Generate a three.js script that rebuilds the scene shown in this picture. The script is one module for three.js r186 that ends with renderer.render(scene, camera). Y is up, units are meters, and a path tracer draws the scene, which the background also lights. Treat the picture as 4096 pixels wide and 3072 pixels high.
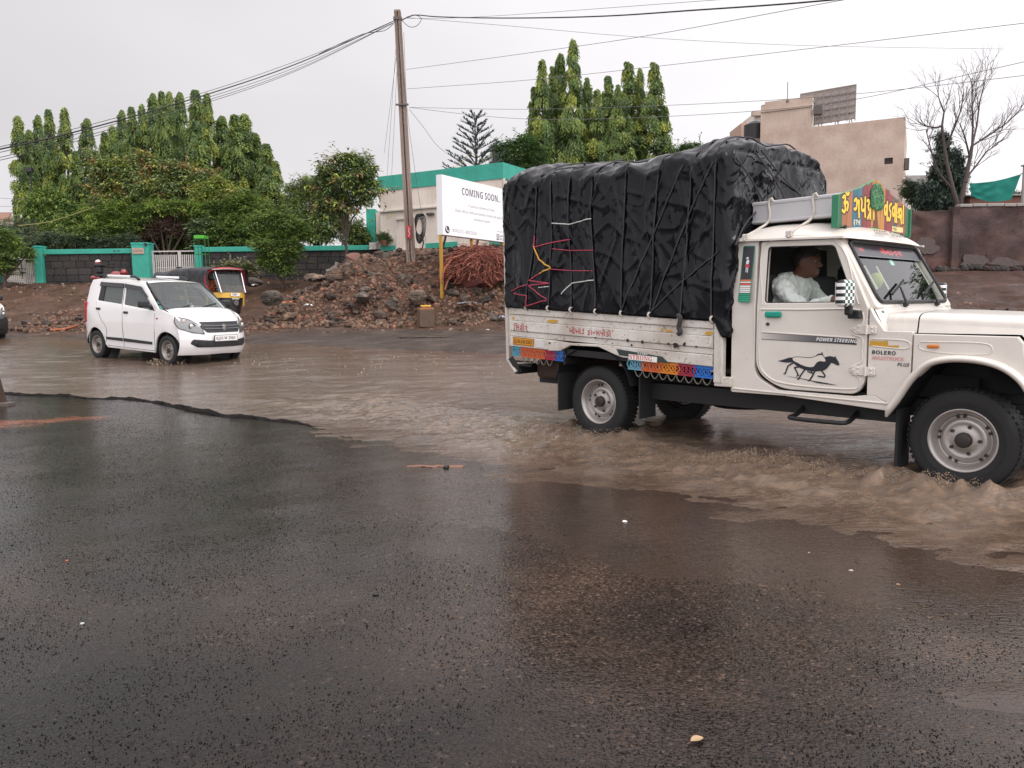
import * as THREE from 'three';
import { mergeGeometries, mergeVertices, toCreasedNormals } from 'three/addons/utils/BufferGeometryUtils.js';
import { RoundedBoxGeometry } from 'three/addons/geometries/RoundedBoxGeometry.js';
import { TessellateModifier } from 'three/addons/modifiers/TessellateModifier.js';
import { MarchingCubes } from 'three/addons/objects/MarchingCubes.js';
import { Brush, Evaluator, SUBTRACTION } from 'three-bvh-csg';
import { createNoise2D, createNoise3D } from 'simplex-noise';

// ---------------------------------------------------------------- camera, sky, sun, exposure
const scene = new THREE.Scene();
const EYE = 1.25, FOCAL = 770, PITCH = -5.9 * Math.PI / 180, ROLL = -0.0125;
const camera = new THREE.PerspectiveCamera(2 * Math.atan(384 / FOCAL) * 180 / Math.PI, 4 / 3, 0.05, 3000);
camera.position.set(0, EYE, 0);
camera.rotation.order = 'YXZ';
camera.rotation.set(PITCH, 0, ROLL);
camera.updateMatrixWorld(true);

const renderer = new THREE.WebGLRenderer({ antialias: true });
renderer.setSize(1024, 768);
renderer.toneMapping = THREE.LinearToneMapping;
renderer.toneMappingExposure = 1.0;
renderer.shadowMap.enabled = true;

function makeSky() {                                  // a rain-cloud deck: darkest low over the trees where the rain hangs, brighter overhead and all round the other way
  const W = 512, H = 256, data = new Float32Array(W * H * 4), n3 = createNoise3D(mulberry(77));
  for (let r = 0; r < H; r++) for (let c = 0; c < W; c++) {
    const up = ((r + 0.5) / H - 0.5) * Math.PI, az = ((c + 0.5) / W - 0.5) * 2 * Math.PI;
    const x = Math.cos(az) * Math.cos(up), y = Math.sin(up), z = Math.sin(az) * Math.cos(up), yy = Math.max(0, y);
    const side = 2 + x * 0.55 - yy * 0.5 + z * 0.67;
    const cl = 1 + 0.05 * n3(x * 2.2, y * 5, z * 2.2) + 0.025 * n3(x * 6, y * 12, z * 6 + 9);
    const L = 0.68 * (1 + 1.0 * yy * yy) * side * cl, k = (r * W + c) * 4;
    data[k] = L; data[k + 1] = L * 0.972; data[k + 2] = L * 1.003; data[k + 3] = 1;
  }
  const t = new THREE.DataTexture(data, W, H, THREE.RGBAFormat, THREE.FloatType);
  t.mapping = THREE.EquirectangularReflectionMapping; t.magFilter = THREE.LinearFilter; t.minFilter = THREE.LinearFilter; t.needsUpdate = true;
  return t;
}
scene.background = makeSky();
scene.environment = scene.background;
const sun = new THREE.DirectionalLight(new THREE.Color(1, 0.96, 0.9), 1.2);
sun.name = 'sun';
sun.position.set(30, 52, 14);
sun.target.position.set(0, 0, -12);
sun.castShadow = true;
sun.shadow.radius = 45;
sun.shadow.mapSize.set(2048, 2048);
Object.assign(sun.shadow.camera, { left: -45, right: 45, top: 45, bottom: -45, near: 1, far: 160 });
scene.add(sun, sun.target);

// ---------------------------------------------------------------- helpers
function mulberry(s) { return () => { s = (s + 0x6d2b79f5) | 0; let t = Math.imul(s ^ (s >>> 15), 1 | s); t = (t + Math.imul(t ^ (t >>> 7), 61 | t)) ^ t; return ((t ^ (t >>> 14)) >>> 0) / 4294967296; }; }
const V = (x, y, z) => new THREE.Vector3(x, y, z);
const clamp = (x, a = 0, b = 1) => Math.min(b, Math.max(a, x));
const mix = (a, b, t) => a + (b - a) * t;
const smooth = (a, b, x) => { const t = clamp((x - a) / (b - a)); return t * t * (3 - 2 * t); };
const n2 = createNoise2D(mulberry(11)), n2b = createNoise2D(mulberry(12)), n3 = createNoise3D(mulberry(13));
const fbm = (x, y, o = 4) => { let a = 0.5, s = 0; for (let i = 0; i < o; i++) { s += a * n2(x, y); x = x * 2.03 + 17; y = y * 2.03 - 9; a *= 0.5; } return s; };
const curve = (pts) => (x) => {                        // monotone interpolation through knots
  if (x <= pts[0][0]) return pts[0][1];
  for (let i = 1; i < pts.length; i++) if (x <= pts[i][0]) { const t = (x - pts[i - 1][0]) / (pts[i][0] - pts[i - 1][0]); return mix(pts[i - 1][1], pts[i][1], t); }
  return pts[pts.length - 1][1];
};
// a photo pixel (1024 x 768) seen at a distance D in front of the camera -> a point of the place
function at(px, py, D) {
  const d = V((px - 512) / FOCAL, -(py - 384) / FOCAL, -1).applyEuler(camera.rotation);
  return V(0, EYE, 0).addScaledVector(d, D / -d.z);
}
const used = new Map();
function numbered(name) { const k = used.get(name) ?? 0; used.set(name, k + 1); return k ? name + '_' + String(k).padStart(3, '0') : name; }
function tag(o, label, category, group) { o.userData = { ...o.userData, label, category }; if (group) o.userData.group = group; return o; }
function thing(name, label, category, pos = [0, 0, 0], turn = 0, group) {
  const o = new THREE.Group(); o.name = numbered(name); o.position.set(...pos); o.rotation.y = turn; scene.add(o);
  return tag(o, label, category, group);
}
function part(name, geo, mat, parent) {
  const g = Array.isArray(geo) ? merge(geo) : geo;
  const m = new THREE.Mesh(g, mat); m.name = parent === scene ? numbered(name) : name; m.castShadow = m.receiveShadow = true;
  parent.add(m); return m;
}
function solo(name, label, category, geo, mat, group) { return tag(part(name, geo, mat, scene), label, category, group); }
function structure(name, geo, mat) { const m = part(name, geo, mat, scene); m.userData.kind = 'structure'; return m; }
function merge(list) {
  const keep = list.filter(Boolean).map((g) => { const h = g.index ? g.toNonIndexed() : g; for (const k of Object.keys(h.attributes)) if (!['position', 'normal', 'uv', 'color'].includes(k)) h.deleteAttribute(k); return h; });
  const col = keep.some((g) => g.attributes.color), uv = keep.some((g) => g.attributes.uv);
  for (const g of keep) {
    const n = g.attributes.position.count;
    if (col && !g.attributes.color) g.setAttribute('color', new THREE.BufferAttribute(new Float32Array(n * 3).fill(1), 3));
    if (uv && !g.attributes.uv) g.setAttribute('uv', new THREE.BufferAttribute(new Float32Array(n * 2), 2));
    if (!g.attributes.normal) g.computeVertexNormals();
  }
  return mergeGeometries(keep);
}
const box = (w, h, d, x = 0, y = 0, z = 0) => new THREE.BoxGeometry(w, h, d).translate(x, y, z);
const rbox = (w, h, d, x = 0, y = 0, z = 0, r = 0.01, s = 2) => new RoundedBoxGeometry(w, h, d, s, Math.min(r, w / 2.01, h / 2.01, d / 2.01)).translate(x, y, z);
const rot = (g, ax, a) => (ax === 'x' ? g.rotateX(a) : ax === 'y' ? g.rotateY(a) : g.rotateZ(a));
function bar(a, b, r0, r1 = r0, seg = 8) {             // a tapered round bar between two points
  const A = V(...a), B = V(...b), L = A.distanceTo(B), g = new THREE.CylinderGeometry(r1, r0, L, seg, 1);
  g.translate(0, L / 2, 0).applyQuaternion(new THREE.Quaternion().setFromUnitVectors(V(0, 1, 0), B.clone().sub(A).normalize())).translate(A.x, A.y, A.z);
  return g;
}
function beam(a, b, w, h, up = [0, 1, 0]) {             // a rectangular bar between two points
  const A = V(...a), B = V(...b), z = B.clone().sub(A), L = z.length(); z.normalize();
  let x = V(...up).cross(z); if (x.lengthSq() < 1e-6) x = V(1, 0, 0); x.normalize(); const y = z.clone().cross(x);
  return box(w, h, L).applyMatrix4(new THREE.Matrix4().makeBasis(x, y, z)).translate((A.x + B.x) / 2, (A.y + B.y) / 2, (A.z + B.z) / 2);
}
function tube(pts, r, seg = 24, rs = 6, closed = false) { return new THREE.TubeGeometry(new THREE.CatmullRomCurve3(pts.map((p) => (p.isVector3 ? p : V(...p))), closed, 'centripetal'), seg, r, rs, closed); }
function shapeOf(pts) { const s = new THREE.Shape(); pts.forEach((p, i) => (i ? s.lineTo(p[0], p[1]) : s.moveTo(p[0], p[1]))); s.closePath(); return s; }
function roundShape(pts, r) {                           // polygon whose corners are rounded by r (or by a third entry of the point)
  const s = new THREE.Shape(), n = pts.length;
  for (let i = 0; i < n; i++) {
    const p = pts[i], a = pts[(i + n - 1) % n], b = pts[(i + 1) % n], R = p[2] ?? r;
    const da = Math.hypot(a[0] - p[0], a[1] - p[1]), db = Math.hypot(b[0] - p[0], b[1] - p[1]), k = Math.min(R, da * 0.49, db * 0.49);
    const A = [p[0] + (a[0] - p[0]) / da * k, p[1] + (a[1] - p[1]) / da * k], B = [p[0] + (b[0] - p[0]) / db * k, p[1] + (b[1] - p[1]) / db * k];
    if (i) s.lineTo(...A); else s.moveTo(...A);
    s.quadraticCurveTo(p[0], p[1], ...B);
  }
  s.closePath(); return s;
}
function slab(shape, depth, bevel = 0.004, seg = 6, holes = []) {  // an outline in x-y with thickness along z, outer face at z = 0
  for (const h of holes) shape.holes.push(h);
  const g = new THREE.ExtrudeGeometry(shape, { depth: depth - 2 * bevel, bevelEnabled: bevel > 0, bevelThickness: bevel, bevelSize: bevel, bevelOffset: -bevel, bevelSegments: 2, curveSegments: seg });
  return g.translate(0, 0, -depth + bevel);
}
function warp(g, f) { const p = g.attributes.position, v = V(); for (let i = 0; i < p.count; i++) { v.fromBufferAttribute(p, i); f(v); p.setXYZ(i, v.x, v.y, v.z); } p.needsUpdate = true; return g; }
function shadeSmooth(g, angle = 0.6) { const h = g.index ? g.toNonIndexed() : g; h.deleteAttribute('normal'); return toCreasedNormals(h, angle); }
function gridGeo(nu, nv, f, uvf) {                      // a sheet of nu x nv cells, f(u, v) -> [x, y, z]
  const P = [], U = [], I = [];
  for (let j = 0; j <= nv; j++) for (let i = 0; i <= nu; i++) { P.push(...f(i / nu, j / nv)); U.push(...(uvf ? uvf(i / nu, j / nv) : [i / nu, j / nv])); }
  for (let j = 0; j < nv; j++) for (let i = 0; i < nu; i++) { const a = j * (nu + 1) + i; I.push(a, a + 1, a + nu + 2, a, a + nu + 2, a + nu + 1); }
  const g = new THREE.BufferGeometry();
  g.setAttribute('position', new THREE.Float32BufferAttribute(P, 3)); g.setAttribute('uv', new THREE.Float32BufferAttribute(U, 2)); g.setIndex(I); g.computeVertexNormals();
  return g;
}
function paintGeo(g, f) {                                // vertex colours, linear
  const p = g.attributes.position, c = new Float32Array(p.count * 3), v = V();
  for (let i = 0; i < p.count; i++) { v.fromBufferAttribute(p, i); const q = f(v, i); c[3 * i] = q[0]; c[3 * i + 1] = q[1]; c[3 * i + 2] = q[2]; }
  g.setAttribute('color', new THREE.BufferAttribute(c, 3)); return g;
}
const flatColor = (g, c) => paintGeo(g, () => c);
const lin = (r, g, b) => new THREE.Color().setRGB(r, g, b);
const std = (c, roughness = 0.7, o = {}) => new THREE.MeshStandardMaterial({ color: Array.isArray(c) ? lin(...c) : c, roughness, ...o });
const phys = (c, roughness, o = {}) => new THREE.MeshPhysicalMaterial({ color: Array.isArray(c) ? lin(...c) : c, roughness, ...o });

// ---- computed textures
function tileNoise(size, cells, octaves, seed, ax = 1, ay = 1) {  // tileable fractal value noise, 0..1
  const out = new Float32Array(size * size); let amp = 1, tot = 0;
  for (let o = 0; o < octaves; o++) {
    const cx = Math.max(1, Math.round(cells * ax)) << o, cy = Math.max(1, Math.round(cells * ay)) << o, R = mulberry(seed + o * 101), g = new Float32Array(cx * cy).map(() => R());
    for (let y = 0; y < size; y++) {
      const fy = y / size * cy, y0 = Math.floor(fy), ty = fy - y0, sy = ty * ty * (3 - 2 * ty), r0 = (y0 % cy) * cx, r1 = ((y0 + 1) % cy) * cx;
      for (let x = 0; x < size; x++) {
        const fx = x / size * cx, x0 = Math.floor(fx), tx = fx - x0, sx = tx * tx * (3 - 2 * tx), a = x0 % cx, b = (x0 + 1) % cx;
        out[y * size + x] += amp * mix(mix(g[r0 + a], g[r0 + b], sx), mix(g[r1 + a], g[r1 + b], sx), sy);
      }
    }
    tot += amp; amp *= 0.5;
  }
  for (let i = 0; i < out.length; i++) out[i] /= tot;
  return out;
}
function tileCells(size, cells, seed) {                 // tileable cell pattern: [distance to nearest point, a value of that cell]
  const R = mulberry(seed), pt = Array.from({ length: cells * cells }, () => [R(), R(), R()]), d = new Float32Array(size * size), id = new Float32Array(size * size);
  for (let y = 0; y < size; y++) for (let x = 0; x < size; x++) {
    const fx = x / size * cells, fy = y / size * cells, cx = Math.floor(fx), cy = Math.floor(fy); let best = 9, bi = 0;
    for (let j = -1; j <= 1; j++) for (let i = -1; i <= 1; i++) {
      const p = pt[((cy + j + cells) % cells) * cells + ((cx + i + cells) % cells)], dx = cx + i + p[0] - fx, dy = cy + j + p[1] - fy, q = dx * dx + dy * dy;
      if (q < best) { best = q; bi = p[2]; }
    }
    d[y * size + x] = Math.sqrt(best); id[y * size + x] = bi;
  }
  return [d, id];
}
function texture(size, f, srgb = false, repeat = 1) {   // f(i) -> value or [r, g, b], 0..1
  const a = new Uint8Array(size * size * 4);
  for (let i = 0; i < size * size; i++) { const q = f(i); for (let c = 0; c < 3; c++) a[4 * i + c] = 255 * clamp(Array.isArray(q) ? q[c] : q); a[4 * i + 3] = 255; }
  const t = new THREE.DataTexture(a, size, size); t.wrapS = t.wrapT = THREE.RepeatWrapping; t.magFilter = THREE.LinearFilter; t.minFilter = THREE.LinearMipmapLinearFilter; t.generateMipmaps = true;
  if (srgb) t.colorSpace = THREE.SRGBColorSpace;
  t.repeat.set(repeat, repeat); t.needsUpdate = true; return t;
}
function again(t, rx, ry = rx) { const c = t.clone(); c.repeat.set(rx, ry); c.needsUpdate = true; return c; }
function print(w, h, draw) {                            // flat print on a canvas
  const c = document.createElement('canvas'); c.width = w; c.height = h; const g = c.getContext('2d'); draw(g, w, h);
  const t = new THREE.CanvasTexture(c); t.colorSpace = THREE.SRGBColorSpace; return t;
}
function decal(name, w, h, tex, parent, place, o = {}) {  // a thin printed sticker
  const m = part(name, new THREE.PlaneGeometry(w, h, o.seg ?? 1, 1), new THREE.MeshStandardMaterial({ map: tex, roughness: o.roughness ?? 0.45, transparent: o.clear !== false }), parent);
  place(m); return m;
}
const TX = {};
TX.grain = texture(512, ((a) => (i) => a[i])(tileNoise(512, 8, 6, 5)));
TX.fine = texture(512, ((a) => (i) => a[i])(tileNoise(512, 64, 3, 6)));
TX.streak = texture(512, ((a) => (i) => a[i])(tileNoise(512, 16, 5, 7, 4, 0.25)));
TX.blotch = texture(512, ((a, b) => (i) => clamp(0.55 + (a[i] - 0.5) * 1.1 + (b[i] - 0.5) * 0.5))(tileNoise(512, 3, 5, 8), tileNoise(512, 40, 3, 9)));
const tinted = (size, noise, lo, hi, k = 1.6) => texture(size, (i) => { const t = clamp(0.5 + (noise[i] - 0.5) * k); return [mix(lo[0], hi[0], t), mix(lo[1], hi[1], t), mix(lo[2], hi[2], t)]; }, true);
// ---------------------------------------------------------------- the lie of the land
// D is the distance in front of the camera (D = -z)
const rise = curve([[-60, 0], [9.5, 0], [12, 0.08], [15, 0.21], [18, 0.37], [20, 0.48], [22, 0.6], [25, 0.98], [28, 1.6], [31, 2.2], [33, 2.36], [36, 2.45], [60, 3], [120, 4], [3000, 4]]);
const E0 = (D) => (rise(D - 0.8) + rise(D) + rise(D + 0.8)) / 3;
const shoreNear = curve([[-40, 13.5], [-14, 12], [-7.2, 10.7], [-4.5, 9.6], [-2.07, 7.6], [0, 5.6], [2.3, 3.35], [4, 1.7], [8, -2.5], [30, -25]]);
const shoreFar = curve([[-40, 26], [-22, 22.3], [-13.3, 20], [-5, 17.2], [-0.14, 15.2], [4, 13.8], [9, 12.4], [16, 11], [40, 6]]);
const wiggle = (x, D) => 0.35 * n2(x * 0.33, D * 0.33 + 5) + 0.16 * n2(x * 1.1 + 7, D * 1.1);
const inside = (x, D) => Math.min((D - shoreNear(x) + wiggle(x, D) * 0.6) * 0.75, (shoreFar(x) - D + wiggle(x + 30, D)) * 0.95);   // metres into the flood, negative on land
const heap = (x, D) => {                                 // the earth under the rubble
  const a = Math.exp(-(((x + 1.6) / 4.6) ** 4)) * smooth(21.4, 25.2, D) * 1.5 * (1 - smooth(27, 31, D));
  const b = Math.exp(-(((x - 0.2) / 3) ** 2)) * smooth(22.5, 25, D) * 0.35 * (1 - smooth(27, 31, D));
  const c = Math.exp(-(((x + 12.2) / 2.2) ** 2) - (((D - 23.2) / 1.3) ** 2)) * 0.4;
  const d = Math.exp(-(((x + 5.4) / 1.5) ** 2)) * smooth(21.8, 24, D) * 0.5 * (1 - smooth(26, 30, D));
  return a + b + c + d;
};
const landY = (x, D) => {
  const out = smooth(0.25, -0.9, inside(x, D));
  const rough = smooth(21, 24, D) * (1 - smooth(60, 90, D)) + 0.15 * smooth(0, -2, inside(x, D));
  return E0(D) + heap(x, D) - 0.02 + 0.075 * out + rough * (0.16 * fbm(x * 0.35, D * 0.5) + 0.05 * fbm(x * 2.1 + 4, D * 2.1, 3));
};
function sheet(xs, zs, yf, cf, uvScale = 1) {            // a ground sheet over a lattice of x and D
  const P = [], U = [], C = [], I = [], nx = xs.length;
  for (const D of zs) for (const x of xs) { P.push(x, yf(x, D), -D); U.push(x * uvScale, D * uvScale); if (cf) C.push(...cf(x, D)); }
  for (let j = 0; j < zs.length - 1; j++) for (let i = 0; i < nx - 1; i++) { const a = j * nx + i; I.push(a, a + 1, a + nx + 1, a, a + nx + 1, a + nx); }
  const g = new THREE.BufferGeometry();
  g.setAttribute('position', new THREE.Float32BufferAttribute(P, 3)); g.setAttribute('uv', new THREE.Float32BufferAttribute(U, 2));
  if (cf) g.setAttribute('color', new THREE.Float32BufferAttribute(C, 3));
  g.setIndex(I); g.computeVertexNormals(); return g;
}
function lattice(...runs) { const out = []; for (const [a, b, s] of runs) for (let x = a; x < b - 1e-6; x += s) out.push(x); out.push(runs[runs.length - 1][1]); return out; }

// mud and earth, out to the horizon
{
  const mudNoise = tileNoise(1024, 6, 7, 21), mudFine = tileNoise(1024, 90, 3, 22);
  TX.mud = texture(1024, (i) => { const t = clamp(0.5 + (mudNoise[i] - 0.5) * 1.5 + (mudFine[i] - 0.5) * 0.5), q = mix(0.66, 1, t); return [q, q * mix(0.97, 1, t), q * mix(0.95, 1, t)]; }, true);
  TX.mudBump = texture(1024, (i) => mudNoise[i] * 0.5 + mudFine[i] * 0.5);
  TX.mudRough = texture(1024, (i) => [0, clamp(0.55 + (mudNoise[i] - 0.5) * 1.6), 0]);
  const cf = (x, D) => {
    const far = smooth(19.5, 23, D + 0.3 * x * 0 + 1.2 * n2(x * 0.25, D * 0.25)), red = clamp(0.5 + 0.9 * fbm(x * 0.16 + 3, D * 0.2)), rt = smooth(6, 14, x);
    const grey = [0.115, 0.088, 0.074], brown = [0.15, 0.082, 0.05], red2 = [0.105, 0.055, 0.041];
    const k = 0.86 + 0.3 * fbm(x * 1.7, D * 1.7, 3);
    return [0, 1, 2].map((c) => k * mix(grey[c], mix(brown[c], red2[c], clamp(red * 0.5 + rt * 0.7)), far));
  };
  const g = sheet(lattice([-600, -120, 60], [-120, -40, 8], [-40, -22, 1.5], [-22, 16, 0.12], [16, 40, 1.5], [40, 120, 8], [120, 600, 60]),
    lattice([-60, -10, 10], [-10, 8, 1], [8, 14, 0.25], [14, 34, 0.11], [34, 60, 1.5], [60, 200, 12], [200, 1500, 130]),
    (x, D) => landY(x, D) - 0.35 * smooth(1.5, -1.5, D - shoreNear(x) + 1.5), cf, 1);
  const m = new THREE.MeshPhysicalMaterial({ ior: 1.28, vertexColors: true, map: again(TX.mud, 0.31), bumpMap: again(TX.mudBump, 0.7), bumpScale: 0.035, roughnessMap: again(TX.mudRough, 0.23), roughness: 0.95 });
  structure('ground', g, m);
}

// wet tarmac in front, sloping under the flood
const tarY = (x, D) => {
  const q = (shoreNear(x) - D - wiggle(x, D) * 0.6) * 0.75, bank = smooth(-1.5, -4, x);
  const gentle = clamp(0.02 * q, -0.12, 0.045), step = q > 0 ? 0.05 + 0.002 * q : Math.max(-0.1, 0.05 + q * 0.6);
  return 0.03 + mix(gentle, step, bank) + 0.007 * fbm(x * 0.7, D * 0.7, 3) * smooth(-1.5, 0.5, q);
};
{
  const [d, id] = tileCells(1024, 104, 31), cn = tileNoise(1024, 4, 6, 32), fn = tileNoise(1024, 128, 2, 33);
  const stone = d.map((v, i) => smooth(0.62, 0.2, v) * (0.25 + 0.75 * id[i]));
  const rp = tileNoise(1024, 60, 3, 34, 0.6, 1.4); TX.tarBump = texture(1024, (i) => clamp(stone[i] * 0.5 + fn[i] * 0.08 + 0.35 * rp[i]));
  TX.tarRough = texture(1024, (i) => { const dry = smooth(0.36, 0.66, cn[i]); return [0, clamp(0.085 + stone[i] * mix(0.02, 0.2, dry) + 0.03 * fn[i]), 0]; });
  TX.tar = texture(1024, (i) => { const k = 0.62 + 0.3 * (cn[i] - 0.5) + 0.5 * (id[i] - 0.5) * smooth(0.6, 0.3, d[i]) + (id[i] > 0.985 ? 0.35 : 0); return [k, k * 0.985, k * 0.97]; }, true);
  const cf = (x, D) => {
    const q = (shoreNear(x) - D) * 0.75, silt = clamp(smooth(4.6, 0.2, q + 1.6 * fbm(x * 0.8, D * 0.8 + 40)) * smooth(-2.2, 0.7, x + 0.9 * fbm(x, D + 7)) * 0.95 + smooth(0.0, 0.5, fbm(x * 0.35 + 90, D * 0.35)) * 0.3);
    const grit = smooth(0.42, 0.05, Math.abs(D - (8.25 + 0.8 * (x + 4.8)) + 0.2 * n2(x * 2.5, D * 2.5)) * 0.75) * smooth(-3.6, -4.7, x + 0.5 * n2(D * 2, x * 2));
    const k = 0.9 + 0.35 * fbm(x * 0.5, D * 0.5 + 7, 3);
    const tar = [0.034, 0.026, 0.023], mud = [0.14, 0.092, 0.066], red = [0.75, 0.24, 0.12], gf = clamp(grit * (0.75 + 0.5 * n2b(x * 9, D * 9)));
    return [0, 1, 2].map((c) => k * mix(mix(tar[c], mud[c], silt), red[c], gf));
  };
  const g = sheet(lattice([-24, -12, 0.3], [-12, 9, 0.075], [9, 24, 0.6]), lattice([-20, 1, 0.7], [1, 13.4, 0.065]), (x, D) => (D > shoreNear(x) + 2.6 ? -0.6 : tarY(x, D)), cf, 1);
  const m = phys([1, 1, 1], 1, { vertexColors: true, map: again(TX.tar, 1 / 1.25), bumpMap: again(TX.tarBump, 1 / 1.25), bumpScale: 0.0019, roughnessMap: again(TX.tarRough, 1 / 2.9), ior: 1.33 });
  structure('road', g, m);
}

// the brown flood over the road
const waterFlat = (x, D) => E0(D) + 0.032;
{
  const R = mulberry(41), wn = tileNoise(1024, 14, 5, 42, 0.6, 1.5), wn2 = tileNoise(1024, 40, 4, 43, 0.7, 1.3);
  TX.waterBump = texture(1024, (i) => { const a = 1 - Math.abs(2 * wn[i] - 1), b = 1 - Math.abs(2 * wn2[i] - 1); return a * 0.6 + b * 0.4; });
  const wheels = [[2.94, 4.98], [0.81, 7.23]];
  const track = [[4.4, 3.2], [2.75, 4.5], [0.55, 6.75], [-0.6, 8.0], [-1.9, 9.6]];
  const nearTrack = (x, D) => { let b = 99; for (let i = 1; i < track.length; i++) { const [ax, ay] = track[i - 1], [bx, by] = track[i], vx = bx - ax, vy = by - ay, t = clamp(((x - ax) * vx + (D - ay) * vy) / (vx * vx + vy * vy)); b = Math.min(b, Math.hypot(x - ax - vx * t, D - ay - vy * t)); } return b; };
  const wave = (x, D) => {
    const t = nearTrack(x, D), churn = Math.exp(-((t / 0.75) ** 2));
    let h = 0.009 * n2(x * 0.7, D * 1.6) + 0.0055 * n2(x * 2.2 + 3, D * 4.2) + 0.0018 * n2b(x * 5.5, D * 10);
    h *= 0.7 + 0.8 * smooth(-0.3, 0.5, n2(x * 0.3 + 9, D * 0.3));
    h += churn * (0.022 * Math.max(0, 0.3 + n2(x * 2.6, D * 2.6 + 20)) + 0.016 * (1 - Math.abs(n2b(x * 6, D * 6))) ** 2 + 0.005 * n2(x * 12, D * 12) + 0.006 * (1 - Math.abs(n2b(x * 17, D * 17))) - 0.012);
    for (const [wx, wd] of wheels) { const r = Math.hypot(x - wx, D - wd); h += 0.07 * Math.exp(-(((r - 0.42) / 0.14) ** 2)) * (0.6 + 0.5 * n2(x * 6, D * 6)); }
    { const dx = x - 2.94, dd = D - 4.98, al = dx * 0.688 - dd * 0.726, sd = -dx * 0.726 - dd * 0.688; if (al > -2.2 && al < 0.5 && sd > -0.2 && sd < 1.4) { const env = smooth(-2.2, -1.0, al) * smooth(0.5, 0.1, al); h += env * (0.075 * Math.exp(-(((sd - 0.3 + 0.08 * n2(al * 3, 1)) / 0.13) ** 2)) * (0.55 + 0.5 * n2b(al * 7, sd * 7)) + 0.03 * Math.exp(-(((sd - 0.75 + 0.12 * n2(al * 2, 5)) / 0.16) ** 2)) * (0.5 + 0.6 * n2(al * 5, sd * 6))); } }
    const ridge = Math.abs((D - (8.7 - 0.42 * x)) * 0.9 + 0.25 * n2(x * 0.9, D)); if (x > -4.2 && x < 1.2) h += 0.014 * Math.exp(-((ridge / 0.16) ** 2));
    return h;
  };
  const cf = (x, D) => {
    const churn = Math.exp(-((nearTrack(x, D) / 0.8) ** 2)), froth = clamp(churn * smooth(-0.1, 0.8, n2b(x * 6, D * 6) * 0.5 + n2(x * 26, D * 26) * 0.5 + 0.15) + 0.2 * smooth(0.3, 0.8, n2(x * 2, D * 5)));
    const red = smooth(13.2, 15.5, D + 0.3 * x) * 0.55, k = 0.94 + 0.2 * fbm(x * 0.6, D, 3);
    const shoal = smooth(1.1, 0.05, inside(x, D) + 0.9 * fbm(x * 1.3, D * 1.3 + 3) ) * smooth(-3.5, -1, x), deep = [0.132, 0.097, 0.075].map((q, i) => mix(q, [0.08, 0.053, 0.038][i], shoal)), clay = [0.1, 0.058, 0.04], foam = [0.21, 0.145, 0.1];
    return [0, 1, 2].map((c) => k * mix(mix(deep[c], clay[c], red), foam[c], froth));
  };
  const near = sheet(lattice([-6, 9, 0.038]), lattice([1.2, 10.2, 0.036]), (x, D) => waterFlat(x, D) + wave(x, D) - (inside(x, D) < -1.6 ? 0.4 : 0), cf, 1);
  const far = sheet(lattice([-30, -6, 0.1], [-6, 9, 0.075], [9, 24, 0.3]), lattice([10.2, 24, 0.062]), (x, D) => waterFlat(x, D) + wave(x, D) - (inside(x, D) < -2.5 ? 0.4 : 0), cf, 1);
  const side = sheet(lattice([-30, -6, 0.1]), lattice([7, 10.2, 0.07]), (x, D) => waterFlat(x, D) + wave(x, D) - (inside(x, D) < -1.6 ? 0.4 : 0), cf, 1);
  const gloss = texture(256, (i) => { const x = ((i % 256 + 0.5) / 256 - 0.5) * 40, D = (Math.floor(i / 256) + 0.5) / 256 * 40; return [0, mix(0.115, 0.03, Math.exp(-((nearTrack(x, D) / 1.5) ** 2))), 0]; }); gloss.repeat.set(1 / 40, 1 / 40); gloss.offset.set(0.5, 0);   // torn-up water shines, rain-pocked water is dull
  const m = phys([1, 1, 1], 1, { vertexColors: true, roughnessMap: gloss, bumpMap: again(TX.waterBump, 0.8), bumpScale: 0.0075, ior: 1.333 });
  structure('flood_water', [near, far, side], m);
}

{ // clear rain water standing on the tarmac: where the stones are drowned it mirrors, and it thins out into the bare grit
  const film = (x, D) => { const q = (shoreNear(x) - D - wiggle(x, D) * 0.6) * 0.75, pat = fbm(x * 0.55 + 20, D * 0.8 + 3, 4); return tarY(x, D) + 0.0035 + 0.004 * pat - 0.009 * smooth(0.4, 2.1, q + 0.9 * pat) + 0.008 * Math.exp(-(((x - 1.42 + 0.05 * n2(D * 5, 1)) / 0.2) ** 2) - (((D - 2.2) / 0.1) ** 2)); };
  const g = sheet(lattice([-12, 7, 0.05]), lattice([1.4, 11.2, 0.045]), (x, D) => (D > shoreNear(x) + 0.8 ? -0.3 : film(x, D) + 0.0006 * n2(x * 4, D * 7) + 0.0003 * n2b(x * 11, D * 17)), (x, D) => { const k = 0.9 + 0.3 * fbm(x * 0.6, D * 0.6), s = smooth(-1.8, 0.8, x + 0.9 * fbm(x, D + 7)); return [mix(0.021, 0.05, s) * k, mix(0.0165, 0.033, s) * k, mix(0.0145, 0.024, s) * k]; }, 1);
  structure('standing_water', g, phys([1, 1, 1], 0.05, { vertexColors: true, ior: 1.333, bumpMap: again(TX.waterBump, 1.7), bumpScale: 0.0022 }));
}
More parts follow.
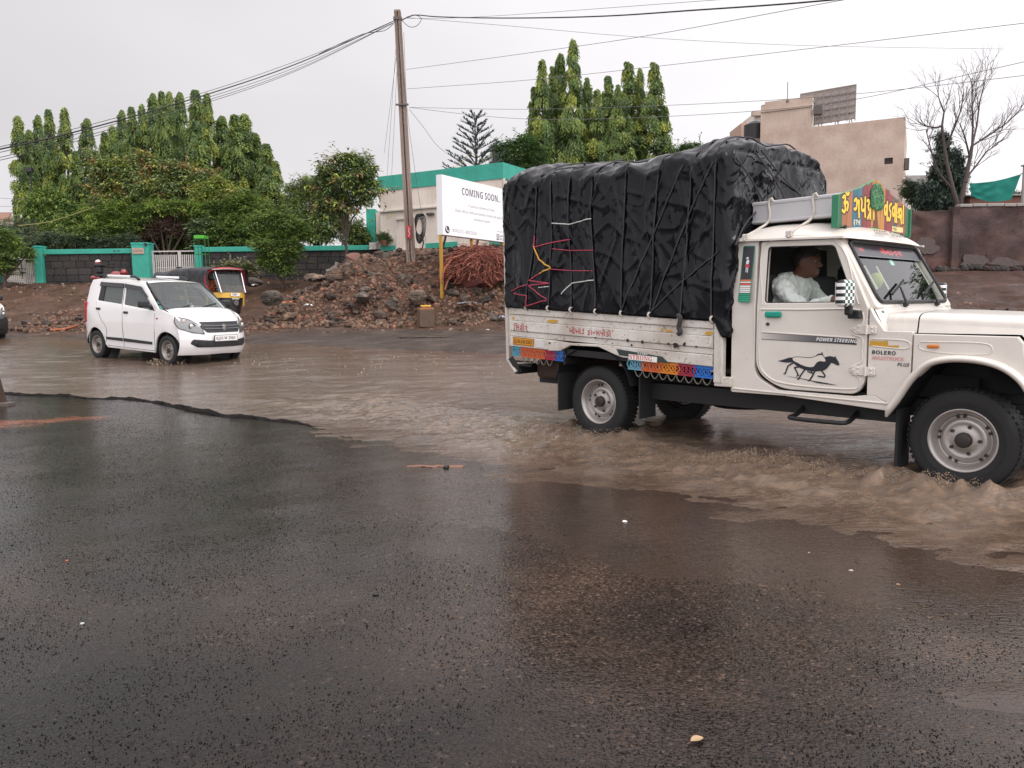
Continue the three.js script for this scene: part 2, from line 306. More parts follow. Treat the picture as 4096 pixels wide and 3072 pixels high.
{ // the broken black edge of the tarmac along the flood
  const P = [], N = 260, M = 10;
  const g = gridGeo(N, M, (u, v) => { const x = mix(-13, -1.4, u), D = shoreNear(x) - wiggle(x, shoreNear(x)) * 0.6 + 0.04, a = Math.PI * v, k = smooth(-1.4, -3.4, x) * (0.75 + 0.5 * n2(x * 3, 2)), w = 0.06 + 0.03 * n2b(x * 5, 1); return [x + 0.03 * n2(x * 30, v * 9), tarY(x, D - 0.15) - 0.025 + (0.04 * k + 0.022) * Math.sin(a) + 0.014 * n2(x * 34, v * 8), -(D - Math.cos(a) * w)]; });
  structure('road_edge', g, phys([0.012, 0.01, 0.0095], 0.9, { specularIntensity: 0.3, bumpMap: again(TX.grain, 30, 1), bumpScale: 0.01 }));
}
// ---------------------------------------------------------------- painted lettering in Gujarati script, drawn stroke by stroke
const GLYPH = {                                          // [advance, strokes...]; x to the side, y down, letter height 1
  sa: [0.9, [[0.08, 0.3], [0.25, 0.15], [0.42, 0.25], [0.36, 0.5], [0.18, 0.56], [0.4, 0.95]], [[0.3, 0.54], [0.72, 0.52]], [[0.72, 0.12], [0.72, 0.95], [0.82, 0.9]]],
  ha: [0.8, [[0.68, 0.2], [0.35, 0.14], [0.2, 0.34], [0.55, 0.42], [0.62, 0.6], [0.3, 0.64], [0.16, 0.8], [0.4, 0.96], [0.66, 0.84]]],
  ra: [0.6, [[0.1, 0.3], [0.28, 0.14], [0.46, 0.28], [0.36, 0.52], [0.16, 0.58], [0.5, 0.96]]],
  ma: [0.9, [[0.12, 0.16], [0.14, 0.5], [0.3, 0.74], [0.42, 0.6], [0.3, 0.5], [0.14, 0.56]], [[0.3, 0.52], [0.74, 0.52]], [[0.74, 0.12], [0.74, 0.95], [0.83, 0.9]]],
  ii: [0.75, [[0.5, 0.02], [0.3, 0.12], [0.32, 0.26], [0.56, 0.26], [0.3, 0.46], [0.56, 0.56], [0.54, 0.82], [0.28, 0.92], [0.14, 0.76]]],
  tra: [0.8, [[0.6, 0.14], [0.24, 0.24], [0.2, 0.5], [0.5, 0.62], [0.62, 0.46]], [[0.5, 0.62], [0.28, 0.9]], [[0.36, 0.8], [0.16, 1.0]], [[0.36, 0.8], [0.56, 1.0]]],
  na: [0.55, [[0.12, 0.4], [0.24, 0.52], [0.12, 0.62]], [[0.2, 0.52], [0.52, 0.52]]],
  pa: [0.8, [[0.14, 0.16], [0.16, 0.5], [0.36, 0.6], [0.62, 0.52]], [[0.62, 0.12], [0.62, 0.95], [0.7, 0.9]]],
  ta: [0.7, [[0.56, 0.2], [0.24, 0.18], [0.14, 0.44], [0.3, 0.66], [0.54, 0.52], [0.54, 0.8], [0.3, 0.96], [0.14, 0.86]]],
  ja: [0.85, [[0.1, 0.34], [0.3, 0.18], [0.44, 0.4], [0.32, 0.72], [0.1, 0.66]], [[0.44, 0.42], [0.7, 0.2], [0.66, 0.6], [0.76, 0.96]]],
  ya: [0.85, [[0.1, 0.2], [0.26, 0.28], [0.16, 0.6], [0.36, 0.72], [0.66, 0.58]], [[0.66, 0.12], [0.66, 0.95], [0.75, 0.9]]],
  shri: [0.95, [[0.1, 0.24], [0.3, 0.16], [0.4, 0.34], [0.2, 0.46], [0.36, 0.6]], [[0.58, 0.12], [0.58, 0.95]], [[0.56, 0.66], [0.24, 0.96]]],
  va: [0.8, [[0.6, 0.36], [0.32, 0.22], [0.12, 0.42], [0.26, 0.7], [0.48, 0.6], [0.6, 0.36]], [[0.62, 0.12], [0.62, 0.95], [0.7, 0.9]]],
  da: [0.65, [[0.52, 0.16], [0.2, 0.24], [0.24, 0.44], [0.5, 0.5], [0.46, 0.8], [0.2, 0.94], [0.08, 0.8]]],
  la: [0.95, [[0.08, 0.5], [0.2, 0.24], [0.38, 0.4], [0.3, 0.72], [0.12, 0.66]], [[0.38, 0.42], [0.56, 0.24], [0.76, 0.4], [0.72, 0.72], [0.5, 0.74], [0.5, 0.5], [0.8, 0.94]]],
  ka: [0.85, [[0.6, 0.24], [0.3, 0.2], [0.2, 0.42], [0.5, 0.5], [0.6, 0.7], [0.34, 0.86], [0.14, 0.7]], [[0.3, 0.96], [0.4, 1.12], [0.6, 1.1]]],
  om: [1.1, [[0.1, 0.3], [0.36, 0.16], [0.42, 0.4], [0.24, 0.5], [0.48, 0.62], [0.36, 0.92], [0.08, 0.8]], [[0.44, 0.5], [0.72, 0.4], [0.8, 0.62], [0.66, 0.76]], [[0.5, 0.1], [0.66, 0.2], [0.84, 0.08]], [[0.66, -0.02], [0.67, 0]]],
  aa: [0.3, [[0.1, 0.12], [0.1, 0.95], [0.18, 0.9]]],
  o: [0.34, [[0.1, 0.12], [0.1, 0.95], [0.18, 0.9]], [[0.1, 0.12], [-0.1, -0.12], [-0.34, -0.16]]],
  or: [0.34, [[0.1, 0.12], [0.1, 0.95], [0.18, 0.9]], [[0.1, 0.12], [-0.1, -0.12], [-0.34, -0.16]], [[0.5, -0.02], [0.68, 0.04], [0.6, -0.16]]],
  i: [0.32, [[0.16, 0.95], [0.16, 0.12], [0.26, -0.12], [0.62, -0.12], [0.78, 0.1]]],
  e: [0.3, [[0.14, 0.95], [0.14, 0.1], [-0.06, -0.16], [-0.4, -0.12]]],
  sp: [0.4], dash: [0.3, [[0.06, 0.5], [0.24, 0.5]]],
};
function gujarati(g, word, x, y, size, color, weight = 0.13, squeeze = 1, edge) {
  for (const pass of edge ? [[edge, weight * 1.9], [color, weight]] : [[color, weight]]) {
    let cx = x; g.strokeStyle = pass[0]; g.lineWidth = size * pass[1]; g.lineCap = 'round'; g.lineJoin = 'round';
    for (const key of word.split(' ')) {
      const [adv, ...strokes] = GLYPH[key];
      for (const s of strokes) {
        g.beginPath();
        const q = s.map(([a, b]) => [cx + a * size * squeeze, y + b * size]); g.moveTo(...q[0]);
        if (q.length === 2) g.lineTo(...q[1]);
        for (let i = 1; i < q.length - 1; i++) { const last = i === q.length - 2, m = last ? q[i + 1] : [(q[i][0] + q[i + 1][0]) / 2, (q[i][1] + q[i + 1][1]) / 2]; g.quadraticCurveTo(...q[i], ...m); }
        g.stroke();
      }
      cx += adv * size * squeeze;
    }
  }
}
// ---------------------------------------------------------------- the pickup truck: x forward, y up, z towards its driver's side; origin under the rear axle
const MAT = {
  cream: phys([0.73, 0.685, 0.63], 0.32, { clearcoat: 0.5, clearcoatRoughness: 0.12 }),
  bedWhite: std([0.7, 0.665, 0.62], 0.5),
  black: std([0.012, 0.012, 0.013], 0.6),
  blackShine: std([0.012, 0.012, 0.014], 0.28),
  rubber: std([0.016, 0.016, 0.017], 0.75, { bumpMap: again(TX.fine, 8), bumpScale: 0.002 }),
  gasket: std([0.01, 0.01, 0.011], 0.55),
  silver: std([0.42, 0.39, 0.37], 0.42, { metalness: 0.75 }),
  hub: std([0.05, 0.042, 0.04], 0.5, { metalness: 0.5 }),
  greyMetal: std([0.5, 0.49, 0.5], 0.5),
  chrome: std([0.75, 0.75, 0.76], 0.12, { metalness: 1 }),
  green: std([0.0, 0.27, 0.19], 0.35),
  amber: phys([0.55, 0.17, 0.02], 0.2),
  glass: phys([0.93, 0.98, 0.95], 0.02, { transmission: 1, thickness: 0, ior: 1.5 }),
  dim: std([0.03, 0.03, 0.032], 0.85),
  seat: std([0.05, 0.05, 0.055], 0.8),
  rust: std([0.028, 0.015, 0.012], 0.9),
  brownGrime: std([0.07, 0.045, 0.035], 0.9, { bumpMap: again(TX.grain, 4), bumpScale: 0.01 }),
  wear: std([0.55, 0.3, 0.03], 0.6),
  lens: phys([0.9, 0.92, 0.95], 0.05, { transmission: 0.85, thickness: 0, ior: 1.45 }),
};
{ // grime and grain on the load bed's paint
  const a = tileNoise(512, 5, 6, 61), b = tileNoise(512, 60, 3, 62);
  MAT.bedWhite.map = tinted(512, a.map((v, i) => clamp(0.78 + (v - 0.5) * 0.8 + (b[i] > 0.72 ? -0.5 : 0))), [0.62, 0.56, 0.5], [1, 1, 1], 1); MAT.bedWhite.map.repeat.set(0.9, 0.9);
  MAT.cream.map = tinted(512, a.map((v, i) => clamp(0.8 + (v - 0.5) * 0.5 + (b[i] > 0.8 ? -0.2 : 0))), [0.8, 0.77, 0.73], [1, 1, 1], 1); MAT.cream.map.repeat.set(0.7, 0.7);
}
function mirrorZ(g) {
  const h = (g.index ? g.toNonIndexed() : g.clone()).scale(1, 1, -1);
  for (const k of Object.keys(h.attributes)) { const a = h.attributes[k], n = a.itemSize; for (let i = 0; i < a.count; i += 3) for (let c = 0; c < n; c++) { const t = a.array[(i + 1) * n + c]; a.array[(i + 1) * n + c] = a.array[(i + 2) * n + c]; a.array[(i + 2) * n + c] = t; } }
  return h;
}
function lathe(pts, seg = 40) { return new THREE.LatheGeometry(pts.map((p) => new THREE.Vector2(...p)), seg).rotateX(Math.PI / 2); }
function wheel(parent, x, y, z, R, rim, width, side, steel = MAT.silver) {   // side +1: outer face towards +z
  const w = width / 2, g0 = (g) => (side > 0 ? g : mirrorZ(g)).translate(x, y, z);
  const lugs = [];
  for (let i = 0; i < 54; i++) for (const s of [-1, 1]) lugs.push(box(0.022, 0.007, w * 0.72, 0, R, s * w * 0.5).rotateZ(i / 54 * Math.PI * 2 + (s > 0 ? 0.05 : 0)));
  const tyre = part('wheel', g0(merge([lathe([[rim * 0.98, -w * 0.8], [rim * 1.16, -w * 0.98], [R * 0.86, -w * 1.04], [R * 0.955, -w * 0.94], [R * 0.992, -w * 0.7], [R, 0], [R * 0.992, w * 0.7], [R * 0.955, w * 0.94], [R * 0.86, w * 1.04], [rim * 1.3, w * 1.02], [rim * 1.27, w * 1.06], [rim * 1.22, w * 1.0], [rim * 1.05, w * 0.9], [rim * 0.98, w * 0.8]], 56), ...lugs])), MAT.rubber, parent);
  part('rim', g0(lathe([[rim * 0.96, -w * 0.6], [rim * 0.93, w * 0.3], [rim * 0.99, w * 0.72], [rim * 1.06, w * 0.86], [rim * 1.05, w * 0.94], [rim * 0.98, w * 0.9], [rim * 0.9, w * 0.62], [rim * 0.84, w * 0.22], [rim * 0.76, w * 0.2], [rim * 0.68, w * 0.42], [rim * 0.6, w * 0.5], [rim * 0.54, w * 0.42], [rim * 0.42, w * 0.4], [rim * 0.36, w * 0.5], [rim * 0.25, w * 0.52], [0.001, w * 0.52]], 48)), steel, tyre);
  const holes = [];
  for (let i = 0; i < 5; i++) for (const k of [-0.13, 0.13]) { const a = i / 5 * Math.PI * 2 + 0.5 + k; holes.push(new THREE.CylinderGeometry(rim * 0.055, rim * 0.055, 0.012, 12).rotateX(Math.PI / 2).translate(Math.cos(a) * rim * 0.77, Math.sin(a) * rim * 0.77, w * 0.24)); }  // solid dark discs stand in for the darkness inside the rim holes
  for (let i = 0; i < 5; i++) { const a = i / 5 * Math.PI * 2; holes.push(new THREE.CylinderGeometry(rim * 0.06, rim * 0.06, 0.02, 6).rotateX(Math.PI / 2).translate(Math.cos(a) * rim * 0.46, Math.sin(a) * rim * 0.46, w * 0.44)); }
  part('hub', g0(lathe([[rim * 0.26, w * 0.46], [rim * 0.25, w * 0.78], [rim * 0.2, w * 0.86], [0.001, w * 0.87]], 24)), MAT.hub, tyre);
  part('nuts_and_hole_discs', g0(merge(holes)), MAT.hub, tyre).userData.kind = 'stuff';
  return tyre;
}
const truck = thing('pickup_truck', 'cream pickup truck with wooden name board on its roof, driving through brown flood water', 'pickup truck', [1.3556, -0.014, -7.745], -46.54 * Math.PI / 180);
{
  const T = truck, WB = 3.1;
  const zs = (y) => 0.82 - Math.max(0, y - 1.215) * 0.112;                     // the side leans in above the belt line
  const onSide = (g) => warp(g, (v) => { v.z += zs(v.y); });
  const both = (name, g, m, parent = T) => { part(name, g, m, parent); part(name, mirrorZ(g), m, parent); };
  for (const s of [1, -1]) { wheel(T, WB, 0.337, s * 0.655, 0.338, 0.2, 0.2, s); wheel(T, 0, 0.337, s * 0.655, 0.338, 0.2, 0.2, s); }
  // chassis, axles, underside
  part('chassis', [box(4.5, 0.13, 0.09, 1.2, 0.5, 0.42), box(4.5, 0.13, 0.09, 1.2, 0.5, -0.42), box(2.24, 0.145, 0.16, 1.54, 0.47, 0.55), box(2.24, 0.145, 0.16, 1.54, 0.47, -0.55), box(0.1, 0.1, 0.8, -0.9, 0.52, 0), box(0.1, 0.1, 0.8, 1.1, 0.5, 0), box(0.12, 0.12, 0.8, 3.4, 0.5, 0), rbox(0.5, 0.24, 0.36, 1.0, 0.42, -0.3, 0.05), bar([0, 0.345, -0.6], [0, 0.345, 0.6], 0.05), bar([WB, 0.345, -0.6], [WB, 0.345, 0.6], 0.045), new THREE.SphereGeometry(0.13, 14, 10).translate(0, 0.36, 0.05), bar([0.1, 0.42, 0], [2, 0.5, 0], 0.035)], MAT.black, T);
  part('spare_wheel', new THREE.TorusGeometry(0.24, 0.1, 10, 26).rotateX(Math.PI / 2).scale(1, 0.9, 1).translate(0.92, 0.36, -0.28), MAT.rubber, T);
  part('rear_tank', rbox(0.42, 0.2, 0.9, -0.74, 0.6, 0.18, 0.05), MAT.brownGrime, T);
  // cab: floor, back, inner wall
  part('cab_floor', [box(1.1, 0.05, 1.5, 1.98, 0.58, 0), box(0.05, 0.55, 1.5, 2.52, 0.85, 0), box(0.04, 1.12, 1.5, 1.475, 1.16, 0)], MAT.dim, T);
  part('cab_back', rbox(0.05, 1.2, 1.52, 1.452, 1.14, 0, 0.02), MAT.cream, T);
  const quarter = () => onSide(slab(roundShape([[1.442, 0.545, 0.02], [1.9, 0.548, 0.005], [1.9, 0.588, 0.005], [1.84, 0.588, 0.06], [1.645, 0.69, 0.08], [1.641, 1.215, 0.002], [1.628, 1.735, 0.005], [1.436, 1.735, 0.03], [1.44, 1.215, 0.002]], 0.01), 0.05, 0.006));
  both('cab_quarter_panel', quarter(), MAT.cream);
  both('sill', onSide(slab(roundShape([[1.9, 0.548], [2.68, 0.5], [2.7, 0.53], [2.56, 0.6], [2.51, 0.6], [2.42, 0.585], [1.9, 0.588]], 0.006), 0.05, 0.005)), MAT.cream);
  both('sill_bead', bar([1.46, 0.575, 0.822], [2.66, 0.553, 0.822], 0.008), MAT.cream);
  // door with its window opening
  const doorPts = [[1.652, 1.722, 0.02], [1.655, 1.215, 0.002], [1.655, 0.72, 0.12], [1.86, 0.6, 0.1], [2.44, 0.6, 0.08], [2.497, 0.7, 0.08], [2.497, 1.215, 0.002], [2.262, 1.706, 0.03]];
  const winPts = [[1.717, 1.25, 0.03], [1.712, 1.678, 0.03], [2.226, 1.66, 0.03], [2.4, 1.25, 0.03]];
  for (const s of [1, -1]) {
    const g = onSide(slab(roundShape(doorPts, 0.02), 0.05, 0.006, 8, [roundShape(winPts, 0.03)])), door = part('door', s > 0 ? g : mirrorZ(g), MAT.cream, T), mz = (h) => (s > 0 ? h : mirrorZ(h));
    const z = 0.822, bead = (pts, r = 0.0075, seg = 60) => tube(pts.map(([x, y]) => [x, y, zs(y) + 0.001]), r, seg, 6);
    part('door_bead', mz(merge([bead([[1.69, 1.203], [2.0, 1.2], [2.44, 1.192], [2.464, 1.17], [2.464, 1.1], [2.43, 1.085], [2.385, 1.06], [2.4, 1.025], [2.464, 1.0], [2.468, 0.9], [2.466, 0.83], [2.43, 0.81], [2.385, 0.78], [2.4, 0.745], [2.455, 0.72], [2.45, 0.65], [2.4, 0.636], [1.9, 0.643], [1.79, 0.67], [1.7, 0.75], [1.684, 0.85], [1.682, 1.1], [1.69, 1.203]], 0.0075, 140), bead([[1.704, 1.028], [2.0, 1.017], [2.43, 0.998]], 0.006, 8), bead([[1.7, 1.236], [1.694, 1.694], [2.24, 1.676], [2.43, 1.236]], 0.006, 60)])), MAT.cream, door);
    part('window_rubber', mz(warp(new THREE.TubeGeometry(new THREE.CatmullRomCurve3(roundShape(winPts, 0.03).getPoints(6).map(([...p], i, a) => V(0, 0, 0)).length ? roundShape(winPts, 0.03).getPoints(6).map((p) => V(p.x, p.y, 0)) : [], true), 120, 0.008, 6, true), (v) => { v.z += zs(v.y) - 0.012; })), MAT.gasket, door);
    part('door_handle', mz(merge([rbox(0.128, 0.046, 0.03, 1.798, 1.163, z + 0.01, 0.012)])), MAT.green, door);
    part('door_lock', mz(new THREE.CylinderGeometry(0.013, 0.013, 0.012, 14).rotateX(Math.PI / 2).translate(1.752, 1.09, z)), MAT.hub, door);
    for (const [hx, hy] of [[2.475, 1.06], [2.478, 0.77]]) {
      const sh = roundShape([[hx - 0.088, hy, 0.012], [hx - 0.06, hy + 0.036, 0.015], [hx + 0.086, hy + 0.024, 0.012], [hx + 0.09, hy - 0.03, 0.012], [hx - 0.05, hy - 0.034, 0.012]], 0.012);
      const hinge = part('hinge', mz(merge([slab(sh, 0.014, 0.004).translate(0, 0, z + 0.014), bar([hx + 0.022, hy - 0.034, z + 0.014], [hx + 0.022, hy + 0.032, z + 0.014], 0.012)])), MAT.cream, T);
      part('hinge_bolts', mz(merge([[-0.06, 0.004], [-0.03, 0.018], [0.06, 0.012], [0.062, -0.014], [-0.03, -0.014]].map(([a, b]) => new THREE.SphereGeometry(0.007, 8, 6).translate(hx + a, hy + b, z + 0.015)))), MAT.cream, hinge).userData.kind = 'stuff';
    }
    if (s < 0) part('door_glass', onSide(slab(roundShape(winPts, 0.03), 0.006, 0)).scale(1, 1, -1).translate(0, 0, 0.02), MAT.blackShine, door);
  }
  // scuttle panel, wing, flare
  both('scuttle_panel', onSide(slab(roundShape([[2.508, 0.6], [2.56, 0.6], [2.7, 0.535, 0.03], [2.79, 0.68], [2.795, 1.05], [2.612, 1.052], [2.55, 1.14, 0.02], [2.508, 1.215]], 0.008), 0.05, 0.005)), MAT.cream);
  const archIn = [[2.665, 0.46], [2.735, 0.56], [2.83, 0.72], [2.92, 0.815], [3.02, 0.848], [3.2, 0.848], [3.33, 0.81], [3.42, 0.74], [3.47, 0.66]];
  both('wing', slab(shapeOf([[2.803, 0.7], [2.83, 0.735], [2.92, 0.83], [3.02, 0.862], [3.2, 0.862], [3.33, 0.825], [3.42, 0.755], [3.45, 0.72], [3.45, 0.86], [3.43, 0.99], [3.4, 1.028], [2.803, 1.034]]), 0.05, 0.006).translate(0, 0, 0.825), MAT.cream);
  { const mid = new THREE.CatmullRomCurve3(archIn.map(([x, y]) => V(x, y, 0))), N = 60, M = 12, P = [], I = [];
    for (let i = 0; i <= N; i++) {
      const p = mid.getPointAt(i / N), t = mid.getTangentAt(i / N), nx = -t.y, ny = t.x, end = Math.min(1, Math.min(i, N - i) / 4 + 0.35);
      for (let j = 0; j <= M; j++) { const a = j / M * Math.PI * 2, o = (0.024 + 0.024 * Math.cos(a)) * end + 0.004, zz = 0.845 + 0.045 * Math.sin(a) * end; P.push(p.x + nx * o, p.y + ny * o, zz); }
    }
    for (let i = 0; i < N; i++) for (let j = 0; j < M; j++) { const a = i * (M + 1) + j; I.push(a, a + 1, a + M + 2, a, a + M + 2, a + M + 1); }
    const g = new THREE.BufferGeometry(); g.setAttribute('position', new THREE.Float32BufferAttribute(P, 3)); g.setAttribute('uv', new THREE.Float32BufferAttribute(new Float32Array(P.length / 3 * 2), 2)); g.setIndex(I); g.computeVertexNormals();
    both('wheel_arch_flare', g, MAT.cream);
    const inner = gridGeo(24, 2, (u, v) => { const p = mid.getPointAt(clamp(u, 0, 1)); return [p.x, p.y + 0.012, mix(0.82, 0.38, v)]; });
    both('inner_arch', merge([inner, box(0.9, 0.55, 0.02, 3.05, 0.72, 0.38)]), MAT.black);
    both('splash_guard', merge([box(0.24, 0.17, 0.012, 3.3, 0.73, 0.5), box(0.4, 0.16, 0.012, 2.92, 0.66, 0.5), box(0.02, 0.42, 0.22, 2.7, 0.3, 0.66)]), MAT.rubber);
  }
  both('wing_bead', merge([tube([[2.85, 0.985], [3.25, 0.975], [3.268, 0.955], [3.26, 0.925], [2.86, 0.932], [2.838, 0.95], [2.85, 0.985]].map(([x, y]) => [x, y, 0.825]), 0.005, 60, 6), tube([[2.53, 0.995], [2.76, 0.985], [2.785, 0.965], [2.775, 0.94], [2.53, 0.945]].map(([x, y]) => [x, y, 0.821]), 0.005, 40, 6)]), MAT.cream);
  both('indicator', rbox(0.075, 0.024, 0.018, 2.928, 0.955, 0.83, 0.01), MAT.amber);
  // bonnet and scuttle top
  const hoodY = (x) => mix(1.165, 1.135, smooth(2.6, 3.5, x)), hoodSec = (x, v) => {   // v across, -1..1
    const a = Math.abs(v), s = Math.sign(v); let y, z;
    if (a > 0.8) { const t = (a - 0.8) / 0.2; z = mix(0.725, 0.742, t); y = mix(1.11 - (1.165 - hoodY(x)), 1.038, t); } else { const t = a / 0.8; z = 0.725 * Math.sin(t * Math.PI / 2) ** 0.9; y = hoodY(x) + 0.022 * (1 - t * t) - 0.055 * t ** 7; }
    return [z * s, y];
  };
  const hood = (x0, x1) => gridGeo(16, 60, (u, v) => { const x = mix(x0, x1, u), w = v * 2 - 1, [z, y] = hoodSec(x, w), f = smooth(3.38, 3.5, x); return [x - 0.05 * f * w * w, y - 0.05 * f * f, z]; });
  part('bonnet', hood(2.803, 3.5), MAT.cream, T);
  part('scuttle_top', [hood(2.6, 2.794), gridGeo(6, 40, (u, v) => { const w = v * 2 - 1, [z, y] = hoodSec(2.6, w), zz = 0.76 * w; return [mix(2.6, 2.505, u) + 0.03 * (1 - w * w), mix(y, 1.225, u), mix(z, zz, u)]; })], MAT.cream, T);
  for (const s of [1, -1]) part('bonnet_stop', bar([2.7, 1.13, s * 0.62], [2.7, 1.162, s * 0.62], 0.01), MAT.black, T);
  // nose
  part('grille_panel', [rbox(0.06, 0.36, 1.3, 3.47, 0.9, 0, 0.02), ...[-5, -4, -3, -2, -1, 0, 1, 2, 3, 4, 5].map((i) => box(0.03, 0.26, 0.03, 3.51, 0.91, i * 0.075))], MAT.cream, T);
  part('grille', box(0.02, 0.26, 0.9, 3.5, 0.91, 0), MAT.black, T);
  for (const s of [1, -1]) {
    const h = part('headlamp', rbox(0.12, 0.17, 0.24, 3.43, 0.9, s * 0.68, 0.03), MAT.black, T);
    part('lens', [rbox(0.03, 0.13, 0.19, 3.49, 0.9, s * 0.68, 0.012), rbox(0.07, 0.1, 0.025, 3.44, 0.9, s * 0.8, 0.01)], MAT.chrome, h);
  }
  part('bumper', [rbox(0.16, 0.15, 1.64, 3.62, 0.52, 0, 0.03), box(0.2, 0.08, 0.5, 3.5, 0.52, 0)], MAT.black, T);
  // windscreen
  { const A = [2.262, 1.706], B = [2.53, 1.228], dx = B[0] - A[0], dy = B[1] - A[1], L = Math.hypot(dx, dy), topHalf = 0.735, lowHalf = 0.775;
    const basis = new THREE.Matrix4().makeBasis(V(0, 0, -1), V(-dx / L, -dy / L, 0), V(-dy / L, dx / L, 0).multiplyScalar(1)).setPosition(A[0], A[1], 0);   // plane coordinates: across, up the glass, outwards
    const frame = slab(roundShape([[-topHalf, 0.01, 0.03], [topHalf, 0.01, 0.03], [lowHalf, -L - 0.02, 0.03], [-lowHalf, -L - 0.02, 0.03]], 0.03), 0.045, 0.006, 8, [roundShape([[-topHalf + 0.085, -0.03, 0.05], [topHalf - 0.085, -0.03, 0.05], [lowHalf - 0.085, -L + 0.03, 0.06], [-lowHalf + 0.085, -L + 0.03, 0.06]], 0.05)]);
    const ws = part('windscreen_frame', frame.applyMatrix4(basis), MAT.cream, T);
    const glassPts = [[-topHalf + 0.075, -0.02, 0.06], [topHalf - 0.075, -0.02, 0.06], [lowHalf - 0.075, -L + 0.02, 0.07], [-lowHalf + 0.075, -L + 0.02, 0.07]];
    const loop = roundShape(glassPts, 0.05).getPoints(6).map((p) => V(p.x, p.y, 0.006));
    part('windscreen_rubber', new THREE.TubeGeometry(new THREE.CatmullRomCurve3(loop, true), 160, 0.015, 6, true).applyMatrix4(basis), MAT.gasket, ws);
    part('windscreen', new THREE.ShapeGeometry(roundShape(glassPts, 0.05), 6).translate(0, 0, -0.012).applyMatrix4(basis), MAT.glass, ws);
    const band = print(1024, 128, (g, w, h) => { g.fillStyle = '#1d1d26'; g.fillRect(0, 0, w, h); g.fillStyle = '#6a6a78'; g.fillRect(0, h - 6, w, 6); gujarati(g, 'ma o ma aa ii dash ka pa aa', 400, 36, 58, '#e23a3c', 0.15, 1.05); gujarati(g, 'ja ya', 90, 40, 44, '#d8343a', 0.15, 0.8); });
    const bm = part('sun_strip', new THREE.PlaneGeometry(1.3, 0.115), new THREE.MeshStandardMaterial({ map: band, roughness: 0.2 }), ws);
    bm.applyMatrix4(basis.clone().multiply(new THREE.Matrix4().makeTranslation(0, -0.085, 0.002)));
    const st = part('permit_sticker', new THREE.PlaneGeometry(0.07, 0.05), std([0.2, 0.55, 0.42], 0.6), ws); st.applyMatrix4(basis.clone().multiply(new THREE.Matrix4().makeTranslation(0.03, -0.165, -0.018)));
    for (const wz of [0.33, -0.33]) {
      const base = V(-wz * -1, 0, 0), p = (u, v, o) => V(u, v, o).applyMatrix4(basis), u0 = -wz;
      part('wiper', [bar(p(u0, -L - 0.02, 0.02).toArray(), p(u0, -L - 0.02, 0.05).toArray(), 0.018), bar(p(u0, -L - 0.02, 0.045).toArray(), p(u0 + 0.1, -L + 0.13, 0.03).toArray(), 0.01, 0.007), beam(p(u0 - 0.1, -L + 0.075, 0.018).toArray(), p(u0 + 0.28, -L + 0.2, 0.018).toArray(), 0.012, 0.016)], MAT.black, T);
    }
    // charm and bead strings behind the glass
    const gl = (u, v, o) => V(u, v, o).applyMatrix4(basis);
    part('hanging_charm', [new THREE.SphereGeometry(0.055, 16, 12).scale(1, 1.15, 0.6).translate(...gl(-0.3, -0.3, -0.08).toArray())], std([0.2, 0.24, 0.03], 0.6), T);
    const beads = []; for (const u of [-0.42, -0.2]) for (let i = 0; i < 12; i++) beads.push(new THREE.SphereGeometry(0.009, 6, 5).translate(...gl(u, -0.19 - i * 0.017, -0.06).toArray()));
    part('bead_strings', beads, std([0.5, 0.5, 0.42], 0.5), T).userData.kind = 'stuff';
  }
  part('cab_dark_sheet', slab(shapeOf([[1.6, 0.62], [2.48, 0.62], [2.46, 1.2], [2.22, 1.68], [1.6, 1.7]]), 0.012, 0).translate(0, 0, -0.722), MAT.dim, T);  // dark sheet added over far door and window to keep the cab dark
  part('dashboard', [rbox(0.24, 0.2, 1.44, 2.44, 1.1, 0, 0.05)], std([0.1, 0.16, 0.14], 0.7), T);
  part('dash_cloth', gridGeo(10, 20, (u, v) => [2.34 + u * 0.18, 1.205 + 0.008 * n2(u * 5, v * 9), -0.68 + v * 1.36]), std([0.12, 0.3, 0.22], 0.8), T);
  { const sw = part('steering_wheel', [new THREE.TorusGeometry(0.185, 0.013, 8, 40), box(0.36, 0.03, 0.012), box(0.03, 0.2, 0.012, 0, -0.09, 0), new THREE.CylinderGeometry(0.05, 0.05, 0.03, 20).rotateX(Math.PI / 2)].map((g) => g.rotateY(-Math.PI / 2).rotateZ(0.5).translate(2.22, 1.22, 0.36)), MAT.black, T); part('steering_column', bar([2.22, 1.22, 0.36], [2.48, 1.05, 0.36], 0.03), MAT.black, sw); }
  part('bench_seat', [rbox(0.5, 0.16, 1.36, 1.78, 0.86, 0, 0.05), rbox(0.14, 0.6, 1.36, 1.565, 1.18, 0, 0.05).rotateZ(0)], MAT.seat, T);
  part('dashboard_mount', box(0.5, 0.2, 0.3, 2.3, 0.72, 0), MAT.dim, T);
  // roof
  const roofG = gridGeo(48, 56, (u, v) => {
    const a = u * 2 - 1, b = v * 2 - 1, gut = mix(1.74, 1.708, u), k = (1 - Math.abs(a) ** 5) * (1 - Math.abs(b) ** 3.2), x = mix(1.425, 2.335 - 0.045 * b * b, u);
    return [x, gut + 0.155 * Math.pow(Math.max(0, k), 0.62) * mix(1, 0.72, smooth(0.55, 1, u)), 0.785 * b];
  });
  const roof = part('roof', [roofG, gridGeo(2, 2, (u, v) => [mix(1.425, 2.32, u), mix(1.736, 1.705, u), mix(-0.78, 0.78, v)])], MAT.cream, T);
  for (const s of [1, -1]) part('gutter', beam([1.42, 1.742, s * 0.785], [2.3, 1.71, s * 0.785], 0.03, 0.014), MAT.cream, roof);
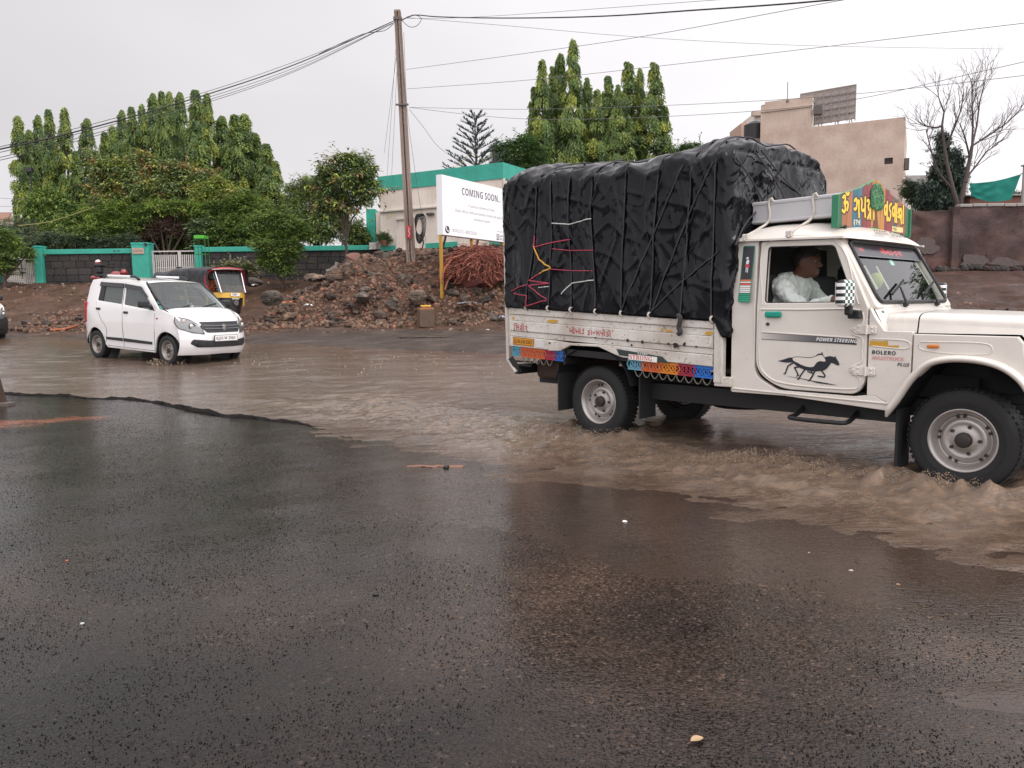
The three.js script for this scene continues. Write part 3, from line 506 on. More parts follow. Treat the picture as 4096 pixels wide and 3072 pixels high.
  decal('roof_lettering', 0.72, 0.062, print(512, 64, (g) => { g.fillStyle = '#3a3636'; g.font = 'italic bold 52px sans-serif'; g.fillText('૫૫૫૫', 900, 50); for (let i = 0; i < 5; i++) { g.save(); g.translate(30 + i * 36, 0); g.fillRect(0, 8, 9, 44); g.fillRect(0, 8, 28, 9); g.fillRect(18, 26, 9, 26); g.restore(); } for (let i = 0; i < 4; i++) { g.save(); g.translate(250 + i * 54, 0); g.fillRect(0, 8, 34, 9); g.fillRect(0, 8, 9, 44); g.fillRect(26, 20, 9, 34); g.fillRect(0, 44, 36, 8); g.restore(); } }), roof, (m) => { m.rotation.set(0, Math.PI / 2, 0); m.rotateX(-0.62); m.position.set(2.322, 1.77, -0.01); });
  // roof carrier tray
  { const rk = part('roof_carrier', [rbox(0.72, 0.15, 0.016, 1.79, 1.96, 0.5, 0.006), rbox(0.72, 0.15, 0.016, 1.79, 1.96, -0.5, 0.006), rbox(0.016, 0.15, 1.0, 1.438, 1.96, 0, 0.006), rbox(0.016, 0.15, 1.0, 2.14, 1.94, 0, 0.006), box(0.7, 0.012, 0.98, 1.79, 1.895, 0), rbox(0.735, 0.03, 0.034, 1.79, 2.045, 0.5, 0.01), rbox(0.735, 0.03, 0.034, 1.79, 2.045, -0.5, 0.01), rbox(0.73, 0.022, 0.026, 1.79, 1.9, 0.505, 0.008)], MAT.greyMetal, T);
    for (const x of [1.56, 1.92]) for (const s of [1, -1]) part('carrier_clamp', [tube([[x + 0.05, 2.05, s * 0.515], [x + 0.04, 2.075, s * 0.525], [x + 0.02, 2.05, s * 0.525], [x + 0.025, 1.94, s * 0.515], [x + 0.01, 1.89, s * 0.52], [x - 0.02, 1.83, s * 0.62], [x - 0.03, 1.76, s * 0.79], [x - 0.03, 1.735, s * 0.8]], 0.011, 40, 6), rbox(0.05, 0.05, 0.02, x - 0.03, 1.762, s * 0.792, 0.008)], MAT.bedWhite, rk);
  }
  // name board across the roof
  { const X = 2.2, W2 = 0.7, boardTop = (z) => { const a = Math.abs(z); return a < 0.13 ? 2.16 + 0.035 * Math.cos(a / 0.13 * 1.57) : a < 0.25 ? 2.13 + 0.018 * Math.abs(Math.cos((a - 0.13) / 0.12 * Math.PI * 2)) : mix(2.12, 2.02, (a - 0.25) / (W2 - 0.25)); };
    const pts = [[-W2, 1.8], [W2, 1.8]]; for (let i = 0; i <= 56; i++) { const z = W2 - i / 56 * 2 * W2; pts.push([z, boardTop(z)]); }
    const art = print(1024, 330, (g, w, h) => {
      const cols = ['#2c5f40', '#9c603c', '#a56a44', '#2b6478', '#2a6c80', '#7c2d35', '#8a383d', '#b97c33', '#bd863a', '#b97c33', '#7c2d35', '#88343a', '#3a5f52', '#9a5c3a', '#95522e', '#2c5f40'];
      cols.forEach((c, i) => { g.fillStyle = c; g.fillRect(i * w / 16, 0, w / 16 + 1, h); });
      for (let i = 0; i < 500; i++) { const k = (i * 7919) % 1024; g.fillStyle = i % 2 ? 'rgba(255,230,180,0.10)' : 'rgba(40,10,0,0.12)'; g.fillRect(k, 0, 1 + (i % 3), h); }
      g.strokeStyle = 'rgba(50,15,10,0.5)'; g.lineWidth = 4; for (let i = 1; i < 16; i++) { g.beginPath(); g.moveTo(i * w / 16, 0); g.lineTo(i * w / 16, h); g.stroke(); }
      g.fillStyle = '#6b3a1f'; g.fillRect(w / 2 - 14, 150, 28, 150); g.beginPath(); g.moveTo(w / 2 - 14, 200); g.lineTo(w / 2 - 50, 330); g.lineTo(w / 2 + 50, 330); g.lineTo(w / 2 + 14, 200); g.fill();
      g.fillStyle = '#3f8a3a'; g.fillRect(w / 2 - 70, 308, 140, 22);
      gujarati(g, 'om sp ja ya shri e', 60, 112, 150, '#ecc53c', 0.13, 0.66, '#3a1a10'); gujarati(g, 'va da va aa la aa', 622, 112, 150, '#ecc53c', 0.13, 0.56, '#3a1a10');
      g.fillStyle = '#d9c98a'; g.fillRect(760, 280, 170, 34); g.font = 'bold 34px sans-serif'; g.fillStyle = '#e8dcb0'; g.fillText('ભ', 1100, 0); gujarati(g, 'ka ra pa aa', 210, 270, 36, '#f0e4c0', 0.16, 1); gujarati(g, 'ma aa ta aa', 770, 283, 24, '#5a4a2a', 0.16, 1.2);
    });
    const board = part('name_board', (() => { const g = slab(shapeOf(pts), 0.03, 0.004).rotateY(Math.PI / 2); return warp(g.translate(X, 0, 0), () => {}); })(), std([0.09, 0.25, 0.13], 0.6), T);
    const sheetG = new THREE.ShapeGeometry(shapeOf(pts.map(([z, y]) => [z * 0.985, 1.808 + (y - 1.8) * 0.975])), 6), uv = sheetG.attributes.uv, ps = sheetG.attributes.position;
    for (let i = 0; i < ps.count; i++) uv.setXY(i, (ps.getX(i) + W2) / (2 * W2), (ps.getY(i) - 1.8) / 0.4);
    part('painted_face', sheetG.rotateY(Math.PI / 2).translate(X + 0.005, 0, 0), new THREE.MeshStandardMaterial({ map: art, roughness: 0.5, bumpMap: art, bumpScale: 0.003 }), board);
    const tree = []; const R = mulberry(5); for (let i = 0; i < 150; i++) { const a = R() * 6.28, r = Math.sqrt(R()), z = Math.cos(a) * r * 0.112, y = 2.062 + Math.sin(a) * r * 0.1; tree.push(flatColor(new THREE.IcosahedronGeometry(0.014, 0).scale(0.6, 1, 1).translate(X + 0.014, y, z), [[0.02, 0.13, 0.05], [0.05, 0.22, 0.07], [0.1, 0.22, 0.08], [0.01, 0.08, 0.04]][i % 4])); }
    part('carved_tree', merge([rbox(0.012, 0.2, 0.225, X + 0.006, 2.065, 0, 0.005).setAttribute ? flatColor(slab(roundShape([[-0.12, 1.97], [0.12, 1.97], [0.128, 2.09], [0.07, 2.165], [-0.07, 2.165], [-0.128, 2.09]], 0.04), 0.016, 0.004).rotateY(Math.PI / 2).translate(X + 0.016, 0, 0), [0.02, 0.1, 0.045]) : null, ...tree]), std([1, 1, 1], 0.55, { vertexColors: true }), board);
    for (const s of [1, -1]) part('board_edge', rbox(0.05, 0.235, 0.012, X - 0.005, 1.905, s * (W2 + 0.006), 0.004), std([0.03, 0.2, 0.1], 0.5), board);
    for (const s of [1, -1]) part('board_foot', box(0.08, 0.05, 0.03, X - 0.03, 1.79, s * 0.55), MAT.black, board);
  }
  // pillar sticker, mirror, step
  decal('pillar_sticker', 0.102, 0.44, print(128, 512, (g, w, h) => {
    g.fillStyle = '#0e7a5e'; g.beginPath(); g.roundRect(0, 0, w, h, 16); g.fill(); g.fillStyle = '#23252c'; g.fillRect(8, 10, w - 16, h - 24);
    [['#d9773f', 0.6], ['#e6e0da', 0.635], ['#e0563f', 0.67], ['#f0eeea', 0.705], ['#f0eeea', 0.74], ['#f0eeea', 0.775], ['#f0eeea', 0.81], ['#0ca37c', 0.85], ['#0ca37c', 0.885], ['#0ca37c', 0.92], ['#0ca37c', 0.955]].forEach(([c, y]) => { g.fillStyle = c; g.fillRect(6, y * h, w - 12, 12); });
    g.fillStyle = '#dcdce0'; g.beginPath(); g.ellipse(64, 150, 16, 26, 0.2, 0, 7); g.fill(); g.beginPath(); g.ellipse(58, 112, 14, 10, -0.3, 0, 7); g.fill(); g.fillRect(52, 190, 8, 50); g.fillRect(68, 190, 8, 54); g.fillStyle = '#c8323c'; g.beginPath(); g.ellipse(64, 182, 24, 16, 0.1, 0, 7); g.fill();
  }), T, (m) => { m.rotation.set(-0.108, 0, 0); m.rotateZ(-0.03); m.position.set(1.548, 1.478, zs(1.478) + 0.004); }, { roughness: 0.3 });
  { const checks = print(256, 256, (g, w, h) => { for (let i = 0; i < 6; i++) for (let j = 0; j < 8; j++) { g.fillStyle = (i + j) % 2 ? '#15161c' : '#f0efee'; g.fillRect(i * w / 6, j * h / 8, w / 6 + 1, h / 8 + 1); if ((i + j) % 2) { g.fillStyle = '#0c8f70'; g.fillRect(i * w / 6 + 13, j * h / 8 + 9, 16, 14); } } });
    const mg = rbox(0.075, 0.185, 0.14, 0, 0, 0, 0.03, 4); const uv = mg.attributes.uv, p = mg.attributes.position, nn = mg.attributes.normal;
    for (let i = 0; i < p.count; i++) uv.setXY(i, (Math.abs(nn.getX(i)) > Math.abs(nn.getZ(i)) ? p.getZ(i) + 0.07 : p.getX(i) + 0.24) / 0.14, (p.getY(i) + 0.0925) / 0.185);
    for (const s of [1, -1]) {
      const mr = part('side_mirror', mg.clone().rotateY(s > 0 ? -0.25 : 0.25).translate(2.4, 1.312, s * 0.965), new THREE.MeshStandardMaterial({ map: checks, roughness: 0.35 }), T);
      part('mirror_glass', rbox(0.004, 0.15, 0.11, 0, 0, 0, 0.001).translate(-0.04, 0, 0).rotateY(s > 0 ? -0.25 : 0.25).translate(2.4, 1.312, s * 0.965), MAT.chrome, mr);
      part('mirror_arm', [rbox(0.05, 0.09, 0.045, 2.41, 1.205, s * 0.93, 0.015), rbox(0.085, 0.06, 0.06, 2.425, 1.165, s * 0.86, 0.012)], MAT.black, mr);
    }
  }
  both('side_step', merge([tube([[1.96, 0.46, 0.6], [1.955, 0.405, 0.72], [1.95, 0.39, 0.83], [2.0, 0.388, 0.85], [2.3, 0.388, 0.85], [2.365, 0.39, 0.83], [2.37, 0.405, 0.72], [2.37, 0.46, 0.6]], 0.017, 60, 8)]), MAT.black);
  // stickers on the near door and scuttle panel
  const side = (w, h, x, y, rz = 0, dz = 0.004) => (m) => { m.position.set(x, y, zs(y) + dz); m.rotation.z = rz; };
  decal('strip_sticker', 0.725, 0.05, print(1024, 72, (g, w, h) => { const gr = g.createLinearGradient(0, 0, w, 0); gr.addColorStop(0, '#c9c3bd'); gr.addColorStop(0.3, '#8d8986'); gr.addColorStop(0.62, '#55565a'); gr.addColorStop(0.9, '#2c3036'); gr.addColorStop(1, '#22262c'); g.fillStyle = gr; g.fillRect(0, 4, w, h - 8); g.fillStyle = '#e8e6e4'; g.font = 'italic bold 50px sans-serif'; g.fillText('POWER STEERING', 606, 54); }), T, side(0, 0, 2.066, 0.987, -0.03), { clear: false });
  decal('horse_sticker', 0.48, 0.24, print(1024, 512, (g) => {
    g.fillStyle = '#1c1f28'; g.strokeStyle = '#1c1f28'; g.lineCap = 'round'; g.lineJoin = 'round';
    const leg = (pts, w = 20) => { g.lineWidth = w; g.beginPath(); pts.forEach(([x, y], i) => (i ? g.lineTo(x, y) : g.moveTo(x, y))); g.stroke(); };
    g.beginPath(); g.moveTo(760, 100); g.bezierCurveTo(840, 40, 900, 60, 930, 70); g.lineTo(950, 50); g.lineTo(962, 84); g.bezierCurveTo(1000, 130, 1012, 160, 1016, 186); g.lineTo(985, 196); g.bezierCurveTo(930, 170, 900, 150, 880, 170); g.bezierCurveTo(840, 240, 800, 300, 700, 300); g.bezierCurveTo(560, 330, 420, 290, 330, 240); g.bezierCurveTo(250, 190, 260, 120, 330, 96); g.bezierCurveTo(450, 110, 620, 130, 760, 100); g.fill();
    g.beginPath(); g.moveTo(300, 120); g.bezierCurveTo(200, 90, 150, 150, 10, 180); g.bezierCurveTo(120, 205, 210, 200, 290, 180); g.fill();
    leg([[300, 180], [190, 250], [170, 300], [150, 370]], 22); leg([[150, 370], [130, 382]], 24); leg([[400, 250], [300, 270], [330, 320], [370, 390]], 22); leg([[370, 390], [345, 402]], 22);
    leg([[470, 290], [410, 380], [380, 440]], 22); leg([[380, 440], [360, 452]], 20); leg([[560, 290], [600, 340], [520, 320]], 18); leg([[640, 290], [600, 380], [560, 450]], 24); leg([[560, 450], [536, 462]], 20); leg([[740, 290], [800, 360], [790, 390], [690, 380]], 22);
    g.fillStyle = '#d8d0c6'; g.beginPath(); g.moveTo(270, 110); g.bezierCurveTo(380, 70, 500, 130, 620, 78); g.bezierCurveTo(700, 40, 740, 30, 770, 70); g.bezierCurveTo(800, 110, 810, 130, 800, 150); g.lineTo(770, 150); g.bezierCurveTo(700, 130, 660, 150, 620, 230); g.bezierCurveTo(560, 270, 420, 230, 350, 190); g.bezierCurveTo(280, 170, 250, 150, 270, 110); g.fill();
    g.lineWidth = 10; g.strokeStyle = '#1c1f28'; g.beginPath(); g.moveTo(270, 110); g.bezierCurveTo(380, 70, 500, 130, 620, 78); g.bezierCurveTo(700, 40, 740, 30, 770, 70); g.bezierCurveTo(800, 110, 810, 130, 800, 150); g.lineTo(766, 150); g.stroke();
    leg([[640, 70], [690, 30], [720, 40], [735, 10], [750, 40]], 14);
    g.fillStyle = '#1c1f28'; g.beginPath(); g.moveTo(130, 410); g.quadraticCurveTo(420, 430, 620, 460); g.quadraticCurveTo(800, 470, 1010, 500); g.quadraticCurveTo(860, 500, 740, 492); g.quadraticCurveTo(660, 490, 600, 470); g.quadraticCurveTo(400, 440, 130, 410); g.fill();
  }), T, side(0, 0, 2.075, 0.773, -0.012));
  decal('badge_lettering', 0.27, 0.115, print(512, 220, (g) => {
    g.fillStyle = '#22252c'; g.font = 'bold 78px sans-serif'; g.save(); g.scale(1.02, 0.92); g.fillText('BOLERO', 4, 72); g.restore(); g.fillStyle = '#d59a98'; g.font = 'italic bold 66px sans-serif'; g.save(); g.scale(1.06, 1); g.fillText('MAXITRUCK', 4, 136); g.restore();
    g.fillStyle = '#2c2f36'; g.font = 'italic bold 62px sans-serif'; g.fillText('PLUS', 330, 204);
  }), T, side(0, 0, 2.665, 0.865, -0.02));
  const peel = (name, pts, x, y, parent = T, z = zs(y)) => part(name, new THREE.ShapeGeometry(shapeOf(pts)).translate(x, y, z + 0.003), MAT.wear, parent);
  peel('worn_reflector', [[0, 0.04], [0.09, 0.036], [0.12, 0.042], [0.122, 0.008], [0.19, 0.012], [0.195, -0.003], [0.1, -0.004], [0, 0]], 2.518, 0.944);
  decal('tail_lettering', 0.001, 0.001, print(8, 8, () => {}), T, (m) => { m.parent.remove(m); });
  // ---- load bed
  const bedTop = (x) => mix(1.232, 1.108, (x + 1.08) / 2.38), bedLow = (x) => mix(0.84, 0.742, (x + 1.08) / 2.38), at2 = (x, f) => mix(bedTop(x), bedLow(x), f);
  const X0 = -1.08, X1 = 1.3, strip = (f0, f1, z, x0 = X0, x1 = X1) => shapeOf([[x0, at2(x0, f1)], [x1, at2(x1, f1)], [x1, at2(x1, f0)], [x0, at2(x0, f0)]]);
  const bedSide = (s) => {
    const z = 0.865, gs = [slab(strip(0, 0.165), 0.05, 0.006).translate(0, 0, z), slab(strip(0.172, 0.325), 0.05, 0.004).translate(0, 0, z - 0.012), slab(strip(0.33, 0.59), 0.05, 0.007).translate(0, 0, z + 0.002), slab(strip(0.597, 0.735), 0.05, 0.004).translate(0, 0, z - 0.012)];
    gs.push(slab(shapeOf([[X0, at2(X0, 1)], [-0.38, at2(-0.38, 1)], [-0.25, 0.868], [0.1, 0.866], [0.3, 0.8], [0.38, at2(0.38, 1)], [X1, at2(X1, 1)], [X1, at2(X1, 0.745)], [0.42, at2(0.42, 0.745)], [0.1, 0.89], [-0.25, 0.892], [-0.5, at2(-0.5, 0.745)], [X0, at2(X0, 0.745)]]), 0.05, 0.006).translate(0, 0, z));
    const g = merge(gs); return s > 0 ? g : mirrorZ(g);
  };
  const bs = {}; for (const s of [1, -1]) bs[s] = part('bed_side', bedSide(s), MAT.bedWhite, T);
  for (const s of [1, -1]) for (const x of [-0.82, -0.52, -0.222, 0.082, 0.38, 0.684, 0.989, 1.296]) part('rope_hook', tube([[x, bedTop(x) - 0.012, s * 0.87], [x, bedTop(x) + 0.012, s * 0.9], [x + 0.002, bedTop(x) + 0.034, s * 0.895], [x + 0.004, bedTop(x) + 0.04, s * 0.87]], 0.0095, 16, 6), MAT.bedWhite, bs[s]);
  part('bed_floor', [beam([X0, 0.83, 0], [X1, 0.74, 0], 1.66, 0.06), beam([1.31, 0.76, 0], [1.31, 1.12, 0], 1.66, 0.04, [0, 0, 1])], MAT.black, T);
  for (const s of [1, -1]) part('corner_post', [rbox(0.085, 0.5, 0.06, 1.348, 0.86, s * 0.835, 0.012), rbox(0.15, 0.08, 0.06, 1.385, 0.625, s * 0.828, 0.01)], MAT.bedWhite, T);
  part('tailgate', [rbox(0.04, 0.4, 1.7, -1.1, 1.03, 0, 0.01)], MAT.bedWhite, T);
  for (const s of [1, -1]) part('tail_post', [bar([-1.17, 2.54, s * 0.84], [-1.12, 0.7, s * 0.86], 0.018), bar([-1.12, 0.7, s * 0.86], [-1.02, 0.57, s * 0.84], 0.02)], MAT.bedWhite, T);
  part('rear_bumper', [beam([-1.08, 0.72, 0.86], [-1.01, 0.57, 0.8], 0.05, 0.05), beam([-1.08, 0.72, -0.86], [-1.01, 0.57, -0.8], 0.05, 0.05), box(0.06, 0.1, 1.66, -1.02, 0.6, 0), box(0.24, 0.015, 0.02, -0.95, 0.68, 0.8), box(0.24, 0.015, 0.02, -0.95, 0.64, 0.8)], MAT.black, T);
  for (const s of [1, -1]) { const z = s * 0.7; part('wheel_arch', [box(0.02, 0.14, 0.3, -0.34, 0.75, z), gridGeo(20, 1, (u, v) => { const a = Math.PI * (0.06 + 0.88 * u); return [0.0 - 0.46 * Math.cos(a), 0.4 + 0.46 * Math.sin(a) ** 0.8, z + (v - 0.5) * 0.3]; })], MAT.black, T);
    part('mud_flap', rbox(0.016, 0.46, 0.26, -0.44, 0.45, z, 0.004), MAT.rubber, T); part('mud_flap', rbox(0.016, 0.42, 0.24, 0.52, 0.44, z - s * 0.02, 0.004), MAT.rubber, T); }
  // painted chain-link skirt with hanging chains
  for (const s of [1, -1]) {
    const runs = [[-1.06, -0.95, [0.06, 0.3, 0.42]], [-0.95, -0.6, [0.5, 0.1, 0.03]], [-0.6, -0.46, [0.32, 0.02, 0.05]], [-0.46, -0.34, [0.01, 0.11, 0.42]], [0.43, 0.58, [0.12, 0.3, 0.4]], [0.58, 0.78, [0.52, 0.11, 0.03]], [0.78, 0.96, [0.6, 0.2, 0.02]], [0.96, 1.12, [0.3, 0.02, 0.05]], [1.12, 1.295, [0.02, 0.14, 0.5]]];
    for (const [a, b, c] of runs) {
      const m = std(c, 0.45), y = (x) => bedLow(x) - 0.052, n = Math.max(1, Math.round((b - a) / 0.036)), rings = [];
      const sk = part('skirt_rail', beam([a, y(a) + 0.04, s * 0.842], [b, y(b) + 0.04, s * 0.842], 0.014, 0.02), m, T); part('lower_rail', beam([a, y(a) - 0.042, s * 0.842], [b, y(b) - 0.042, s * 0.842], 0.014, 0.016), m, sk);
      for (let i = 0; i < n; i++) { const x = mix(a, b, (i + 0.5) / n); rings.push(new THREE.TorusGeometry(0.03, 0.0072, 6, 18).translate(x, y(x), s * (0.84 + 0.004 * (i % 2)))); }
      part('ring_chain', rings, m, sk);
    }
    const chain = std([0.16, 0.15, 0.13], 0.5, { metalness: 0.4 });
    for (const [a, b, n] of [[-0.92, -0.5, 5], [0.5, 1.28, 9]]) for (let i = 0; i < n; i++) { const xa = mix(a, b, i / n), xb = mix(a, b, (i + 1) / n), y = bedLow(xa) - 0.1; part('hanging_chain', tube([[xa, y, s * 0.84], [mix(xa, xb, 0.25), y - 0.045, s * 0.84], [mix(xa, xb, 0.5), y - 0.06, s * 0.84], [mix(xa, xb, 0.75), y - 0.045, s * 0.84], [xb, y - 0.004, s * 0.84]], 0.0055, 14, 5), chain, T); }
  }
  // signs and marks on the near bed side
  const bz = 0.868, slope = -0.05;
  const bed = (x, y, dz = 0) => (m) => { m.position.set(x, y, bz + dz); m.rotation.z = slope; };
  const B = bs[1];
  decal('painted_place_name', 0.26, 0.105, print(512, 208, (g) => gujarati(g, 'i sa ha o ra', 20, 62, 120, '#b3262c', 0.12, 1.15)), B, bed(-0.9, 1.04, 0.002));
  decal('painted_firm_name', 0.61, 0.105, print(1024, 176, (g) => gujarati(g, 'ma o ma aa ii sp tra aa na sa pa o ta or', 10, 46, 94, '#b3262c', 0.12, 1.1)), B, bed(0.045, 1.0, 0.002));
  decal('number_plate', 0.3, 0.078, print(512, 132, (g, w, h) => { g.fillStyle = '#c98a1e'; g.fillRect(0, 0, w, h); g.strokeStyle = '#5a2a10'; g.lineWidth = 8; g.strokeRect(8, 8, w - 16, h - 16); g.fillStyle = '#3a2410'; g.font = 'bold 84px sans-serif'; g.save(); g.translate(24, 98); g.scale(0.78, 1); g.fillText('GJ.04.AW.8383', 0, 0, 590); g.restore(); }), B, bed(-0.88, 0.888, 0.003), { clear: false });
  part('fuel_flap', rbox(0.13, 0.095, 0.012, -0.468, 0.858, 0.868, 0.012), MAT.bedWhite, B);
  part('flap_lock', new THREE.CylinderGeometry(0.01, 0.01, 0.01, 12).rotateX(Math.PI / 2).translate(-0.505, 0.885, 0.876), MAT.hub, B);
  part('torn_sticker', box(0.11, 0.07, 0.003, -0.645, 0.87, 0.869), std([0.62, 0.6, 0.6], 0.6), B);
  decal('strength_sticker', 0.58, 0.1, print(1024, 176, (g, w, h) => { g.fillStyle = '#2c3a38'; g.beginPath(); g.moveTo(0, 16); g.lineTo(880, 60); g.lineTo(1010, 150); g.lineTo(60, 110); g.fill(); g.fillStyle = '#e9e6e0'; g.fillRect(250, 76, 540, 84); g.font = 'bold 54px serif'; g.strokeStyle = '#2c3a38'; g.lineWidth = 8; g.strokeText('EXTRA', 420, 62); g.fillStyle = '#f2f0ec'; g.fillText('EXTRA', 420, 62); g.fillStyle = '#b82028'; g.font = 'bold 92px serif'; g.save(); g.scale(1.12, 1); g.fillText('STRONG', 232, 150, 460); g.restore(); }), B, bed(0.605, 0.8, 0.003));
  for (const [x, y, w, h] of [[-1.035, 1.125, 0.035, 0.03], [-0.48, 1.098, 0.17, 0.036], [0.8, 1.036, 0.03, 0.026], [0.87, 1.026, 0.08, 0.02], [1.26, 1.012, 0.085, 0.034]]) { const R = mulberry(Math.round(x * 1000)), pts = []; for (let i = 0; i < 14; i++) { const a = i / 14 * 6.283; pts.push([Math.cos(a) * w / 2 * (0.75 + 0.35 * R()), Math.sin(a) * h / 2 * (0.75 + 0.35 * R())]); } peel('worn_reflector', pts, x, y, B, bz - 0.013); }
  for (const [x, y, r] of [[0.442, 0.934, 0.016], [0.604, 0.924, 0.018], [0.876, 0.916, 0.012], [0.95, 0.904, 0.026], [1.034, 0.914, 0.018], [0.073, 0.949, 0.01], [-0.819, 0.989, 0.008], [-1.006, 0.999, 0.008], [0.491, 0.893, 0.014], [0.273, 0.903, 0.008], [1.15, 0.9, 0.01]]) { const R = mulberry(Math.round(x * 997 + 7)), pts = []; for (let i = 0; i < 12; i++) { const a = i / 12 * 6.283, k = r * (0.6 + 0.7 * R()); pts.push([Math.cos(a) * k, Math.sin(a) * k * 0.9]); } part('rust_spot', new THREE.ShapeGeometry(shapeOf(pts)).translate(x, y, bz + 0.004), MAT.rust, B); }
}
// ---------------------------------------------------------------- the tarpaulin over the load, with its ropes; same axes as the truck
const load = thing('tarpaulin_load', 'tall load wrapped in shiny black tarpaulin and ropes on the pickup bed', 'covered load', [1.3556, -0.014, -7.745], -46.54 * Math.PI / 180);
{
  const x0 = -1.15, x1 = 1.425, zh = 0.875, topEdge = (x) => mix(2.5, 2.395, smooth(-1.1, 0.6, x));
  const topY = (x, z) => topEdge(x) + mix(0.17, 0.15, smooth(-1, 1.4, x)) * (1 - Math.min(1, Math.abs(z) / zh) ** 2.6) + 0.045 * n2(x * 1.9, z * 1.7 + 4) + 0.03 * (1 - Math.abs(n2b(x * 3.7, z * 3 + 8))) + 0.05 * Math.exp(-(((x - 1.1) / 0.25) ** 2)) ;
  const ropes = [ // near-side ropes: bottom to top
    [[-0.817, 1.236], [-0.704, 1.93], [-0.643, 2.485]], [[-0.512, 1.245], [-0.46, 1.88], [-0.47, 2.463]], [[-0.217, 1.211], [-0.255, 2.074], [-0.238, 2.475]], [[0.088, 1.231], [0.022, 1.999], [0.05, 2.438]],
    [[0.382, 1.189], [0.387, 1.822], [0.416, 2.42]], [[0.689, 1.169], [0.725, 1.798], [0.778, 2.408]], [[0.999, 1.16], [1.05, 1.867], [1.097, 2.383]], [[1.294, 1.142], [1.294, 1.759], [1.309, 2.379]]];
  const ropeX = (r, y) => (y < r[1][1] ? mix(r[0][0], r[1][0], clamp((y - r[0][1]) / (r[1][1] - r[0][1]))) : mix(r[1][0], r[2][0], clamp((y - r[1][1]) / (r[2][1] - r[1][1]))));
  const ridge = (t) => 1 - Math.abs(t);
  const sideOut = (x, y) => {                            // wrinkles of the near side, metres outwards
    const low = smooth(1.25, 2.3, y); let d = 0;
    d += 0.02 * n2(x * 1.2, y * 0.6) + 0.02 * (ridge(n2b(x * 2.6 + 0.35 * n2(x * 1.3, y * 1.1), y * 0.36)) ** 6) + 0.007 * ridge(n2(x * 5.5 + y * 0.7, y * 0.55 + 5)) ** 5;
    d += 0.0028 * ridge(n2b(x * 2.2 - y * 1.6, y * 1.7 + x * 1.2)) ** 6 * (0.4 + low) + 0.0005 * n2(x * 9, y * 5) + 0.01 * ridge(n2(x * 1.9 + y * 1.6 + 7, y * 1.3 - x)) ** 8;
    d += 0.0012 * ridge(n2b(x * 13 + y * 3, y * 7)) ** 3 * smooth(0.1, 0.6, n2(x * 1.7 + 3, y * 1.9));
    const rearFold = ridge((x + 1.05 - 0.42 * Math.max(0, 2.3 - y) ** 1.2 * 0.6) * 5); d += 0.02 * clamp(rearFold) ** 3;
    d += 0.005 * ridge(n2(x * 1.6 + y * 1.5 + 1, y * 0.5 - x * 0.5 + 4)) ** 14 + 0.005 * ridge(n2b(x * 1.7 - y * 1.3 + 6, y * 0.6 + x * 0.6)) ** 14;
    for (const r of ropes) { const e = (x - ropeX(r, y)) / 0.03; d -= 0.013 * Math.exp(-e * e); }
    return d;
  };
  const frontOut = (z, y) => 0.03 * n2(z * 1.6 + 30, y * 1.4) + 0.024 * ridge(n2b(z * 2.4 + y * 1.2, y * 1.1 + 9)) ** 5 + 0.009 * ridge(n2(z * 6 - y * 2, y * 2.4 + 3)) ** 4 + 0.005 * ridge(n2b(z * 7 + y * 6, y * 5)) ** 5;
  const h0 = 1.2, g = new THREE.BoxGeometry(1, 1, 1, 190, 96, 84); g.deleteAttribute('uv'); g.deleteAttribute('normal');
  const body = mergeVertices(g, 1e-5), p = body.attributes.position, uv = new Float32Array(p.count * 2), r = 0.055;
  for (let i = 0; i < p.count; i++) {
    let u = p.getX(i) + 0.5, v = p.getY(i) + 0.5, w = p.getZ(i) * 2;
    let x = mix(x0, x1, u), z = w * zh, yb = mix(1.235, 1.115, clamp((x + 1.08) / 2.4)) - 0.02 * v;
    if (x > 1.3) yb = mix(yb, 0.98, smooth(1.3, 1.4, x));
    const yt = topY(x, z), y = mix(yb, yt, v), tn = topY(x, zh), bx = [x0 + r, x1 - r], bz = zh - r, byt = Math.min(yt, tn + 0.02) - r;
    // round the edges
    const cx = clamp(x, bx[0], bx[1]), cz = clamp(z, -bz, bz), cy = Math.min(y, byt), dx = x - cx, dz = z - cz, dy = (y > byt && (Math.abs(w) > 0.97 || u < 0.01 || u > 0.99)) ? y - cy : 0, L = Math.hypot(dx, dy, dz), M = Math.max(Math.abs(dx), Math.abs(dy), Math.abs(dz));
    let X = x, Y = y, Z = z; if (L > 1e-6) { const k = M / L; X = cx + dx * k; Y = (dy ? cy + dy * k : y); Z = cz + dz * k; }
    const bot = 0.35 + 0.65 * smooth(1.1, 1.35, y);
    if (Math.abs(w) > 0.999) Z += Math.sign(w) * sideOut(x * (w > 0 ? 1 : -1) , y) * bot;
    if (u > 0.999) X += frontOut(z, y); if (u < 0.001) X -= frontOut(z + 9, y) * 0.7;
    p.setXYZ(i, X, Y, Z); uv[2 * i] = X * 1.1 + Z * 0.9; uv[2 * i + 1] = Y * 1.1 + Z * 0.35;
  }
  body.setAttribute('uv', new THREE.BufferAttribute(uv, 2)); body.computeVertexNormals();
  const crease = tileNoise(1024, 6, 5, 71, 1.7, 0.5), cr2 = tileNoise(1024, 26, 4, 72);
  const bump = texture(1024, (i) => (1 - Math.abs(2 * crease[i] - 1)) * 0.7 + (1 - Math.abs(2 * cr2[i] - 1)) * 0.3), dust = tileNoise(1024, 5, 7, 73, 1.4, 0.5);
  const col = texture(1024, (i) => { const t = smooth(0.68, 0.8, dust[i]) * 0.55; return [mix(0.2, 0.42, t), mix(0.205, 0.41, t), mix(0.25, 0.42, t)]; }, true);
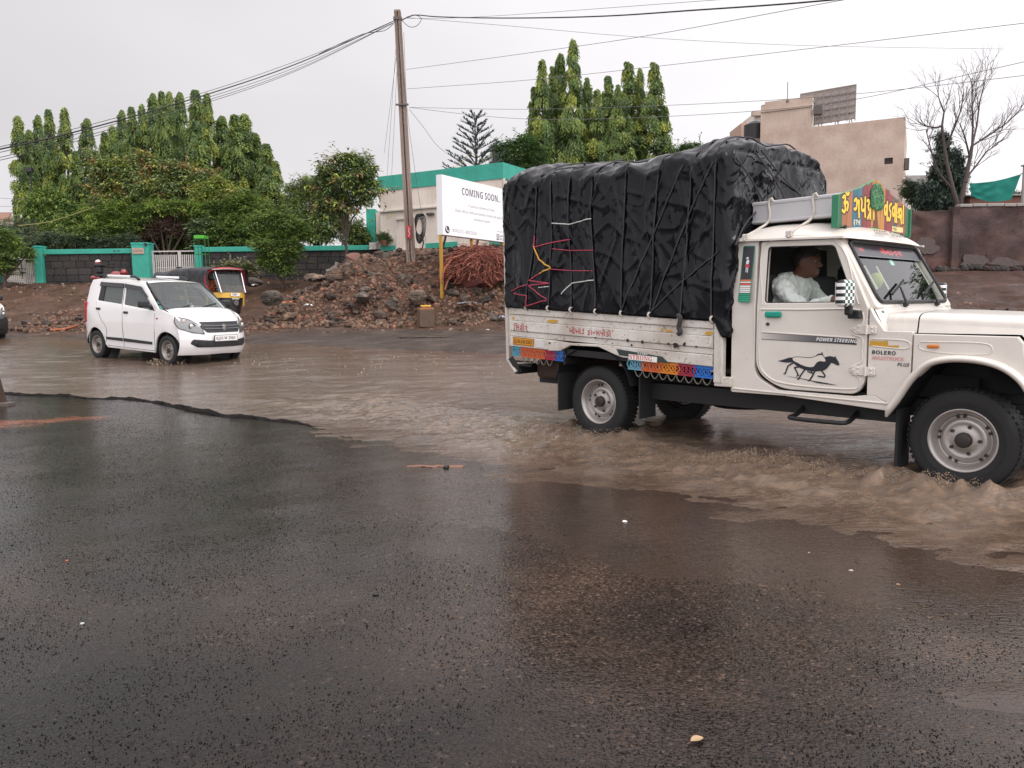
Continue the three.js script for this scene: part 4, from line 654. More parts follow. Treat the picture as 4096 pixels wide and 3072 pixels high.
  const rgh = texture(1024, (i) => [0, clamp(0.15 + 0.4 * (dust[i] - 0.45)), 0]);
  const tarp = phys([0.09, 0.09, 0.105], 1, { map: again(col, 0.55), roughnessMap: again(rgh, 0.7), bumpMap: again(bump, 0.8), bumpScale: 0.0012, specularIntensity: 0.5 });
  part('tarpaulin', body, tarp, load);
  // ropes
  const rope = std([0.045, 0.043, 0.048], 0.9), zr = (x, y) => zh + sideOut(x, y) * (0.35 + 0.65 * smooth(1.1, 1.35, y)) + 0.008;
  const drawn = (pts, rad, mat, name, n = 10) => { const q = []; for (let k = 0; k < pts.length - 1; k++) for (let i = 0; i < n; i++) { const t = i / n, x = mix(pts[k][0], pts[k + 1][0], t), y = mix(pts[k][1], pts[k + 1][1], t); q.push([x, y, zr(x, y)]); } const e = pts[pts.length - 1]; q.push([e[0], e[1], zr(...e)]); return [q, (qq = q) => part(name, tube(qq, rad, qq.length * 2, 6), mat, load)]; };
  for (const rr of ropes) {
    const [q, make] = drawn(rr, 0.0065, rope, 'rope'), [xt] = rr[2]; q[q.length - 1][1] -= 0.05;
    for (let i = 0; i <= 14; i++) { const z = mix(zh - 0.05, -zh + 0.05, i / 14); q.push([xt + 0.05 * i / 14, topY(xt, z) + 0.012, z]); }
    q.push([xt, 1.9, -zh - 0.03], [xt, 1.2, -zh - 0.02]); make(q);
  }
  for (const d of [[[0.388, 1.2], [0.725, 1.827], [1.022, 2.37]], [[0.707, 1.188], [1.06, 1.957], [1.294, 2.36]], [[0.72, 1.2], [1.0, 1.43], [1.357, 1.66]]]) drawn(d, 0.0065, rope, 'rope')[1]();
  const fr = (pts) => part('rope', tube(pts.map(([z, y]) => [x1 + frontOut(z, y) * 0.9 + 0.025, y, z]), 0.0065, 30, 6), rope, load);
  fr([[-0.17, 2.5], [0.01, 2.34], [0.34, 2.09], [0.66, 1.88], [0.86, 1.7]]); fr([[0.84, 2.37], [0.65, 2.26], [0.4, 2.08]]); fr([[0.61, 2.46], [0.25, 2.27], [-0.01, 2.12]]); fr([[0.47, 2.47], [0.05, 2.32], [-0.3, 2.16]]); fr([[-0.6, 2.44], [-0.38, 2.29], [-0.2, 2.14]]);
  const cords = { white: std([0.5, 0.52, 0.48], 0.8), pink: std([0.42, 0.05, 0.09], 0.7), yellow: std([0.6, 0.33, 0.05], 0.7) };
  const C = (c, r, ...pts) => drawn(pts, r, cords[c], 'cord', 5)[1]();
  C('white', 0.006, [-0.45, 2.028], [-0.232, 2.001], [0.031, 2.03]); C('white', 0.006, [-0.221, 1.455], [0.063, 1.475]); C('white', 0.007, [-0.221, 1.455], [-0.338, 1.356]); C('white', 0.005, [-0.615, 1.424], [-0.493, 1.432]);
  C('pink', 0.006, [-0.702, 1.93], [-0.703, 1.82]); C('pink', 0.006, [-0.69, 1.818], [-0.451, 1.847], [-0.233, 1.86]); C('pink', 0.0045, [-0.452, 1.788], [-0.233, 1.76], [0.057, 1.745]); C('pink', 0.0045, [-0.461, 1.596], [-0.235, 1.573], [0.05, 1.56]);
  C('pink', 0.006, [-0.763, 1.498], [-0.485, 1.462], [-0.764, 1.448]); C('pink', 0.0055, [-0.764, 1.448], [-0.517, 1.305], [-0.806, 1.242]); C('pink', 0.005, [-1.033, 1.398], [-0.779, 1.459]); C('pink', 0.005, [-0.992, 1.374], [-0.789, 1.348], [-0.8, 1.25]); C('pink', 0.006, [-0.75, 1.5], [-0.613, 1.559]);
  C('yellow', 0.008, [-0.711, 1.837], [-0.619, 1.695], [-0.469, 1.607], [-0.613, 1.559]);
  part('rope_knot', tube([[0.99, 1.16, 0.905], [1.02, 1.14, 0.91], [1.0, 1.05, 0.9], [1.02, 1.02, 0.9], [0.99, 1.0, 0.9]], 0.02, 20, 7), rope, load);
}
// ---------------------------------------------------------------- people: smooth figures from joints
function fieldMesh(f, lo, hi, cell) {                    // surface where f = 0 inside the box lo..hi
  const size = Math.max(hi[0] - lo[0], hi[1] - lo[1], hi[2] - lo[2]), res = Math.ceil(size / cell) + 4, half = res / 2, mc = new MarchingCubes(res, std([1, 1, 1]), false, false, 240000);
  const c = [0, 1, 2].map((k) => (lo[k] + hi[k]) / 2), s = (size / 2 + 2 * cell);
  mc.isolation = 0;
  for (let k = 0; k < res; k++) for (let j = 0; j < res; j++) for (let i = 0; i < res; i++) {
    const x = c[0] + (i - half) / half * s, y = c[1] + (j - half) / half * s, z = c[2] + (k - half) / half * s;
    mc.field[i + j * res + k * res * res] = (x < lo[0] - cell || y < lo[1] - cell || z < lo[2] - cell || x > hi[0] + cell || y > hi[1] + cell || z > hi[2] + cell) ? -1 : -f(x, y, z);
  }
  mc.update();
  const n = mc.count, g = new THREE.BufferGeometry();
  g.setAttribute('position', new THREE.BufferAttribute(mc.positionArray.slice(0, n * 3), 3)); g.setAttribute('normal', new THREE.BufferAttribute(mc.normalArray.slice(0, n * 3), 3));
  g.setAttribute('uv', new THREE.BufferAttribute(new Float32Array(n * 2), 2));
  g.scale(s, s, s).translate(...c);
  const q = mergeVertices((g.deleteAttribute('normal'), g), 1e-5); q.computeVertexNormals();
  return q;
}
const smin = (a, b, k) => { const h = Math.max(k - Math.abs(a - b), 0) / k; return Math.min(a, b) - h * h * k * 0.25; };
function bones(list, k = 0.03) {                         // each [a, b, ra, rb]
  return (x, y, z) => {
    let d = 9;
    for (const [a, b, ra, rb] of list) {
      const bx = b[0] - a[0], by = b[1] - a[1], bz = b[2] - a[2], px = x - a[0], py = y - a[1], pz = z - a[2], t = clamp((px * bx + py * by + pz * bz) / (bx * bx + by * by + bz * bz + 1e-9));
      d = smin(d, Math.hypot(px - bx * t, py - by * t, pz - bz * t) - mix(ra, rb, t), k);
    }
    return d;
  };
}
const egg = (c, r) => (x, y, z) => (Math.hypot((x - c[0]) / r[0], (y - c[1]) / r[1], (z - c[2]) / r[2]) - 1) * Math.min(...r);
let driverParts = null;
function seatedParts() {                                 // a driver with both hands on a wheel; x forward, origin on the seat
  if (driverParts) return driverParts;
  const H = [0.172, 0.632, 0];                           // middle of the head
  const torso = [[[0, 0.1, -0.07], [0, 0.1, 0.07], 0.13, 0.13], [[0, 0.12, 0], [0.0, 0.27, 0], 0.145, 0.14], [[0, 0.27, 0], [0.045, 0.42, 0], 0.135, 0.13], [[0.05, 0.44, -0.1], [0.05, 0.44, 0.1], 0.085, 0.085]];
  const arm = (s) => [[[0.06, 0.45, s * 0.15], [0.075, 0.435, s * 0.185], 0.062, 0.058], [[0.075, 0.435, s * 0.185], [0.25, 0.255, s * 0.235], 0.055, 0.043], [[0.25, 0.255, s * 0.235], [0.47, 0.335, s * 0.165], 0.043, 0.03]];
  const leg = (s) => [[[0.03, 0.1, s * 0.09], [0.44, 0.12, s * 0.12], 0.09, 0.064], [[0.44, 0.12, s * 0.12], [0.52, -0.25, s * 0.12], 0.062, 0.042]];
  const foot = (s) => [[[0.52, -0.25, s * 0.12], [0.5, -0.3, s * 0.12], 0.04, 0.04], [[0.5, -0.31, s * 0.12], [0.7, -0.325, s * 0.13], 0.036, 0.028]];
  const neck = [[[0.07, 0.46, 0], [0.15, 0.58, 0], 0.06, 0.054]];
  const hand = (s) => {                                  // palm, four fingers and a thumb closed on the rim
    const w = [0.47, 0.335, s * 0.165], p = [0.535, 0.352, s * 0.158], L = [[w, p, 0.027, 0.03]];
    for (let i = 0; i < 4; i++) { const o = (i - 1.5) * 0.019, len = [0.9, 1, 0.95, 0.78][i], a = [p[0] + 0.018, p[1] + 0.012 - o * 0.25, p[2] + o * 0.7 + 0], b = [a[0] + 0.034 * len, a[1] + 0.022, a[2]], c = [b[0] + 0.016, b[1] - 0.022, b[2] - s * 0.004], d = [c[0] - 0.018, c[1] - 0.02 * len, c[2] - s * 0.006]; L.push([a, b, 0.0098, 0.0088], [b, c, 0.0088, 0.008], [c, d, 0.008, 0.0072]); }
    const t0 = [w[0] + 0.03, w[1] - 0.008, w[2] - s * 0.022], t1 = [t0[0] + 0.034, t0[1] + 0.004, t0[2] - s * 0.022], t2 = [t1[0] + 0.028, t1[1] - 0.012, t1[2] - s * 0.002]; L.push([t0, t1, 0.0125, 0.0105], [t1, t2, 0.0102, 0.0085]);
    return L;
  };
  const fTorso = bones([...torso, ...arm(1), ...arm(-1)], 0.05), fLegs = bones([...leg(1), ...leg(-1), ...foot(1), ...foot(-1), torso[0]], 0.04), fNeck = bones(neck, 0.03);
  const skull = egg([H[0] - 0.012, H[1] + 0.022, 0], [0.098, 0.098, 0.076]), jaw = egg([H[0] + 0.018, H[1] - 0.048, 0], [0.068, 0.07, 0.056]), chin = egg([H[0] + 0.062, H[1] - 0.092, 0], [0.026, 0.022, 0.026]);
  const nose = bones([[[H[0] + 0.083, H[1] + 0.012, 0], [H[0] + 0.111, H[1] - 0.03, 0], 0.009, 0.014], [[H[0] + 0.096, H[1] - 0.034, -0.012], [H[0] + 0.096, H[1] - 0.034, 0.012], 0.0085, 0.0085]], 0.012);
  const lips = bones([[[H[0] + 0.084, H[1] - 0.062, -0.018], [H[0] + 0.084, H[1] - 0.062, 0.018], 0.0075, 0.0075], [[H[0] + 0.081, H[1] - 0.072, -0.015], [H[0] + 0.081, H[1] - 0.072, 0.015], 0.0075, 0.0075]], 0.004), brow = bones([[[H[0] + 0.072, H[1] + 0.028, -0.042], [H[0] + 0.076, H[1] + 0.028, 0.042], 0.014, 0.014]], 0.01);
  const ears = [1, -1].map((s) => egg([H[0] - 0.016, H[1] - 0.008, s * 0.077], [0.02, 0.033, 0.009])), sock = [1, -1].map((s) => egg([H[0] + 0.09, H[1] + 0.004, s * 0.032], [0.018, 0.013, 0.02]));
  const fHead = (x, y, z) => { let d = smin(skull(x, y, z), jaw(x, y, z), 0.045); d = smin(d, chin(x, y, z), 0.03); d = smin(d, brow(x, y, z), 0.02); d = Math.max(d, -sock[0](x, y, z), -sock[1](x, y, z)); d = smin(d, nose(x, y, z), 0.012); d = smin(d, lips(x, y, z), 0.008); d = smin(d, Math.min(ears[0](x, y, z), ears[1](x, y, z)), 0.008); return smin(d, fNeck(x, y, z), 0.03); };
  const body = fieldMesh((x, y, z) => smin(smin(fTorso(x, y, z), fLegs(x, y, z), 0.03), fNeck(x, y, z), 0.03), [-0.17, -0.36, -0.32], [0.75, 0.57, 0.32], 0.014);
  const head = fieldMesh(fHead, [H[0] - 0.13, H[1] - 0.15, -0.1], [H[0] + 0.14, H[1] + 0.14, 0.1], 0.0045);
  const hands = [1, -1].map((s) => fieldMesh(bones(hand(s), 0.008), [0.43, 0.28, s > 0 ? 0.09 : -0.24], [0.64, 0.43, s > 0 ? 0.24 : -0.09], 0.004));
  const skin = merge([body, head, ...hands]);
  const fold = (x, y, z) => 0.011 * n3(x * 11, y * 8, z * 11) + 0.011 * (1 - Math.abs(n3(x * 16 + y * 9, y * 10 - x * 8, z * 14))) ** 3 - 0.003;
  const shirt = fieldMesh((x, y, z) => Math.max(fTorso(x, y, z) - 0.016 + fold(x, y, z), 0.12 - y, x - 0.455, -(Math.hypot(x - 0.1, y - 0.53, z) - 0.062)), [-0.19, 0.1, -0.32], [0.47, 0.56, 0.32], 0.011);
  const collar = [1, -1].map((s) => slab(roundShape([[0, 0], [0.1, 0.02], [0.085, -0.035], [0.01, -0.04]], 0.008), 0.006, 0.002).rotateY(-0.5 * s).rotateX(s * 0.5).translate(0.06, 0.525, s * 0.055));
  const trousers = fieldMesh((x, y, z) => Math.max(fLegs(x, y, z) - 0.014 + fold(x, y, z), -0.24 - y, y - 0.17), [-0.17, -0.26, -0.24], [0.64, 0.2, 0.24], 0.013);
  const hair = fieldMesh((x, y, z) => { const line = (y - H[1]) - 0.03 - Math.max(0, x - H[0] - 0.02) * 0.42 + Math.max(0, H[0] - 0.01 - x) * 1.3; return Math.max(skull(x, y, z) - 0.013 - 0.003 * n3(x * 60, y * 60, z * 60), -line); }, [H[0] - 0.14, H[1] - 0.11, -0.1], [H[0] + 0.11, H[1] + 0.145, 0.1], 0.005);
  const tache = merge([bones([[[H[0] + 0.092, H[1] - 0.05, 0], [H[0] + 0.076, H[1] - 0.058, 0.03], 0.0085, 0.005], [[H[0] + 0.092, H[1] - 0.05, 0], [H[0] + 0.076, H[1] - 0.058, -0.03], 0.0085, 0.005], [[H[0] + 0.088, H[1] + 0.03, 0.018], [H[0] + 0.074, H[1] + 0.03, 0.048], 0.005, 0.003], [[H[0] + 0.088, H[1] + 0.03, -0.018], [H[0] + 0.074, H[1] + 0.03, -0.048], 0.005, 0.003]], 0.004)].map((f) => fieldMesh(f, [H[0] + 0.05, H[1] - 0.075, -0.06], [H[0] + 0.12, H[1] + 0.05, 0.06], 0.003)));
  const eyes = [1, -1].map((s) => new THREE.SphereGeometry(0.011, 12, 10).translate(H[0] + 0.078, H[1] + 0.004, s * 0.032)), irises = [1, -1].map((s) => new THREE.SphereGeometry(0.0055, 10, 8).translate(H[0] + 0.085, H[1] + 0.004, s * 0.032));
  return (driverParts = { skin, shirt: merge([shirt, ...collar]), trousers, hair, tache, eyes, irises });
}
const HAIR = std([0.012, 0.01, 0.009], 0.6), EYE_WHITE = std([0.3, 0.27, 0.25], 0.4);
function seatedDriver(label, pos, turn, shirtColor, skinColor = [0.13, 0.058, 0.036], tilt = 0) {
  const q = seatedParts(), m = solo('person', label, 'person', q.skin, std(skinColor, 0.55));
  m.position.set(...pos); m.rotation.set(0, turn, tilt, 'YXZ');
  part('shirt', q.shirt, std(shirtColor, 0.9), m); part('trousers', q.trousers, std([0.03, 0.03, 0.035], 0.9), m); part('hair', q.hair, HAIR, m); part('moustache_and_brows', q.tache, HAIR, m).userData.kind = 'stuff';
  for (const e of q.eyes) part('eye', e, EYE_WHITE, m); for (const e of q.irises) part('iris', e, HAIR, m);
  return m;
}
const inGroup = (o, x, y, z) => { o.updateMatrixWorld(true); return V(x, y, z).applyMatrix4(o.matrixWorld).toArray(); };
seatedDriver('moustached driver in a white shirt at the wheel of the pickup truck', inGroup(truck, 1.665, 0.935, 0.37), truck.rotation.y, [0.66, 0.7, 0.66]);
// ---------------------------------------------------------------- small cars: x forward, origin under the rear axle

const CAR = {
  white: phys([0.78, 0.76, 0.75], 0.25, { clearcoat: 0.8, clearcoatRoughness: 0.06 }),
  glass: phys([0.5, 0.56, 0.54], 0.02, { transmission: 0.92, thickness: 0, ior: 1.5 }),
  screen: phys([0.72, 0.8, 0.78], 0.02, { transmission: 0.95, thickness: 0, ior: 1.5 }),
  dark: std([0.02, 0.02, 0.022], 0.5), trim: std([0.016, 0.016, 0.018], 0.55), seam: std([0.03, 0.03, 0.03], 0.8),
  seat: std([0.1, 0.11, 0.11], 0.8), steel: std([0.3, 0.27, 0.25], 0.5, { metalness: 0.6 }),
  red: phys([0.35, 0.01, 0.015], 0.15), lamp: phys([0.2, 0.2, 0.2], 0.16, { clearcoat: 1, metalness: 0.5 }), lampIn: std([0.8, 0.79, 0.76], 0.15, { metalness: 0.8 }),
  rail: std([0.7, 0.7, 0.7], 0.3),
};
const tess = new TessellateModifier(0.11, 7);
function hatchback(o, opt = {}) {                        // parts go under o
  const W = 0.735, zc = (x, y) => { let z = W - 0.2 * Math.max(0, y - 1.02) - 0.05 * Math.max(0, 0.45 - y); if (x > 2.3) z -= 0.11 * ((x - 2.3) / 0.5) ** 2; if (x < 0.1) z -= 0.08 * ((0.1 - x) / 0.55) ** 2; return z + 0.012 * Math.exp(-(((y - 0.72) / 0.2) ** 2)); };
  const both = (name, g, m, parent = o) => { const a = part(name, g, m, parent); part(name, mirrorZ(g), m, parent); return a; };
  const onSide = (g, off = 0) => { let h = tess.modify(g.index ? g.toNonIndexed() : g); warp(h, (v) => { v.z += zc(v.x, v.y) + off; }); return shadeSmooth(h, 0.5); };
  const arc = (cx, r, a0, a1, n = 14) => Array.from({ length: n + 1 }, (_, i) => { const a = mix(a0, a1, i / n); return [cx + r * Math.cos(a), 0.275 + r * Math.sin(a)]; });
  const A = 0.345, win1 = [[0.1, 1.16], [0.15, 1.5], [0.945, 1.475], [0.95, 1.1]], win2 = [[1.02, 1.093], [1.015, 1.472], [1.5, 1.42], [1.56, 1.4], [2.06, 1.0]];
  const outline = [[-0.44, 0.28], ...arc(0, A, Math.PI - 0.05, 0.05), [0.42, 0.235], [1.98, 0.215], ...arc(2.36, A, Math.PI - 0.1, 0.08), [2.72, 0.3], [2.76, 0.42], [2.745, 0.62], [2.7, 0.86], [2.62, 0.92], [2.3, 1.02], [2.16, 1.04], [1.62, 1.5], [1.5, 1.53], [0.8, 1.58], [0, 1.59], [-0.22, 1.57], [-0.33, 1.45], [-0.42, 1.12], [-0.45, 0.8], [-0.465, 0.5]];
  const sideG = slab(shapeOf(outline), 0.03, 0.004, 6, [roundShape(win1, 0.03), roundShape(win2, 0.03)]);
  both('side_panel', onSide(sideG), CAR.white);
  for (const [name, w] of [['rear_door_glass', win1], ['front_door_glass', win2]]) both(name, onSide(slab(roundShape(w, 0.03), 0.006, 0), -0.018), CAR.glass);
  both('window_film', onSide(slab(shapeOf([[0.1, 1.16], [0.15, 1.5], [0.29, 1.495], [0.27, 1.145]]), 0.01, 0), -0.006), CAR.trim);
  both('mirror_corner', onSide(slab(shapeOf([[1.87, 1.02], [1.9, 1.13], [2.06, 1.0]]), 0.012, 0), 0), CAR.trim);
  both('rain_guard', merge([onSide(slab(shapeOf([[0.12, 1.45], [0.15, 1.53], [0.96, 1.505], [0.96, 1.42]]), 0.008, 0), 0.02), onSide(slab(shapeOf([[1.0, 1.42], [1.0, 1.5], [1.53, 1.45], [1.8, 1.26], [1.74, 1.24], [1.5, 1.38]]), 0.008, 0), 0.02)]), phys([0.02, 0.02, 0.022], 0.15));
  const seam = (pts) => tube(pts.map(([x, y]) => [x, y, zc(x, y) + 0.0005]), 0.0045, 30, 4);
  both('door_gap', merge([seam([[0.985, 1.52], [0.985, 1.1], [0.99, 0.7], [0.99, 0.27]]), seam([[2.0, 0.26], [2.02, 0.6], [2.05, 0.95]]), seam([[0.37, 0.33], [0.42, 0.6], [0.2, 0.85], [0.05, 1.13]]), seam([[0.42, 0.275], [1.2, 0.26], [2.0, 0.25]])]), CAR.seam);
  both('door_strip', merge([onSide(slab(roundShape([[0.4, 0.445], [0.42, 0.395], [0.965, 0.385], [0.965, 0.445]], 0.01), 0.02, 0.004), 0.018), onSide(slab(roundShape([[1.005, 0.445], [1.005, 0.38], [1.93, 0.365], [1.93, 0.415]], 0.01), 0.02, 0.004), 0.018)]), CAR.trim);
  for (const [hx, hy] of [[0.16, 0.995], [1.11, 0.945]]) both('door_handle', merge([rbox(0.14, 0.045, 0.03, hx, hy, zc(hx, hy) + 0.005, 0.012)]), CAR.trim);
  both('repeater', rbox(0.05, 0.03, 0.012, 2.12, 0.86, zc(2.12, 0.86) + 0.003, 0.01), CAR.red);
  for (const s of [1, -1]) { const mr = part('side_mirror', [rbox(0.12, 0.14, 0.2, 1.96, 1.13, s * 0.9, 0.045, 3)], CAR.dark, o); part('mirror_arm', [bar([1.95, 1.07, s * 0.72], [1.96, 1.09, s * 0.84], 0.03)], CAR.dark, mr); }
  // nose: x at the front as a function of z and y
  const prof = curve([[0.15, 2.98], [0.24, 3.05], [0.36, 3.1], [0.5, 3.105], [0.62, 3.08], [0.74, 3.04], [0.84, 2.97], [0.9, 2.9]]), F = (z, y) => (prof(y) + prof(y - 0.03) + prof(y + 0.03)) / 3 - 0.37 * Math.min(1.05, Math.abs(z) / 0.735) ** 2.7;
  const face = (shape, off, thick = 0.02, bev = 0.003) => { const h = tess.modify(slab(shape, thick, bev, 6)); return shadeSmooth(warp(h, (v) => { const z = v.x, y = v.y, d = v.z; v.set(F(z, y) + off + d, y, z); }), 0.6); };
  const bonnetFront = (z) => [F(z, 0.875), 0.875];
  part('front_bumper', gridGeo(40, 24, (u, v) => { const z = (u * 2 - 1) * 0.72, y = mix(0.2, 0.66, v), e = Math.abs(u * 2 - 1); return [F(z, y) , y + 0.02 * (1 - e), z]; }), opt.darkBumper ? CAR.dark : CAR.white, o);
  part('front_panel', gridGeo(40, 10, (u, v) => { const z = (u * 2 - 1) * 0.72, y = mix(0.655, 0.885, v); return [F(z, y) - 0.004, y, z]; }), CAR.white, o);
  part('bonnet', gridGeo(30, 40, (u, v) => { const w = v * 2 - 1, z0 = w * 0.715, [fx, fy] = bonnetFront(z0), rz = w * 0.69, t = u; return [mix(fx, 2.22 + 0.06 * (1 - w * w), t), mix(fy, 1.035 + 0.03 * (1 - w * w), t) + 0.075 * Math.sin(t * Math.PI) ** 0.9 * (1 - 0.35 * w ** 4), mix(z0, rz, t)]; }), CAR.white, o);
  const grille = part('grille', face(roundShape([[-0.42, 0.72], [-0.4, 0.8], [0.4, 0.8], [0.42, 0.72], [0.34, 0.62], [-0.34, 0.62]], 0.03), 0.012, 0.03), CAR.dark, o);
  part('grille_bar', merge([0.69, 0.74].map((y) => tube(Array.from({ length: 9 }, (_, i) => { const z = mix(-0.37, 0.37, i / 8); return [F(z, y) + 0.018, y, z]; }), 0.011, 30, 5)).concat([tube(Array.from({ length: 9 }, (_, i) => { const z = mix(-0.42, 0.42, i / 8); return [F(z, 0.81) + 0.016, 0.81, z]; }), 0.013, 30, 6)])), std([0.14, 0.14, 0.15], 0.35), grille);
  { const sgn = (s) => shapeOf([[0, 0.062], [0.05, 0.022], [0.018, -0.002], [0.052, -0.028], [0, -0.062], [-0.05, -0.022], [-0.018, 0.002], [-0.052, 0.028]]); part('badge', slab(sgn(1), 0.012, 0.003).rotateY(Math.PI / 2).translate(F(0, 0.715) + 0.034, 0.715, 0), CAR.chrome ?? MAT.silver, grille); }
  part('lower_intake', face(roundShape([[-0.6, 0.42], [-0.56, 0.5], [-0.3, 0.475], [0.3, 0.475], [0.56, 0.5], [0.6, 0.42], [0.5, 0.35], [-0.5, 0.35]], 0.03), 0.01, 0.03), CAR.dark, o);
  part('fog_recess', [1, -1].map((s) => new THREE.TorusGeometry(0.045, 0.012, 8, 18).rotateY(Math.PI / 2 + s * 0.5).translate(F(s * 0.5, 0.43) + 0.012, 0.43, s * 0.5))[0], CAR.trim, o);
  const plate = decal('number_plate', 0.5, 0.115, print(512, 118, (g, w, h) => { g.fillStyle = '#e9e7e4'; g.fillRect(0, 0, w, h); g.strokeStyle = '#333'; g.lineWidth = 5; g.strokeRect(4, 4, w - 8, h - 8); g.fillStyle = '#23232a'; g.font = 'bold 76px sans-serif'; g.fillText(opt.plate ?? 'GJ23 M 2563', opt.plate ? 60 : 26, 86, 462); }), o, (m) => { m.rotation.set(0, Math.PI / 2, 0); m.position.set(F(0, 0.5) + 0.035, 0.515, 0); }, { clear: false });
  part('plate_back', box(0.012, 0.12, 0.51, F(0, 0.5) + 0.026, 0.515, 0), CAR.trim, o);
  for (const s of [1, -1]) {
    const lampShape = () => roundShape([[s * 0.385, 0.6], [s * 0.44, 0.765], [s * 0.55, 0.865], [s * 0.7, 0.91], [s * 0.735, 0.8], [s * 0.72, 0.7], [s * 0.56, 0.625]], 0.025);
    const h = part('headlamp', face(lampShape(), 0.018, 0.03), CAR.lamp, o);
    part('lamp_seal', new THREE.TubeGeometry(new THREE.CatmullRomCurve3(lampShape().getPoints(5).map((p) => V(F(p.x, p.y) + 0.016, p.y, p.x)), true), 60, 0.006, 5, true), CAR.seam, h);
    part('lamp_reflector', [new THREE.SphereGeometry(0.045, 14, 10).scale(0.35, 1, 1).translate(F(s * 0.55, 0.74) + 0.022, 0.74, s * 0.55)], CAR.lampIn, h);
    part('turn_lamp', new THREE.SphereGeometry(0.036, 12, 8).scale(0.4, 1, 1).translate(F(s * 0.62, 0.83) + 0.018, 0.83, s * 0.62), phys([0.6, 0.5, 0.42], 0.2), h); part('lamp_bezel', [new THREE.TorusGeometry(0.052, 0.008, 6, 20).rotateY(Math.PI / 2 - s * 0.5).translate(F(s * 0.55, 0.735) + 0.022, 0.735, s * 0.55)], CAR.dark, h);
    part('tail_lamp', rbox(0.08, 0.42, 0.1, -0.405, 0.92, s * 0.65, 0.03), CAR.red, o);
  }
  // windscreen, roof, tail
  const wsz = (t) => mix(0.7, 0.6, t);
  part('windscreen', gridGeo(24, 30, (u, v) => { const w = v * 2 - 1, t = mix(0.03, 0.97, u); return [mix(2.27, 1.6, t) + 0.09 * (1 - w * w) * (1 - 0.4 * t), mix(1.035, 1.535, t) + 0.025 * (1 - w * w), w * (wsz(t) - 0.012)]; }), CAR.screen, o);
  both('windscreen_edge', tube([[2.28, 1.03, 0.69], [1.95, 1.28, 0.645], [1.61, 1.535, 0.595]], 0.016, 20, 6), CAR.trim);
  part('cowl', gridGeo(4, 30, (u, v) => { const w = v * 2 - 1; return [mix(2.22, 2.36, u) + 0.075 * (1 - w * w), 1.037 + 0.034 * (1 - w * w), w * 0.69]; }), CAR.trim, o);
  for (const z of [-0.08, 0.35]) part('wiper', [bar([2.37, 1.075, z + 0.02], [2.2, 1.145, z - 0.42], 0.01)], CAR.trim, o);
  part('roof', gridGeo(40, 40, (u, v) => { const w = v * 2 - 1, x = mix(-0.24, 1.63, u), edge = curve([[-0.24, 1.565], [0, 1.59], [0.8, 1.578], [1.5, 1.53], [1.63, 1.5]])(x), z = zc(x, edge) * w; return [x + (u > 0.5 ? 0.06 * (1 - w * w) * (u - 0.5) * 2 : 0), edge + 0.045 * (1 - Math.abs(w) ** 3), z]; }), CAR.white, o);
  for (const s of [1, -1]) { const r = part('roof_rail', [bar([0.2, 1.655, s * 0.53], [1.0, 1.64, s * 0.53], 0.022)], CAR.rail, o); part('rail_foot', [tube([[1.0, 1.64, s * 0.53], [1.15, 1.63, s * 0.53], [1.26, 1.58, s * 0.53]], 0.026, 14, 8), tube([[0.2, 1.655, s * 0.53], [0.1, 1.645, s * 0.53], [0.02, 1.6, s * 0.53]], 0.026, 14, 8)], CAR.trim, r); }
  part('tail', gridGeo(20, 20, (u, v) => { const w = u * 2 - 1, y = mix(0.26, 1.57, v), x = curve([[0.26, -0.44], [0.5, -0.48], [0.8, -0.465], [1.12, -0.43], [1.45, -0.34], [1.57, -0.22]])(y); return [x + 0.04 * w * w, y, w * zc(x, y)]; }), CAR.white, o);
  // inside
  part('floor_pan', [box(2.9, 0.06, 1.3, 1.15, 0.3, 0), box(0.05, 0.7, 1.3, 2.28, 0.65, 0)], CAR.dark, o);
  for (const z of [0.36, -0.36]) { const s = part('front_seat', [rbox(0.5, 0.16, 0.48, 1.3, 0.55, z, 0.06), rbox(0.14, 0.58, 0.46, 1.04, 0.86, z, 0.06)], CAR.seat, o); part('headrest', rbox(0.09, 0.17, 0.26, 1.01, 1.24, z, 0.04), CAR.seat, s); }
  part('rear_seat', [rbox(0.45, 0.16, 1.2, 0.45, 0.55, 0, 0.06), rbox(0.14, 0.55, 1.2, 0.2, 0.85, 0, 0.06)], CAR.seat, o);
  part('dashboard', rbox(0.4, 0.26, 1.34, 2.05, 0.9, 0, 0.08), std([0.06, 0.065, 0.065], 0.8), o);
  part('steering_wheel', new THREE.TorusGeometry(0.18, 0.015, 8, 30).rotateY(-Math.PI / 2).rotateZ(0.5).translate(1.74, 0.95, 0.36), CAR.dark, o);
  part('dash_ornament', rbox(0.05, 0.12, 0.06, 2.05, 1.07, -0.05, 0.02), std([0.7, 0.7, 0.66], 0.5), o);
  part('rear_view_mirror', rbox(0.03, 0.06, 0.2, 1.72, 1.42, 0, 0.015), CAR.dark, o);
  for (const s of [1, -1]) for (const x of [0, 2.36]) { wheel(o, x, 0.275, s * 0.635, 0.28, 0.172, 0.165, s, CAR.steel); part('inner_arch', [gridGeo(16, 1, (u, v) => { const a = Math.PI * u; return [x + 0.35 * Math.cos(a), 0.275 + 0.35 * Math.sin(a), s * mix(0.71, 0.42, v)]; }), new THREE.CircleGeometry(0.35, 20).translate(x, 0.275, s * 0.42)], CAR.dark, o); }
  return o;
}
const slopeTilt = -0.028;
const car = thing('hatchback_car', 'white tall hatchback car with roof rails splashing through brown water', 'car', [-8.024, 0.28, -16.22], 0);
car.rotation.set(0, -32.6 * Math.PI / 180, -0.033, 'YXZ');
hatchback(car);
